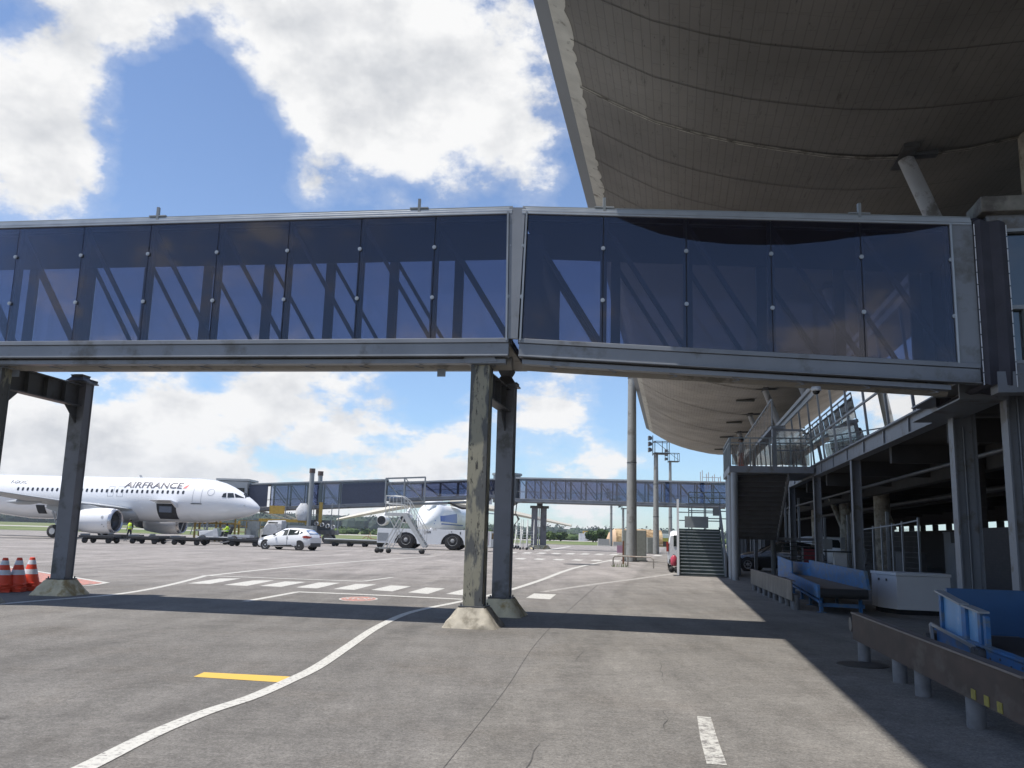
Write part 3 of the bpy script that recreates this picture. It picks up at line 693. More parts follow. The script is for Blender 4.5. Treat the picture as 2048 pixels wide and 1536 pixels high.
tpart('edge_beam', eb, TSTEEL)
tpart('upper_cladding', lambda mb: (mb.tb(UA, UB, VF-.12, VF+.3, ZT2+.002, ZT2+.2), mb.tb(UA, UB, VF-.22, VF+.3, ZT2+.204, ZT2+.36), mb.tb(UA, UB, VF-.05, VF+.3, ZT2+.364, ZT2+.55)), mat('light_cladding', (.42, .43, .44), .5, .1, .06, 1))
tpart('upper_rooms', lambda mb: (mb.tb(UA, UB, VF+2.5, VF+2.7, ZB2, ZT2), mb.tb(UA, UB, VF+.3, 24, ZT2+.1, ZT2+.5)), mat('interior_wall', (.14, .14, .14), .8))
# floor slab with downstand beams
def slab(mb):
    mb.tb(-8, UB, VF+.19, 24, 3.9, 4.25)
    u = 4.0
    while u < UB: mb.tb(u-.12, u+.12, VF+.2, 20, 3.45, 3.898); u += 4.74
    for v in (7.6, 11.5): mb.tb(-8, UB, v-.15, v+.15, 3.3, 3.896)
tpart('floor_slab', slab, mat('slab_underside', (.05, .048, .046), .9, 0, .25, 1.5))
# H columns on the facade line
colx = [(1706, 1180), (1628, 1150), (1587, 1140), (1568, 1135), (1553, 1132)]
HC = []
for i, u in enumerate([26.7, 33.8, 40.9, 48, 55.1, 62.2, 69.3]):
    mb = MB()
    mb.tb(u-.012, u+.012, VF-.03, VF+.19, 0, ZF-.02); mb.tb(u-.12, u+.12, VF-.05, VF-.028, 0, ZF-.022); mb.tb(u-.12, u+.12, VF+.188, VF+.21, 0, ZF-.022)
    mb.build('facade_column', TSTEEL, te, world=True)
for (u, v, z1) in ((16.55, VF-.06, 3.84), (14.5, VF+.12, 4.25)):   # stout pair by the bridge
    mb = MB()
    mb.tb(u-.015, u+.015, v-.16, v+.16, 0, z1); mb.tb(u-.14, u+.14, v-.19, v-.162, 0, z1); mb.tb(u-.14, u+.14, v+.162, v+.19, 0, z1)
    mb.tube([T(u-.05, v+.0, .7), T(u-.05, v+.0, z1-.3)], .02, 6)
    mb.build('facade_column', TSTEEL, te, world=True)
# bracket shelf carrying the end of the bridge
tpart('bridge_bracket', lambda mb: (mb.tb(14.35, 17.1, 4.35, 5.05, 3.96, 3.985), mb.tb(14.35, 17.1, 4.35, 5.05, 3.70, 3.725), mb.tb(14.35, 17.1, 4.68, 4.71, 3.725, 3.96), mb.tb(14.3, 14.345, 4.35, 5.05, 3.70, 3.985),
      mb.prism([T(14.9, 4.3, 3.99), T(14.9, 5.1, 3.99), T(14.9, 5.1, 4.2), T(14.9, 4.0, 4.2)], UD*.03), mb.tb(15.6, 15.63, 4.0, 5.1, 3.99, 4.2)), TSTEEL)
# round concrete columns inside, raking struts, back wall with a slot of daylight
for (u, v) in ((27, 8.2), (36, 7.9), (45, 8.2), (54, 8.2), (31, 12), (22, 12.4), (40, 12)):
    mb = MB(); mb.tube([T(u, v, 0), T(u, v, 3.9)], .3, 16); mb.build('inner_column', CONC, te, world=True)
for (u, v) in ((36, 7.6), (45, 7.4)):
    mb = MB(); mb.tube([T(u, v+.7, 2.0), T(u, v, 3.9)], .12, 10); mb.build('raking_strut', CONC, te, world=True)
def brick_mat():
    mt = bpy.data.materials.new('dark_brick'); mt.use_nodes = True; nt = mt.node_tree; N, L = nt.nodes, nt.links; bs = N['Principled BSDF']; bs.inputs['Roughness'].default_value = .9
    tc = N.new('ShaderNodeTexCoord'); mp = N.new('ShaderNodeMapping'); mp.inputs['Rotation'].default_value = (0, rad(90), 0); mp.inputs['Rotation'].default_value = (rad(90), 0, 0)
    L.new(tc.outputs['Object'], mp.inputs[0]); sx = N.new('ShaderNodeSeparateXYZ'); L.new(tc.outputs['Object'], sx.inputs[0]); cb = N.new('ShaderNodeCombineXYZ'); L.new(sx.outputs[1], cb.inputs[0]); L.new(sx.outputs[2], cb.inputs[1])
    br = N.new('ShaderNodeTexBrick'); br.inputs['Scale'].default_value = 4; br.inputs['Color1'].default_value = (.045, .038, .036, 1); br.inputs['Color2'].default_value = (.035, .03, .028, 1); br.inputs['Mortar'].default_value = (.03, .03, .03, 1); L.new(cb.outputs[0], br.inputs[0]); L.new(br.outputs[0], bs.inputs['Base Color']); return mt
BRICK = brick_mat()
tpart('back_wall', lambda mb: (mb.tb(-8, UB, 17, 17.3, 0, 2.45), mb.tb(-8, UB, 17, 17.3, 2.85, 3.9), mb.tb(UB, UB+.3, VF+.2, 17, 0, 3.88), *[mb.tb(u-.15, u+.15, 17, 17.3, 2.455, 2.845) for u in range(-6, 78, 3)]), BRICK)
tpart('brick_wall', lambda mb: (mb.tb(18.4, 23.0, 7.2, 7.4, 0, 1.9), mb.tb(18.4, 18.7, 7.2, 7.4, 1.9, 3.89), mb.tb(22.8, 23.0, 7.2, 7.4, 1.9, 3.89)), BRICK)
tpart('store_front', lambda mb: (mb.tb(9, 17.4, 6.4, 6.44, 0, 1.9), *[mb.tb(u, u+.06, 6.37, 6.46, 0, 3.2) for u in (9, 11, 13, 15.1, 17.3)], mb.tb(9, 17.4, 6.36, 6.47, 1.9, 1.98), mb.tb(9, 17.4, 6.36, 6.47, 2.3, 2.36)), mat('dark_panel', (.035, .035, .038), .4, .1, .2, 3))
d_ = tpart('door', lambda mb: mb.tb(17.5, 18.38, 7.1, 7.15, 0.02, 2.1), mat('green_door', (.012, .035, .025), .5, 0, .1, 3), label='dark green personnel door')
mb = MB(); mb.tube([T(17.62, 7.02, .95), T(17.62, 7.02, 1.15)], .02, 6); mb.tube([T(17.62, 7.1, 1.05), T(17.62, 7.02, 1.05), T(17.74, 7.02, 1.05)], .012, 6)
h = mb.build('handle', ALU, None); 
inv = fullmat(te); h.data.transform(Matrix.Translation(-te.location)); h.parent = d_
for u, v in ((33, 7.4), (35, 6.6), (38, 7.0), (42.5, 6.8), (46.5, 6.2), (49.5, 5.9), (52, 6.4), (57, 6.0), (60, 6.6), (64, 5.8)):
    mb = MB(); mb.tb(u-.05, u+.05, v-.05, v+.05, 0, 2.6 if u < 45 else 3.88); mb.build('partition_post', TSL, te, world=True)
tpart('ceiling_pipes', lambda mb: [mb.tube([T(12, v, z), T(74, v, z)], r_, 8) for v, z, r_ in ((6.2, 3.3, .05), (9.3, 3.15, .09), (10.1, 3.3, .05))], DARKSTEEL)
for u, v, w_, h_ in ((30, 8.8, 1.2, 1.5), (33.5, 9.6, .8, 1.9), (37.5, 9.0, 1.5, 1.1), (24.5, 10.5, 1.4, 1.8), (43, 9.4, 1.2, 2.0)):
    mb = MB(); mb.tb(u, u+w_, v, v+.8, .1, h_); mb.tb(u-.03, u+w_+.03, v-.03, v+.83, h_+.003, h_+.05); mb.build('plant_cabinet', mat('dim_cabinet', (.14, .145, .15), .6, 0, .15, 2), te, world=True)
# fluorescent battens under the slab, unlit
for p in (onV(1808, 897, 7.5), onV(1688, 955, 7.5)):
    mb = MB(); u_, v_ = uv(p); mb.tb(u_-.6, u_+.6, v_-.06, v_+.06, 3.62, 3.7); mb.build('batten_light', WHITED, te, world=True)
# vestibule next to the bellows
DRh, NRh = dR, nR
def VR(s, n, z): return K + DRh*s + NRh*n + Vector((0, 0, z))
def zN(x, y, n=0.0):
    d = ray(x, y); t = ((K-EYE).dot(NRh)+n)/d.dot(NRh); p = EYE+d*t; return p.z, (p-K).dot(DRh)
zl1, _q = zN(2010, 399); zl0, _q = zN(2010, 430); zw1, _q = zN(2010, 458); zt1, _q = zN(2010, 611); zt0, _q = zN(2010, 619); zw0, _q = zN(2010, 728); zb1, _q = zN(2010, 744); zb0, _q = zN(2010, 786)
_q, sv0 = zN(1984, 600); _q, sv1 = zN(1998, 600); sE = sv1+3.2
VB = lambda mb, s0, s1, n0, n1, z0, z1: panel_bar(mb, VR, s0, s1, n0, n1, z0, z1)
tpart('vestibule_wall', lambda mb: (VB(mb, sv0-.0, sE, .0, .2, zw1, zl0), VB(mb, sv0, sE, .0, .2, zb1, zw0-.0), VB(mb, sv0-.02, sE, -.06, .25, zb0, zb1-.002), VB(mb, sv0, sv1-.02, .0, .2, zw0+.002, zw1-.002), VB(mb, sv0, sv0+.2, .202, 2.4, zb1, zl0)), TSTEEL)
tpart('vestibule_window', lambda mb: (VB(mb, sv1, sE, .08, .1, zw0+.003, zt0), VB(mb, sv1, sE, .08, .1, zt1, zw1-.003)), glass('vestibule_glass', (.25, .27, .26), .06, 0, (.05, .06, .055, .4)))
tpart('vestibule_frame', lambda mb: (VB(mb, sv1-.02, sv1+.03, -.03, .12, zw0, zw1), VB(mb, sv1+.03, sE, -.02, .12, zt0, zt1), VB(mb, sv1+.03, sE, -.02, .12, zw1-.05, zw1-.002), VB(mb, sv1+.03, sE, -.02, .12, zw0+.002, zw0+.05), VB(mb, sv1+.32, sv1+.36, -.02, .1, zw0+.05, zt0), VB(mb, sv1+1.3, sv1+1.34, -.02, .1, zw0+.05, zw1-.05)), TSL)
tpart('concrete_lintel', lambda mb: VB(mb, sv0-.12, sE+.2, -.18, .5, zl0+.003, zl1), mat('dark_concrete', (.2, .19, .165), .9, 0, .25, 5, .5, dirt=(.1, .09, .08), dirtamt=.4), bevel=.02)
tpart('vestibule_roof', lambda mb: VB(mb, sv0, sE, .5, 3, zl0+.01, zl1-.03), CONC)
u_, v_ = 17.2, 6.85
mb = MB(); mb.tube([T(u_, v_, zl1-.2), T(u_, v_, zc+.3)], .27, 18); mb.lathe([(.28, 0), (.34, .03), (.34, .14), (.28, .17)], tuple(T(u_, v_, zl1+.8)), n=18); mb.build('concrete_pillar', CONC, te, world=True)
mb = MB(); mb.bar(T(u_, v_-.75, zl1), T(u_, v_-.05, zl1+1.0), .06, .06); mb.bar(T(u_, v_-.5, zl1), T(u_, v_-.45, zl1+.45), .05, .04); mb.build('roof_brace', TSL, te, world=True)
tpart('room_behind_vestibule', lambda mb: mb.tb(17.4, 17.6, VF+.2, 9, ZF, 6.9), mat('interior_wall', (.14, .14, .14), .8))
# ---- stair landing, gallery and screen
rl = mat('rail_paint', (.22, .25, .26), .5, .2, .1, 3)
st = thing('external_staircase', 'steel staircase with railed landing on round posts hanging off the terminal front', 'staircase', tuple(T(34.2, 2.2)))
def sp(name, fn, mt, **k):
    mb = MB(); fn(mb); return mb.build(name, mt, st, world=True, **k)
LU, LV0, LV1, LZ = 33.4, 2.0, 4.95, 3.98
sp('landing', lambda mb: mb.tb(LU, LU+4.2, LV0, LV1+.1, LZ-.03, LZ+.22), TSTEEL, bevel=.01)
for (u, v) in ((LU+.1, LV0+.18), (LU+1.3, LV0+.12), (LU+4.0, LV0+.2)):
    sp('post', lambda mb: mb.tube([T(u, v, 0), T(u, v, LZ-.03)], .125, 14), TSL)
def rail(mb, a, b_, z0, hgt=1.05, n=7, bal=True, bars=(1.0, .82)):
    for h_ in bars: mb.bar(a+Vector((0, 0, h_*hgt)), b_+Vector((0, 0, h_*hgt)), .045)
    m_ = n*4 if bal else n
    for k in range(m_+1):
        p = a+(b_-a)*k/m_; big = (k % 4 == 0) or not bal
        mb.bar(p, p+Vector((0, 0, hgt*(1 if big else .82))), .04 if big else .014)
sp('landing_railing', lambda mb: (rail(mb, T(LU+.03, LV0+.05, LZ+.22), T(LU+.03, LV1, LZ+.22), 0, n=4), rail(mb, T(LU+.05, LV0+.03, LZ+.22), T(LU+4.1, LV0+.03, LZ+.22), 0, n=4)), rl)
sp('mesh_panel', lambda mb: mb.tb(LU+.07, LU+.08, LV0+.1, LV1-.05, LZ+.26, LZ+1.02), glass('dusty_screen', (.75, .73, .70), .02, .2, (.28, .22, .17, .30)))
# flight seen from below: steps climb towards the viewer
def fl(mb):
    nst = 22; 
    for k in range(nst):
        t = k/nst; u = LU+.6+ (nst-k)*.29*1.0; z = LZ+.1-(nst-k)*.172
        if z < 1.6: continue
        mb.tb(u-.3, u, LV0+.35, LV0+2.15, z-.04, z); mb.tb(u-.012, u+.012, LV0+.35, LV0+2.15, z-.17, z-.042)
sp('flight', fl, mat('stair_dark', (.07, .07, .075), .6, .1, .2, 3))
sp('stringer', lambda mb: [mb.hexa([T(LU+.45, v, LZ-.28), T(LU+4.6, v, 1.45), T(LU+4.6, v+.05, 1.45), T(LU+.45, v+.05, LZ-.28), T(LU+.45, v, LZ+.05), T(LU+4.75, v, 1.75), T(LU+4.75, v+.05, 1.75), T(LU+.45, v+.05, LZ+.05)]) for v in (LV0+.29, LV0+2.16)], TSTEEL)
sp('half_landing', lambda mb: mb.tb(LU+4.7, LU+6.6, LV0+.3, LV0+4.0, 1.5, 1.62), TSTEEL)
for u, v in ((LU+4.8, LV0+.6), (LU+4.8, LV0+3.8), (LU+6.5, LV0+2.2)): sp('landing_post', lambda mb: mb.tube([T(u, v, 0), T(u, v, 1.5)], .1, 12), TSL)
sp('lower_flight', lambda mb: [mb.tb(LU+4.4-k*.28, LU+4.7-k*.28, LV0+2.3, LV0+3.9, 1.42-k*.17, 1.45-k*.17) for k in range(8)], mat('stair_dark', (.07, .07, .075)))
ga = thing('gallery_walkway', 'raised walkway with glazed balustrade above the stair landing along the terminal', 'walkway', tuple(T(34, 3.7)))
def gp(name, fn, mt, **k):
    mb = MB(); fn(mb); return mb.build(name, mt, ga, world=True, **k)
GV, GZ = 3.55, 5.72
gp('deck', lambda mb: mb.tb(33.4, 52, GV, GV+.45, GZ-.12, GZ), TSTEEL)
gp('balustrade', lambda mb: rail(mb, T(33.45, GV+.05, GZ), T(52, GV+.05, GZ), 0, hgt=1.0, n=14, bal=False), TSL)
for k in range(14): gp('glass_panel', lambda mb: mb.tb(33.5+k*1.325, 34.7+k*1.325, GV+.02, GV+.03, GZ+.08, GZ+.86), glass('rail_glass', (.6, .62, .62), .1, .05, (.3, .31, .32, .3)))
for u, v, z0_, w_ in ((33.5, GV+.1, LZ+.22, .14), (42, GV+.1, 0, .14), (51, GV+.1, 0, .14), ): gp('support_post', lambda mb: mb.bar(T(u, v, z0_), T(u, v, GZ-.12), w_), TSTEEL)
gp('screen_frame', lambda mb: (mb.tb(33.46, 33.52, GV+.1, VF-.4, GZ-.2, GZ-.125), mb.tb(33.46, 33.52, GV+.1, VF-.4, GZ-.95, GZ-.9)), TSTEEL)
gp('screen_glass', lambda mb: mb.tb(33.48, 33.49, GV+.12, VF-.42, LZ+.3, GZ-.2), glass('rail_glass', (.6, .62, .62), .1))
# ---- lower metal stair in the sun/shade edge
ms = thing('metal_stairs', 'broad dark green metal stairs with white side post facing the viewer, half in sun', 'stairs', tuple(T(36.5, 1)))
GRN = mat('stair_green', (.075, .10, .095), .5, .2, .15, 3)
def mp_(name, fn, mt, **k):
    mb = MB(); fn(mb); return mb.build(name, mt, ms, world=True, **k)
SU, SV0, SV1 = 35.9, .12, 1.95
mp_('steps', lambda mb: [(mb.tb(SU+k*.29, SU+k*.29+.30, SV0+.06, SV1-.05, .13*(k+1)-.03, .13*(k+1)), mb.tb(SU+k*.29+.02, SU+k*.29+.04, SV0+.06, SV1-.05, .13*k, .13*(k+1)-.03)) for k in range(14)], GRN)
mp_('step_nosing', lambda mb: [mb.tb(SU+k*.29-.02, SU+k*.29-.002, SV0+.06, SV1-.05, .13*(k+1)-.035, .13*(k+1)+.002) for k in range(14)], ALU)
mp_('side_panel', lambda mb: [mb.hexa([T(SU-.1, v, 0), T(SU+4.2, v, 0), T(SU+4.2, v+.05, 0), T(SU-.1, v+.05, 0), T(SU-.1, v, .25), T(SU+4.2, v, 2.0), T(SU+4.2, v+.05, 2.0), T(SU-.1, v+.05, .25)]) for v in (SV0, SV1-.05)], GRN)
mp_('white_post', lambda mb: mb.tb(SU-.2, SU-.12, SV0-.06, SV0+.03, 0, 3.02), WHITE)
mp_('foot_plate', lambda mb: mb.tb(SU-.35, SU-.1, SV0-.2, SV1+.05, 0.002, .03), DARKSTEEL)
mp_('handrail', lambda mb: (mb.bar(T(SU-.1, SV1, .25), T(SU+4.1, SV1, 2.95), .07), mb.bar(T(SU-.15, SV1, 0), T(SU-.1, SV1, .95), .07), mb.bar(T(SU-.1, SV1, .95), T(SU+4.1, SV1, 2.95), .06), mb.bar(T(SU-.16, SV0, 1.4), T(SU+4.1, SV0, 2.9), .05)), TSL)
mp_('platform', lambda mb: mb.tb(SU+4.06, SU+5.6, SV0, SV1, 1.82, 1.9), GRN)
mp_('platform_railing', lambda mb: (rail(mb, T(SU+4.1, SV0, 1.9), T(SU+4.1, SV1, 1.9), 0, hgt=1.1, n=3, bal=False, bars=(1, .66, .33)), rail(mb, T(SU+5.6, SV0+.5, 1.9), T(SU+5.6, SV1+.8, 1.9), 0, hgt=1.7, n=3, bal=False, bars=(1, .85, .7, .5, .3))), rl)
mp_('platform_leg', lambda mb: [mb.bar(T(SU+5.5, v, 0), T(SU+5.5, v, 1.82), .08) for v in (SV0+.05, SV1-.05)], GRN)
mp_('sign_board', lambda mb: (mb.tb(SU+4.02, SU+4.04, SV0+.3, SV1-.5, 1.95, 2.45), mb.tb(SU+4.02, SU+4.04, SV1-.3, SV1, 2.5, 2.85)), GREY)
# ================================================================ baggage area
def conveyor(name, label, u0, u1, v0, v1, zb, fn):
    t = thing(name, label, 'baggage conveyor', tuple(T(u0, v0)), 0, 'blue baggage conveyors under the terminal'); fn(t); return t
def tp(t, name, fn, mt, **k):
    mb = MB(); fn(mb); return mb.build(name, mt, t, world=True, **k)
ZC = .52
def P3(x, y, z): p = G(x, y, z); return p
A0, A1, A2, A3 = P3(1640, 1176, ZC), P3(1736, 1180, ZC), P3(1622, 1152, ZC), P3(1576, 1146, ZC)
def far_belt(t):
    up = Vector((0, 0, 1)); e = (A1-A0).normalized(); lf = (A3-A0); rt = A2-A1
    tp(t, 'belt', lambda mb: mb.hexa([A0-up*.05, A1-up*.05, A2-up*.05, A3-up*.05, A0, A1, A2, A3]), BELT)
    tp(t, 'belt_nose', lambda mb: mb.tube([A0-up*.1, A1-up*.1], .1, 10), BLACK)
    tp(t, 'near_side_panel', lambda mb: mb.hexa([A0-up*.2-e*.05, A0-up*.2, A3-up*.2, A3-up*.2-e*.05, A0+up*.06-e*.05, A0+up*.06, A3+up*.06, A3+up*.06-e*.05]), BLUE)
    tp(t, 'tall_side_panel', lambda mb: (mb.hexa([A1, A1+e*.05, A2+e*.05, A2, A1+up*.38-e*.06, A1+e*.0+up*.38, A2+e*.0+up*.44, A2+up*.44-e*.05])), BLUE)
    tp(t, 'end_panel', lambda mb: mb.hexa([A3, A2, A2+lf.normalized()*.05, A3+lf.normalized()*.05, A3+up*.36, A2+up*.36, A2+lf.normalized()*.05+up*.36, A3+lf.normalized()*.05+up*.36]), BLUE)
    q0 = A3+(A0-A3)*.02-e*.3; q1 = A3+(A0-A3)*.16
    tp(t, 'wing_panel', lambda mb: mb.hexa([q0-up*.1, q1-up*.1, q1-up*.1+e*.04, q0-up*.1+e*.04, q0+up*.50, q1+up*.38, q1+up*.38+e*.04, q0+up*.50+e*.04]), BLUE)
    tp(t, 'frame_rail', lambda mb: (mb.bar(A0-up*.36+lf*.05, A1-up*.36+rt*.05, .06, .08), mb.bar(A0-up*.28, A3-up*.28, .06, .05)), BLUE)
    for q in (A0+lf*.04+e*.05, A1+rt*.04-e*.1, A0+lf*.3+e*.05, A0+lf*.55+e*.05, A1+rt*.4-e*.1, A0+lf*.85+e*.05):
        tp(t, 'leg', lambda mb: (mb.bar((q.x, q.y, .0), (q.x, q.y, ZC-.1), .06), mb.box((q.x, q.y, .008), (.16, .12, .014))), BLUE)
conveyor('baggage_conveyor', 'far blue baggage conveyor with empty brown belt, past the short guard plate', 21, 28, 3, 4.6, ZC, far_belt)
# near one
ZN = .46
B0, B1 = P3(1888, 1272, ZN), P3(2075, 1345, ZN)
lv = (B1-B0).normalized(); nv = Vector((-lv.y, lv.x, 0)); nv = nv if nv.dot(VD) > 0 else -nv
def near_belt(t):
    up = Vector((0, 0, 1)); Ln = 5.0
    C = lambda s, n, z: B0+lv*s+nv*n+Vector((0, 0, z-ZN))
    bxx = lambda mb, s0, s1, n0, n1, z0, z1: mb.hexa([C(s, n, z) for z in (z0, z1) for s, n in ((s0, n0), (s1, n0), (s1, n1), (s0, n1))])
    tp(t, 'belt', lambda mb: bxx(mb, .0, Ln, .1, 1.35, ZN-.02, ZN+.02), BLACK)
    tp(t, 'side_channel', lambda mb: (bxx(mb, -.3, Ln, 0, .06, ZN-.12, ZN+.06), bxx(mb, -.3, Ln, -.03, .0, ZN+.04, ZN+.062), bxx(mb, 1.5, Ln, -.012, 0, ZN-.1, ZN+.03)), BLUE)
    mbx = MB()
    for k in range(12): mbx.tube([C(1.62+k*.28, -.012, ZN-.04+.03*(k % 2)), C(1.62+k*.28, -.022, ZN-.04+.03*(k % 2))], .012, 6)
    mbx.build('bolts', DARKSTEEL, t, world=True)
    L_ = mat('pale_blue_panel', (.13, .30, .50), .4, 0, .15, 3, dirt=(.3, .42, .55), dirtamt=.2, dscale=3)
    def slope(mb, s0, s1, h0, h1, n=.03):
        mb.hexa([C(s0, n, ZN+.04), C(s1, n, ZN+.04), C(s1, n+.04, ZN+.04), C(s0, n+.04, ZN+.04), C(s0, n, ZN+h0), C(s1, n, ZN+h1), C(s1, n+.04, ZN+h1), C(s0, n+.04, ZN+h0)])
    tp(t, 'side_guard', lambda mb: (slope(mb, -.05, .70, .47, .38), slope(mb, .86, 1.24, .37, .35)), L_)
    for q_ in ((-.14, -.06, .46, .455, .0), (.705, .85, .385, .375, .0), (1.245, 1.34, .36, .35, .0), (1.42, 1.5, .34, .33, .0)): tp(t, 'guard_rib', lambda mb: slope(mb, *q_), BLUE)
    tp(t, 'guard_cap', lambda mb: (mb.bar(C(-.18, .02, ZN+.48), C(.76, .02, ZN+.395), .1, .02), mb.bar(C(.83, .02, ZN+.39), C(1.4, .02, ZN+.365), .1, .02)), TSL)
    tp(t, 'back_guard', lambda mb: (bxx(mb, -.6, Ln, 1.42, 1.47, ZN-.02, ZN+.44), bxx(mb, -.62, -.56, .2, 1.47, ZN-.25, ZN+.5)), mat('dark_blue_panel', (.022, .085, .20), .5, 0, .15, 2))
    tp(t, 'roller', lambda mb: mb.tube([C(-.42, -.1, ZN-.08)+nv*0, C(-.42, .9, ZN-.08)], .075, 14), DARKSTEEL)
    tp(t, 'hinge_pulleys', lambda mb: [mb.tube([C(1.28+k*.13, -.07, ZN-.04), C(1.28+k*.13, .0, ZN-.04)], .07, 12) for k in (0, 1)], DARKSTEEL)
    tp(t, 'hinge_arm', lambda mb: (mb.bar(C(-.35, -.045, ZN+.10), C(1.28, -.045, ZN+.02), .02, .035), mb.bar(C(-.35, -.05, ZN+.1), C(-.28, -.05, ZN-.14), .03, .05), mb.bar(C(-.28, -.05, ZN-.13), C(1.2, -.05, ZN-.13), .02, .03)), ALU)
    for s, n in ((.1, .08), (2.2, .08), (.1, 1.3), (2.2, 1.3), (4.2, .08)):
        tp(t, 'leg', lambda mb: (mb.bar(C(s, n, 0), C(s, n, ZN-.1), .06),), BLUE)
conveyor('baggage_conveyor', 'near blue baggage conveyor with pale side guards at the right edge of the picture', 10, 14, 4, 5.5, ZN, near_belt)
# brown guard plates
def guard(label, a, b_, z0, z1, posts, mt, stickers=(), roller=False):
    t = thing('guard_plate', label, 'guard rail', (a.x, a.y, 0), 0, 'rusty steel guard plates'); d = (b_-a).normalized(); n = Vector((-d.y, d.x, 0))
    if n.dot(VD) < 0: n = -n
    up = Vector((0, 0, 1)); q = lambda s, o, z: Vector((a.x, a.y, 0))+d*s+n*o+up*z; L_ = (Vector((b_.x, b_.y, 0))-Vector((a.x, a.y, 0))).length
    hx = lambda mb, s0, s1, o0, o1, y0, y1: mb.hexa([q(s, o, z) for z in (y0, y1) for s, o in ((s0, o0), (s1, o0), (s1, o1), (s0, o1))])
    tp(t, 'plate', lambda mb: hx(mb, 0, L_, 0, .025, z0, z1), mt, bevel=.004)
    tp(t, 'top_lip', lambda mb: hx(mb, 0, L_, -.012, .09, z1+.003, z1+.02), mat('worn_edge', (.13, .12, .12), .5, .3, .2, 6))
    for s in posts:
        tp(t, 'post', lambda mb: mb.tube([q(s, .10, 0), q(s, .10, z0+.12)], .075, 14), mat('post_concrete', (.15, .15, .155), .8, 0, .3, 7))
    for (s, z) in stickers: tp(t, 'yellow_sticker', lambda mb: hx(mb, s, s+.10, -.006, -.001, z, z+.075), mat('faded_yellow', (.22, .19, .035), .7, 0, .3, 20))
    if roller: tp(t, 'end_roller', lambda mb: (mb.tube([q(-.12, .0, z0+.17), q(-.12, .12, z0+.17)], .09, 14), mb.box(q(-.06, .05, z0+.17), (.12, .06, .1), (d, n, up))), DARKSTEEL)
    return t
# near guard: measured plate line
ga_, gb_ = G(1728, 1322), G(1945, 1450)
dg = (gb_-ga_).normalized(); n0 = Vector((-dg.y, dg.x, 0)); n0 = n0 if n0.dot(VD) > 0 else -n0
oa = ga_-n0*.1-dg*.12; ob = ga_-n0*.1+dg*5.2
def s_of(x, y): p = G(x, y); return (p-oa).dot(dg)
guard('long rusty brown guard plate on stub posts in the right foreground', oa, ob, .25, .565, [max(.15, s_of(1728, 1318)), s_of(1803, 1365), s_of(1845, 1392), s_of(1950, 1455)], RUST, [(s_of(1950, 1452)+.30, .265), (s_of(1950, 1452)+.58, .262), (s_of(1950, 1452)+.84, .262)], True)
ga_, gb_ = G(1502, 1180), G(1584, 1220)
RUST2 = mat('grey_brown_plate', (.13, .115, .095), .75, .1, .25, 3, .2, dirt=(.2, .18, .15), dirtamt=.35, dscale=2.5, stretch=(1, 1, .4))
guard('short grey brown guard plate on stub posts before the far blue conveyor', ga_, gb_, .19, .60, [.12, 1.3, 2.4, 3.4, 4.3, 5.3, 6.2, 7.0, (gb_-ga_).length-.1], RUST2)
a_ = G(1584, 1220); b2 = G(1600, 1216)
# white cabinet with splayed end
wc = thing('equipment_cabinet', 'white metal cabinet with splayed end panel between the two blue conveyors', 'cabinet', tuple(G(1790, 1228)))
c0, c1, c2 = G(1757, 1223), G(1796, 1229), G(1905, 1234)
bk = UD*.7
pl = [Vector((p.x, p.y, .10)) for p in (c0, c1, c2)]; pl += [pl[2]+bk, pl[0]+bk*.8]
tp(wc, 'body', lambda mb: mb.prism(pl, (0, 0, .70)), mat('cabinet_white', (.62, .63, .65), .45, 0, .04, 2), bevel=.008)
ctr = sum(pl, Vector())/5
tp(wc, 'lid', lambda mb: mb.prism([ctr+(p-ctr)*1.03+Vector((0, 0, .703)) for p in pl], (0, 0, .06)), mat('cabinet_white', (.62, .63, .65)), bevel=.006)
tp(wc, 'base', lambda mb: mb.prism([ctr+(p-ctr)*.9-Vector((0, 0, .10)) for p in pl], (0, 0, .098)), DARK)
dd = (pl[1]-pl[0]).normalized()
tp(wc, 'latch', lambda mb: [mb.box(pl[0]+dd*s-Vector((-dd.y, dd.x, 0))*(-.0)+Vector((0, 0, .6)), (.03, .05, .05)) for s in (.07, .34)], DARKSTEEL)
# mesh fence under the terminal
fe = thing('mesh_fence', 'grey framed wire mesh fence panels standing behind the white cabinet', 'fence', tuple(T(28, 6.6)))
fp = []
for x in (1726, 1747, 1764, 1786, 1806, 1839): 
    p = onV(x+3, 1150, 6.3); fp.append(Vector((p.x, p.y, 0)))
ztp = [1.95, 1.98, 2.0, 2.03, 2.06, 2.12]
for p, z in zip(fp, ztp): tp(fe, 'post', lambda mb: mb.bar(p, p+Vector((0, 0, z+.05)), .05), TSL)
tp(fe, 'top_rail', lambda mb: [mb.bar(fp[i]+Vector((0, 0, ztp[i]-.02)), fp[i+1]+Vector((0, 0, ztp[i+1]-.02)), .035) for i in range(5)], TSL)
def wires(mb):
    for i in range(5):
        a, b_ = fp[i], fp[i+1]; Ln = (b_-a).length
        for k in range(1, int(Ln/.12)): q = a+(b_-a)*k/int(Ln/.12); mb.bar(q+Vector((0, 0, .1)), q+Vector((0, 0, 1.9)), .006)
        for k in range(1, 14): mb.bar(a+Vector((0, 0, k*.14)), b_+Vector((0, 0, k*.14)), .006)
tp(fe, 'wire_mesh', wires, DARKSTEEL)
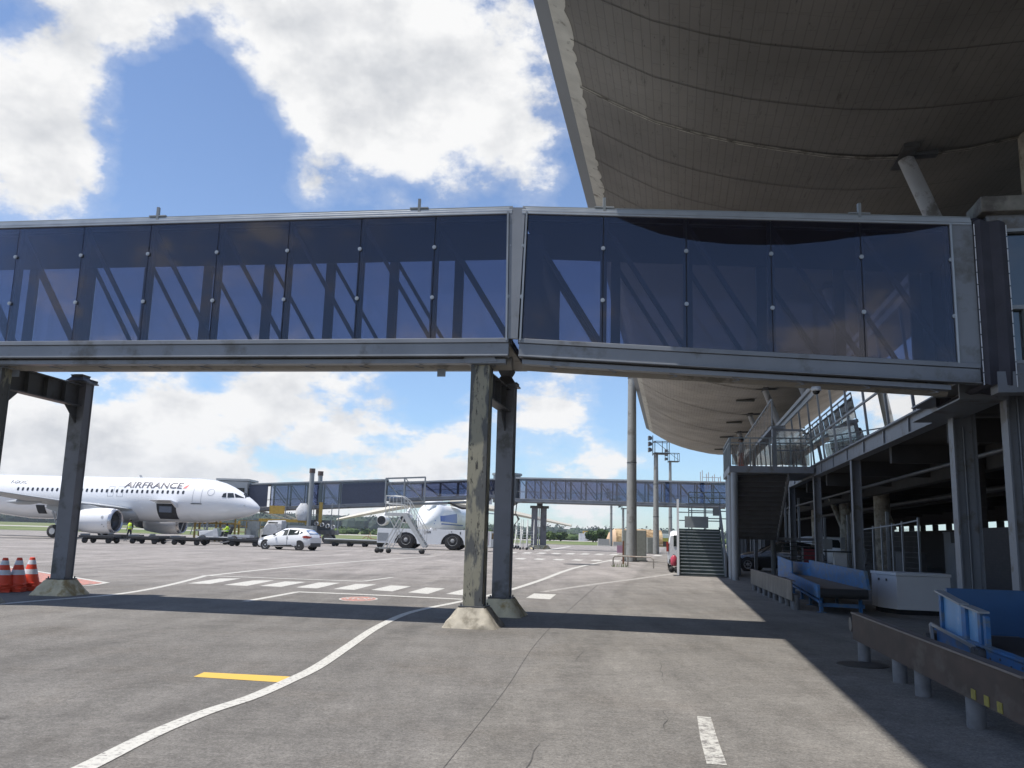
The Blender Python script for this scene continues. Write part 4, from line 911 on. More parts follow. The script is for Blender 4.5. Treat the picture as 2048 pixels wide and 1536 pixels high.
# odds and ends in the undercroft
rp_ = thing('red_panel', 'faded red and white upright panel behind the far blue conveyor', 'panel', tuple(onV(1622, 1145, 6)))
p = onV(1622, 1120, 6.0); q = Vector((p.x, p.y, 0))
tp(rp_, 'board', lambda mb: mb.box(q+Vector((0, 0, .85)), (.62, .06, .6), (VD, UD, Vector((0, 0, 1)))), mat('faded_red', (.45, .07, .09), .6, 0, .15, 4))
tp(rp_, 'edge_frame', lambda mb: (mb.box(q+Vector((0, 0, .7))-VD*.35, (.06, .07, 1.0), (VD, UD, Vector((0, 0, 1)))), mb.box(q+Vector((0, 0, .03)), (.7, .4, .06), (VD, UD, Vector((0, 0, 1))))), WHITED)
eq = thing('control_desk', 'pale control desk with dark counter among the pillars behind the fence', 'desk', tuple(onV(1678, 1140, 6.4)))
p = onV(1680, 1120, 6.3); q = Vector((p.x, p.y, 0)); AXT = (VD, UD, Vector((0, 0, 1)))
tp(eq, 'cabinet', lambda mb: mb.box(q+Vector((0, 0, .55)), (.45, .4, 1.05), AXT), WHITED)
tp(eq, 'counter', lambda mb: mb.box(q+Vector((0, 0, 1.12)), (1.7, .5, .06), AXT), DARKSTEEL)
tp(eq, 'screen_box', lambda mb: (mb.box(q+Vector((0, 0, 1.4))-VD*.5, (.42, .3, .4), AXT), mb.box(q+Vector((0, 0, 1.45))+VD*.12, (.16, .12, .45), AXT)), GREY)
tp(eq, 'leg', lambda mb: [mb.bar(q+VD*s, q+VD*s+Vector((0, 0, 1.09)), .05) for s in (-.8, .8)], DARKSTEEL)

# ================================================================ masts
def mast(px, py, u=None, loc=None, r0=.3, r1=.2, h=12, label='', group='floodlight masts', head=True, cab=None, sc=1.0, rail_=None, catw=True):
    p = loc if loc else G(px, py); t = thing('floodlight_mast', label, 'lamp mast', (p.x, p.y, 0), 0, group)
    mb = MB(); mb.tube([(0, 0, 0), (0, 0, h*.5), (0, 0, h)], [r0, (r0+r1)/2, r1], 20); mb.build('pole', mat('galvanised_pole', (.30, .30, .28), .6, .3, .12, 2, dirt=(.2, .19, .17), dirtamt=.3), t)
    mb = MB(); mb.tube([(0, 0, 0), (0, 0, .03)], r0*1.5, 20); mb.build('base_flange', DARKSTEEL, t)
    if r0 > .2:
        for z in (h*.36, h*.68):
            mb = MB(); rr = r0+(r1-r0)*z/h; mb.tube([(0, 0, z), (0, 0, z+.06)], rr+.02, 20, cap=False); mb.build('joint_ring', DARKSTEEL, t)
    if catw:
        mb = MB(); s = sc; x0, x1 = -.2*s, 1.15*s
        for z in (h-.1*s, h+1.0*s):
            mb.bar((x0, -.6*s, z), (x1, -.6*s, z), .06*s); mb.bar((x0, .6*s, z), (x1, .6*s, z), .06*s); mb.bar((x1, -.6*s, z), (x1, .6*s, z), .06*s); mb.bar((x0, -.6*s, z), (x0, .6*s, z), .06*s)
        for x, y in ((x0, -.6*s), (x1, -.6*s), (x1, .6*s), (x0, .6*s), (.5*s, -.6*s)): mb.bar((x, y, h-.1*s), (x, y, h+1.0*s), .06*s)
        mb.bx(x0, x1, -.6*s, .6*s, h-.16*s, h-.05*s); mb.bar((x0, -.6*s, h+1*s), (x1, -.6*s, h), .04*s); mb.build('service_cage', DARKSTEEL, t)
        for k in range(3):
            mb = MB(); c = Vector((-.45*s, 0, h+.2*s+k*.55*s)); mb.loft([[c+Vector((-.1*s*q, y*q, z*q)) + Vector((dx, 0, 0)) for y, z in ((-.32*s, -.18*s), (.32*s, -.18*s), (.32*s, .24*s), (-.32*s, .24*s))] for dx, q in ((.12*s, .55), (-.04*s, .9), (-.16*s, 1.0))], smooth=False)
            mb.build('floodlight', DARKSTEEL, t)
        mb = MB(); mb.bar((-.3*s, 0, h-.3*s), (-.3*s, 0, h+1.6*s), .07*s); mb.build('lamp_bracket', DARKSTEEL, t)
    if cab:
        c, w, d, hh = cab
        mb = MB(); mb.bx(c[0]-w/2, c[0]+w/2, c[1], c[1]+d, .06, hh); o = mb.build('cabinet', mat('cabinet_grey_green', (.22, .23, .205), .6, 0, .08, 2, dirt=(.15, .15, .13), dirtamt=.2), t, bevel=.02)
        mb = MB(); mb.bx(c[0]-w/2-.06, c[0]+w/2+.06, c[1]-.05, c[1]+d+.05, 0, .058); mb.build('plinth', DARKSTEEL, t)
    return t
m1 = G(1268, 1130); p1 = T(54.0, -2.62)
mA = mast(0, 0, loc=p1, r0=.33, r1=.22, h=16.6, label='thick grey floodlight mast in front of the roof edge, nearest of the masts', sc=1.9)
# its cabinet and guard rail are separate things on the apron
cb = G(1270, 1126); 
tcab = thing('electrical_cabinet', 'tall grey green electrical cabinet standing behind the nearest floodlight mast', 'cabinet', tuple(T(55.6, -2.5)))
c = T(55.4, -2.5); 
tp(tcab, 'body', lambda mb: mb.box(c+Vector((0, 0, .98)), (1.45, .7, 1.84), (VD, UD, Vector((0, 0, 1)))), mat('cabinet_grey_green', (.22, .23, .205)), bevel=.02)
tp(tcab, 'plinth', lambda mb: mb.box(c+Vector((0, 0, .03)), (1.6, .9, .06), (VD, UD, Vector((0, 0, 1)))), DARKSTEEL)
tp(tcab, 'door_seam', lambda mb: mb.box(c+Vector((0, 0, 1.0))-UD*.356, (.02, .01, 1.7), (VD, UD, Vector((0, 0, 1)))), DARKSTEEL)
def hoop(label, a, b_, h, w=.07):
    t = thing('guard_hoop', label, 'guard rail', (a.x, a.y, 0), 0, 'tube guard hoops round the masts'); d = (b_-a).normalized(); bk = Vector((-d.y, d.x, 0))*1.6; up = Vector((0, 0, h))
    r_ = .12
    tp(t, 'rail', lambda mb: mb.tube([a, a+up*.8, a+up+d*r_, b_+up-d*r_, b_+up*.8, b_], w/2, 8), mat('dull_tube', (.26, .24, .21), .6, .3, .2, 5, dirt=(.18, .1, .06), dirtamt=.4))
    tp(t, 'return_rail', lambda mb: (mb.tube([a+up+d*r_, a+up+bk], w/2, 8), mb.tube([a+up+bk, a+bk], w/2, 8)), mat('dull_tube', (.26, .24, .21)))
    return t
ha, hb = G(1226, 1133), G(1307, 1137)
hoop('grey tube guard hoop around the nearest floodlight mast', ha, hb, .52)
pk = G(1241, 1128); ps = thing('post_sign', 'small faded pink panel on a rusty post beside the nearest mast', 'sign', (pk.x, pk.y, 0))
mb = MB(); mb.bar((.15, 0, 0), (.15, 0, 1.25), .09); mb.build('post', mat('rusty_post', (.2, .09, .05), .8), ps)
mb = MB(); mb.bx(-.2, .1, -.03, .03, .6, 1.0); mb.build('panel', mat('faded_pink', (.42, .25, .34), .7), ps)
mB = mast(0, 0, loc=T(82.5, -1.75), r0=.30, r1=.2, h=9.4, label='brownish floodlight mast with dark lamp cage against the roof, second of the masts', sc=1.0, cab=((-.2, .6), 1.0, .7, 1.5))
hoop('tube guard hoop around the second floodlight mast', G(1298, 1106), G(1345, 1108), .8)
mC = mast(1341, 1100, r0=.26, r1=.17, h=11.4, label='slender floodlight mast with lamp cage against open sky, third of the masts', sc=.95)
for (x, y, hh, lb) in ((1222, 1092, 10.3, 'thin distant mast left of the thick mast, first of a thin pair'), (1246, 1092, 8.6, 'thin distant mast closest to the left of the thick mast')):
    mast(x, y, r0=.22, r1=.18, h=hh*.73, label=lb, group='thin distant masts', sc=1.1)
tp_ = G(1222, 1092)
# traffic cones (stacks)
def cone(loc, label):
    t = thing('traffic_cone', label, 'traffic cone', loc, random.uniform(0, 1), 'orange traffic cones stacked by the trestle')
    prof_ = lambda z: .165*(1-z/.62)+.028
    H_ = .54
    mb = MB(); mb.box((0, 0, .015), (.36, .36, .03)); mb.build('base', ORANGE, t, bevel=.008)
    mb = MB(); mb.lathe([(prof_(z), z) for z in (.03, .20)], n=24); mb.lathe([(prof_(z), z) for z in (.30, .40)], n=24); mb.lathe([(prof_(z), z) for z in (.49, H_)], n=24); mb.lathe([(prof_(H_), H_), (prof_(H_)*.8, H_+.005), (.0001, H_+.005)], n=24); mb.build('cone_body', ORANGE, t)
    mb = MB(); mb.lathe([(prof_(z)+.001, z) for z in (.20, .30)], n=24); mb.lathe([(prof_(z)+.001, z) for z in (.40, .49)], n=24); mb.build('reflective_band', GLOSSW, t)
    return t
c0 = None
names = ['leftmost', 'middle', 'right hand']
for j, (x, y) in enumerate(((3, 1184), (31, 1183), (58, 1181))):
    g = G(x, y)
    for k in range(4):
        z = k*.048
        lb = f'orange and white traffic cone, {["bottom", "second lowest", "second highest", "topmost"][k]} of the {names[j]} stack'
        if c0 is None: c0 = cone((g.x, g.y, 0), lb); o = c0
        else: o = dup(c0, (g.x+random.uniform(-.006, .006), g.y, z), random.uniform(0, 1.5), lb)
# ================================================================ narrow body airliner
PLW = mat('aircraft_white', (.74, .75, .77), .25, 0, .015, .6, coat=.5); PLG = mat('aircraft_grey', (.38, .40, .42), .4, .1, .05, 1)
LIP = mat('engine_lip', (.5, .5, .52), .25, .8, .05, 3); FAN = mat('engine_fan', (.06, .065, .075), .35, .6, .3, 6)
FS = [(0, 3.12, .03, .03), (.12, 3.13, .26, .26), (.35, 3.15, .46, .46), (.8, 3.22, .74, .74), (1.4, 3.33, 1.02, 1.03), (2.0, 3.44, 1.27, 1.26), (2.7, 3.56, 1.53, 1.47), (3.5, 3.66, 1.77, 1.66), (4.5, 3.72, 1.95, 1.82), (6, 3.75, 2.06, 1.95), (7.5, 3.75, 2.07, 1.975),
      (23, 3.75, 2.07, 1.975), (26, 3.9, 1.93, 1.85), (29, 4.2, 1.62, 1.5), (32, 4.55, 1.22, 1.1), (35, 4.9, .72, .65), (37.3, 5.1, .28, .25)]
def fat(x):
    for i in range(len(FS)-1):
        if FS[i][0] <= x <= FS[i+1][0]:
            t = (x-FS[i][0])/(FS[i+1][0]-FS[i][0]); return [FS[i][k]*(1-t)+FS[i+1][k]*t for k in (1, 2, 3)]
    return FS[-1][1:]
def fy(x, z, e=.012):
    cz, hh, hw = fat(x); q = max(0, 1-((z-cz)/hh)**2); return hw*math.sqrt(q)+e
def decal(mb, poly, e=.012, div=1):
    mb.add([(x, fy(x, z, e), z) for x, z in poly], [tuple(range(len(poly)))], False)
def rdecal(mb, x0, x1, z0, z1, e=.012, r=.3, n=3):
    # rounded rectangle as fan of strips so that it hugs the curved skin
    rows = 6; vs = []; 
    for j in range(rows+1):
        t = j/rows; z = z0+(z1-z0)*t; k = min(t, 1-t)*2; w = 1 if k > .5 else (1-r)+r*math.sqrt(max(0, 1-(1-k*2)**2))
        xm = (x0+x1)/2; h_ = (x1-x0)/2*w; vs += [(xm-h_, fy(xm-h_, z, e), z), (xm+h_, fy(xm+h_, z, e), z)]
    mb.add(vs, [(2*i, 2*i+1, 2*i+3, 2*i+2) for i in range(rows)], False)
def frame(mb, x0, x1, z0, z1, w=.035, e=.01):
    for a in ((x0, x1, z0, z0+w), (x0, x1, z1-w, z1), (x0, x0+w, z0, z1), (x1-w, x1, z0, z1)):
        rows = max(1, int((a[3]-a[2])/.25)); vs = []
        for j in range(rows+1): z = a[2]+(a[3]-a[2])*j/rows; vs += [(a[0], fy(a[0], z, e), z), (a[1], fy(a[1], z, e), z)]
        mb.add(vs, [(2*i, 2*i+1, 2*i+3, 2*i+2) for i in range(rows)], False)
NP = atY(520, 1016, 81.5)
pl_ = thing('airliner', 'white twin engine airliner with black AIRFRANCE lettering parked at the left', 'airplane', (NP.x, NP.y, 0), rad(171.8))
def ap(name, fn, mt, par=None, **k):
    mb = MB(); fn(mb); return mb.build(name, mt, par or pl_, **k)
def ell(x, cz, hh, hw, n=40): return [Vector((x, hw*math.cos(2*math.pi*k/n), cz+hh*math.sin(2*math.pi*k/n))) for k in range(n)]
# fuselage (with an open hold recess on the starboard side)
ap('fuselage', lambda mb: mb.loft([ell(*s) for s in FS]), PLW)
ap('belly_fairing', lambda mb: mb.loft([[Vector((x, w*math.cos(2*math.pi*k/24), 2.45+h_*math.sin(2*math.pi*k/24))) for k in range(24)] for x, w, h_ in ((10.6, .4, .3), (11.6, 1.7, .72), (13, 2.15, .92), (17.5, 2.2, .95), (19.5, 1.9, .85), (21.2, .6, .3))]), PLG)
win = mat('cabin_window', (.035, .04, .05), .15, 0, .2, 2)
for i in range(34):
    x = 6.75+i*.508
    if 13.2 < x < 13.35: continue
    ap('cabin_window', lambda mb: rdecal(mb, x-.11, x+.11, 4.27, 4.58, .014, .5), win)
LN = mat('panel_line', (.33, .35, .37), .5)
ap('front_door', lambda mb: frame(mb, 4.95, 5.78, 3.45, 5.2), LN)
ap('door_sill', lambda mb: frame(mb, 4.85, 5.88, 3.36, 3.44, .08, .02), mat('sill_grey', (.2, .21, .22), .5))
for x in (13.0, 13.95): ap('overwing_exit', lambda mb: frame(mb, x-.3, x+.3, 3.9, 4.85, .03), LN)
# cockpit windows
cw = mat('cockpit_window', (.03, .035, .04), .08, 0, .2, 2)
for poly in ([(1.30, 4.05), (1.98, 4.10), (2.18, 4.45), (1.72, 4.50)], [(2.06, 4.09), (2.62, 4.06), (2.72, 4.48), (2.28, 4.50)], [(2.72, 4.06), (3.12, 4.09), (3.05, 4.42), (2.82, 4.50)]):
    ap('cockpit_window', lambda mb: decal(mb, poly, .03), cw)
ap('cockpit_window', lambda mb: mb.add([(1.22, fy(1.22, 4.04, .03), 4.04), (1.62, fy(1.62, 4.46, .03), 4.46), (1.50, .05, 4.62), (1.12, .05, 4.22)], [(0, 1, 2, 3)]), cw)
# lettering on the curved skin (starboard, reads nose-wards)
def letters(name, s, x_left, z0, size, mt, shear=0, sx=1, bold=0, e=.02, col=None):
    vs, fs = text_mesh(s, size, shear, sx, bold)
    mb = MB(); mb.add([(x_left-v.x, fy(x_left-v.x, z0+v.y, e), z0+v.y) for v in vs], fs); return mb.build(name, mt, pl_), max(v.x for v in vs)
NAVYP = mat('lettering_navy', (.015, .018, .05), .5)
_, wl = letters('airline_lettering', 'AIRFRANCE', 12.75, 4.82, .82, NAVYP, .06, 1.0, .012)
sc_ = 5.75/wl
bpy.data.objects.remove(_); letters('airline_lettering', 'AIRFRANCE', 12.75, 4.80, .76, NAVYP, .05, sc_*.82/.76, .014, .05)
ap('red_slash', lambda mb: mb.add([(6.9-q, fy(6.9-q, z, .02), z) for q, z in ((-.0, 4.80), (.3, 4.80), (.52, 5.08), (.74, 5.33), (.45, 5.33), (.22, 5.08))], [(0, 1, 2, 5), (5, 2, 3, 4)]), mat('slash_red', (.6, .02, .03), .4))
letters('registration', 'F-GKXC', 24.6, 4.95, .42, mat('lettering_grey', (.10, .11, .13), .5), 0, 1.15, .004)
ap('nose_emblem', lambda mb: [mb.add([(4.15+r*math.cos(a)*1, fy(4.15+r*math.cos(a), 4.5+r*math.sin(a), .012), 4.5+r*math.sin(a)) for r, a in ((.28, 2*math.pi*k/20), (.32, 2*math.pi*k/20), (.32, 2*math.pi*(k+1)/20), (.28, 2*math.pi*(k+1)/20))], [(0, 1, 2, 3)]) for k in range(20)], LN)
# cargo doors: dark openings with raised doors
HOLD = mat('cargo_hold', (.022, .024, .03), .7, 0, .4, 3)
def opening(mb, x0, x1, z0, z1, e=.02):
    rows = 6; vs = []
    for j in range(rows+1): z = z0+(z1-z0)*j/rows; vs += [(x0-.0, fy(x0, z, e), z), (x1, fy(x1, z, e), z)]
    mb.add(vs, [(2*i, 2*i+1, 2*i+3, 2*i+2) for i in range(rows)])
ap('cargo_hold_opening', lambda mb: opening(mb, 7.35, 9.25, 1.95, 3.35), HOLD)
ap('cargo_container', lambda mb: mb.hexa([(7.7, 1.85, 2.55), (8.9, 1.85, 2.55), (8.9, 1.97, 2.55), (7.7, 1.97, 2.55), (7.7, 1.85, 3.1), (8.9, 1.85, 3.1), (8.9, 1.985, 3.1), (7.7, 1.985, 3.1)]), mat('container_blue_grey', (.12, .14, .18), .5))
ap('cargo_door', lambda mb: mb.hexa([(7.25, 1.96, 3.40), (9.35, 1.96, 3.40), (9.35, 3.15, 3.62), (7.25, 3.15, 3.62), (7.25, 1.97, 3.5), (9.35, 1.97, 3.5), (9.35, 3.15, 3.68), (7.25, 3.15, 3.68)]), PLW, bevel=.03)
ap('cargo_door_edge', lambda mb: mb.hexa([(7.2, 1.9, 3.0), (7.34, 1.9, 3.0), (7.34, 2.0, 3.0), (7.2, 2.0, 3.0), (7.2, 1.95, 3.4), (7.34, 1.95, 3.4), (7.34, 3.0, 3.56), (7.2, 3.0, 3.56)]), PLW)
ap('cargo_hold_opening', lambda mb: opening(mb, 20.6, 21.5, 2.15, 2.95), HOLD)
ap('gear_bay', lambda mb: mb.bx(17.0, 19.0, 2.185, 2.21, 2.0, 3.0), HOLD)
# wings
def wing(sg):
    def sec(x, y, z, c, th, n=14):
        o = []
        for k in range(n):
            a = 2*math.pi*k/n; t = (1+math.cos(a))/2; yy = math.sin(a)*th*(math.sin(math.pi*min(1, (1-t)*1.0+.02))**.5)*.5
            o.append(Vector((x+c*(1-t), y*sg, z+yy)))
        return o
    S = [(11.6, 1.6, 2.75, 7.2, .85), (13.4, 5.2, 3.05, 5.0, .62), (14.4, 6.7, 3.15, 3.9, .5), (20.2, 16.9, 4.35, 1.6, .18)]
    mb = MB(); mb.loft([sec(*s) for s in S]); mb.build('wing', PLG, pl_)
    mb = MB(); mb.add([(20.6, 16.95*sg, 4.35), (21.9, 16.95*sg, 4.35), (22.2, 17.1*sg, 5.1), (21.6, 17.1*sg, 5.1), (20.6, 17.0*sg, 4.35), (21.9, 17.0*sg, 4.35), (22.2, 17.14*sg, 5.1), (21.6, 17.14*sg, 5.1)], [(0, 1, 2, 3), (4, 5, 6, 7)]); mb.build('wing_tip_fence', PLW, pl_)
    for (x, y, z) in ((17.6, 4.2, 2.75), (18.6, 8.0, 3.05), (19.8, 11.5, 3.45)):
        mb = MB(); mb.loft([[Vector((x+d, sg*(y+w*math.cos(q*math.pi/4)), z+w*1.2*math.sin(q*math.pi/4))) for q in range(8)] for d, w in ((-2.2, .03), (-1.2, .18), (0, .2), (1.2, .03))]); mb.build('flap_fairing', PLG, pl_)
wing(1); wing(-1)
def engine(sg):
    yc, zc_ = 5.75*sg, 1.62
    mb = MB(); mb.lathe([(.93, 10.62), (1.03, 10.75), (1.10, 11.1), (1.13, 11.8), (1.10, 12.8), (.98, 13.8), (.84, 14.5), (.80, 14.52)], (0, yc, zc_), 'x', 32); n_ = mb.build('engine_nacelle', PLW, pl_)
    mb = MB(); mb.lathe([(.84, 10.95), (.86, 10.7), (.90, 10.6), (.96, 10.58), (1.02, 10.68), (1.07, 10.85)], (0, yc, zc_), 'x', 32); mb.build('inlet_lip', LIP, n_)
    mb = MB(); mb.lathe([(.86, 10.72), (.84, 11.5), (.0001, 11.52)], (0, yc, zc_), 'x', 32); mb.lathe([(.0001, 11.1), (.12, 11.25), (.25, 11.5)], (0, yc, zc_), 'x', 16); 
    mb.build('fan', FAN, n_)
    mb = MB()
    for k in range(24):
        a = 2*math.pi*k/24; c, s = math.cos(a), math.sin(a); c2, s2 = math.cos(a+.16), math.sin(a+.16)
        mb.add([(11.42, yc+.22*c, zc_+.22*s), (11.42, yc+.83*c, zc_+.83*s), (11.50, yc+.83*c2, zc_+.83*s2), (11.50, yc+.22*c2, zc_+.22*s2)], [(0, 1, 2, 3)])
    mb.build('fan_blade', mat('fan_blade', (.13, .14, .15), .3, .7, .1, 4), n_)
    mb = MB(); mb.lathe([(.72, 13.9), (.62, 15.0), (.52, 15.6), (.3, 15.6), (.12, 16.3), (.001, 16.5)], (0, yc, zc_), 'x', 24); mb.build('exhaust', DARKSTEEL, n_)
    mb = MB(); mb.loft([[Vector((x, yc+w, z0)), Vector((x, yc-w, z0)), Vector((x, yc-w, z1)), Vector((x, yc+w, z1))] for x, w, z0, z1 in ((11.9, .08, 2.4, 2.72), (13.5, .2, 2.3, 3.0), (15.5, .2, 2.0, 3.0), (17.5, .05, 2.6, 2.9))], smooth=False); mb.build('pylon', PLG, pl_)
    mb = MB(); mb.lathe([(1.118, 12.02), (1.122, 12.06)], (0, yc, zc_), 'x', 32); mb.build('cowl_seam', LN, n_)
    if sg > 0:
        mb = MB()
        for (x, z, r) in ((11.35, 1.95, .12), (11.3, 1.30, .06), (11.15, 1.12, .05)):
            mb.add([(x+r*math.cos(a), yc+math.sqrt(max(0, 1.12**2-(z+r*math.sin(a)-zc_)**2))+.012, z+r*math.sin(a)) for a in [2*math.pi*k/10 for k in range(10)]], [tuple(range(10))])
        mb.build('nacelle_marking', LN, n_)
engine(1); engine(-1)
def gear(x, y, r, top, two=.42):
    mb = MB(); mb.tube([(x, y, r), (x, y, top)], .1, 10); mb.bar((x+.6, y, top-.3), (x, y, r+.3), .08); g = mb.build('landing_gear', PLG, pl_)
    for s in (-1, 1):
        mb = MB(); mb.lathe([(.0001, s*two-.17), (r*.8, s*two-.17), (r, s*two-.10), (r, s*two+.10), (r*.8, s*two+.17), (.0001, s*two+.17)], (x, y, r), 'y', 24); mb.build('tyre', RUBB, g)
        mb = MB(); mb.lathe([(.0001, s*two+.176), (r*.5, s*two+.176)], (x, y, r), 'y', 16); mb.lathe([(.0001, s*two-.176), (r*.5, s*two-.176)], (x, y, r), 'y', 16); mb.build('wheel_rim', HUB, g)
gear(17.7, 3.8, .58, 2.9); gear(17.7, -3.8, .58, 2.9); gear(5.07, 0, .39, 2.2, .22)
ap('tail_fin', lambda mb: mb.prism([(28.4, -.15, 5.7), (34.8, -.15, 5.9), (36.8, -.12, 11.76), (34.9, -.12, 11.76), (30.2, -.15, 6.4)], (0, .3, 0)), PLW)
ap('tailplane', lambda mb: [mb.prism([(33, .8*s, 5.0), (36, .8*s, 5.0), (37.4, 6.2*s, 5.5), (36.2, 6.2*s, 5.5)], (0, 0, .15)) for s in (1, -1)], PLW)
ap('antenna', lambda mb: (mb.prism([(12, -.02, 5.8), (12.3, -.02, 5.8), (12.4, -.02, 6.05), (12.2, -.02, 6.05)], (0, .04, 0)), mb.bx(1.0, 1.1, 1.0, 1.15, 3.35, 3.4)), PLG)

# ================================================================ distant heavy freighter with high wings
A1P = atY(850, 1040, 232)
an = thing('cargo_plane', 'huge distant white and blue high winged cargo plane seen nose on behind the tow tractor', 'airplane', (A1P.x, A1P.y, 0), rad(90-7.5))
AW = mat('freighter_white', (.72, .73, .74), .35, 0, .05, .3, dirt=(.45, .44, .42), dirtamt=.15, dscale=.3); AB = mat('freighter_blue', (.03, .10, .38), .4)
def np_(name, fn, mt, **k):
    mb = MB(); fn(mb); return mb.build(name, mt, an, **k)
def sup(x, zb, zt, w, n=28, e=.8):
    cz, hh = (zb+zt)/2, (zt-zb)/2
    return [Vector((x, w*(abs(math.cos(a))**e)*(1 if math.cos(a) >= 0 else -1), cz+hh*(abs(math.sin(a))**e)*(1 if math.sin(a) >= 0 else -1))) for a in [2*math.pi*k/n for k in range(n)]]
AF = [(0, 3.1, 3.6, .3), (.8, 2.1, 4.9, 1.4), (2.2, 1.5, 6.3, 2.5), (4, 1.15, 7.6, 3.2), (6, 1.05, 8.9, 3.55), (8, 1.05, 9.3, 3.65), (14, 1.05, 9.2, 3.65), (40, 1.1, 9.2, 3.65), (52, 3, 9.2, 3.1), (62, 5.8, 9.0, 1.9), (68, 7.6, 8.8, .7)]
np_('fuselage', lambda mb: mb.loft([sup(*s) for s in AF]), AW)
np_('cockpit_hump', lambda mb: mb.loft([[Vector((x, w*math.cos(2*math.pi*k/16), z+h_*math.sin(2*math.pi*k/16))) for k in range(16)] for x, w, z, h_ in ((3.2, .3, 7.3, .2), (5, 1.5, 8.6, .9), (7.5, 1.9, 9.1, 1.3), (14, 1.9, 9.2, 1.3), (22, 1.2, 9.2, .9))]), AW)
def band(mb, z0a, z1a, x0, x1, sg, out=.06):
    vs = []; n = 8
    for k in range(n+1):
        x = x0+(x1-x0)*k/n
        for i in range(len(AF)-1):
            if AF[i][0] <= x <= AF[i+1][0]:
                t = (x-AF[i][0])/(AF[i+1][0]-AF[i][0]); zb, zt, w = [AF[i][j]*(1-t)+AF[i+1][j]*t for j in (1, 2, 3)]
        for f in (z0a, z1a):
            fz = f[0]*(1-k/n)+f[1]*k/n; q = max(-.98, min(.98, (fz-(zb+zt)/2)/((zt-zb)/2))); a = math.asin(abs(q)**(1/.8)); y = w*math.cos(a)**.8
            vs.append((x, sg*(y+out), fz))
    mb.add(vs, [(2*i, 2*i+1, 2*i+3, 2*i+2) for i in range(n)])
np_('blue_band', lambda mb: [(band(mb, (4.3, 4.1), (5.6, 6.9), 1.9, 26, s, .12), band(mb, (3.5, 3.4), (3.8, 3.75), 1.6, 36, s, .12)) for s in (1, -1)], AB)
np_('cockpit_windows', lambda mb: (mb.hexa([(4.3, -1.1, 8.35), (4.6, -1.1, 8.35), (4.6, 1.1, 8.35), (4.3, 1.1, 8.35), (4.9, -1.0, 8.9), (5.1, -1, 8.9), (5.1, 1, 8.9), (4.9, 1, 8.9)])), cw)
for sg in (1, -1):
    mb = MB(); mb.loft([[Vector((x-c*.0+c*q, sg*y, z+th*s)) for q, s in ((0, 0), (.15, .5), (.6, .45), (1, 0), (.6, -.3), (.15, -.4))] for x, y, z, c, th in ((22, 2, 10.0, 12, 2.6), (26.5, 14, 8.6, 8.5, 1.9), (36.5, 36.6, 4.4, 3.4, .8))], smooth=False); mb.build('wing', mat('freighter_wing', (.52, .49, .42), .5, 0, .06, .3), an)
    for (x, y, z, r) in ((19.5, 10.5, 5.9, 1.5), (24.5, 18.8, 5.0, 1.45)):
        mb = MB(); mb.lathe([(r*.8, x+.6), (r*.92, x), (r*1.03, x+.5), (r*1.06, x+2), (r*.95, x+4.4), (r*.6, x+6.5)], (0, sg*y, z-.6), 'x', 24); e_ = mb.build('engine_nacelle', AW, an)
        mb = MB(); mb.lathe([(r*.88, x+.15), (.001, x+.8)], (0, sg*y, z-.6), 'x', 24); mb.build('fan', DARK, e_)
        mb = MB(); mb.bar((x+2, sg*y, z+.5), (x+6, sg*y, z+2.0), .4, 1.0); mb.build('pylon', AW, an)
    mb = MB(); mb.prism([(60, sg*1.5, 8.2), (66, sg*1.5, 8.2), (70, sg*12.7, 7.7), (67, sg*12.7, 7.7)], (0, 0, .4)); mb.build('tailplane', AW, an)
np_('tail_fin', lambda mb: mb.prism([(55, -.45, 8.8), (67, -.45, 8.8), (71.5, -.2, 21.5), (66.5, -.2, 21.5)], (0, .8, 0)), AW)
np_('landing_gear', lambda mb: [mb.lathe([(.0001, y-.2), (.6, y-.2), (.6, y+.2), (.0001, y+.2)], (x, 0, .6), 'y', 14) for x in (9, 24, 26, 28, 30, 32) for y in ((-.8, .8) if x == 9 else (-3.3, 3.3))] and [mb.bx(8.7, 9.3, -.4, .4, .4, 1.6), mb.bx(23, 33, -3.2, 3.2, .7, 1.5)], BLACK)

# ================================================================ second boarding bridge
S0 = T(89.0, -16.3)
jb2 = thing('boarding_bridge', 'second glazed grey passenger bridge in the distance running from the terminal to the airliner nose', 'boarding bridge', tuple(S0))
e1 = T(87.0, VF); d2 = (e1-S0).normalized(); n2 = Vector((-d2.y, d2.x, 0)); n2 = n2 if n2.y > 0 else -n2
def RP2(s, n, z): return S0 + d2*(s) + n2*n + Vector((0, 0, z-.012*s))
RP2.__name__ = 'RP2'
seam2 = [.45+i*1.62 for i in range(14)]
def simple_bridge(root, P, s0, s1, seams, W, zb, zt, alt=False):
    build_bridge(root, P, s0, s1, seams, detail=False, W=W, zb=zb, zt=zt)
simple_bridge(jb2, RP2, 0, (e1-S0).length, seam2, 2.5, 5.12, 7.15)
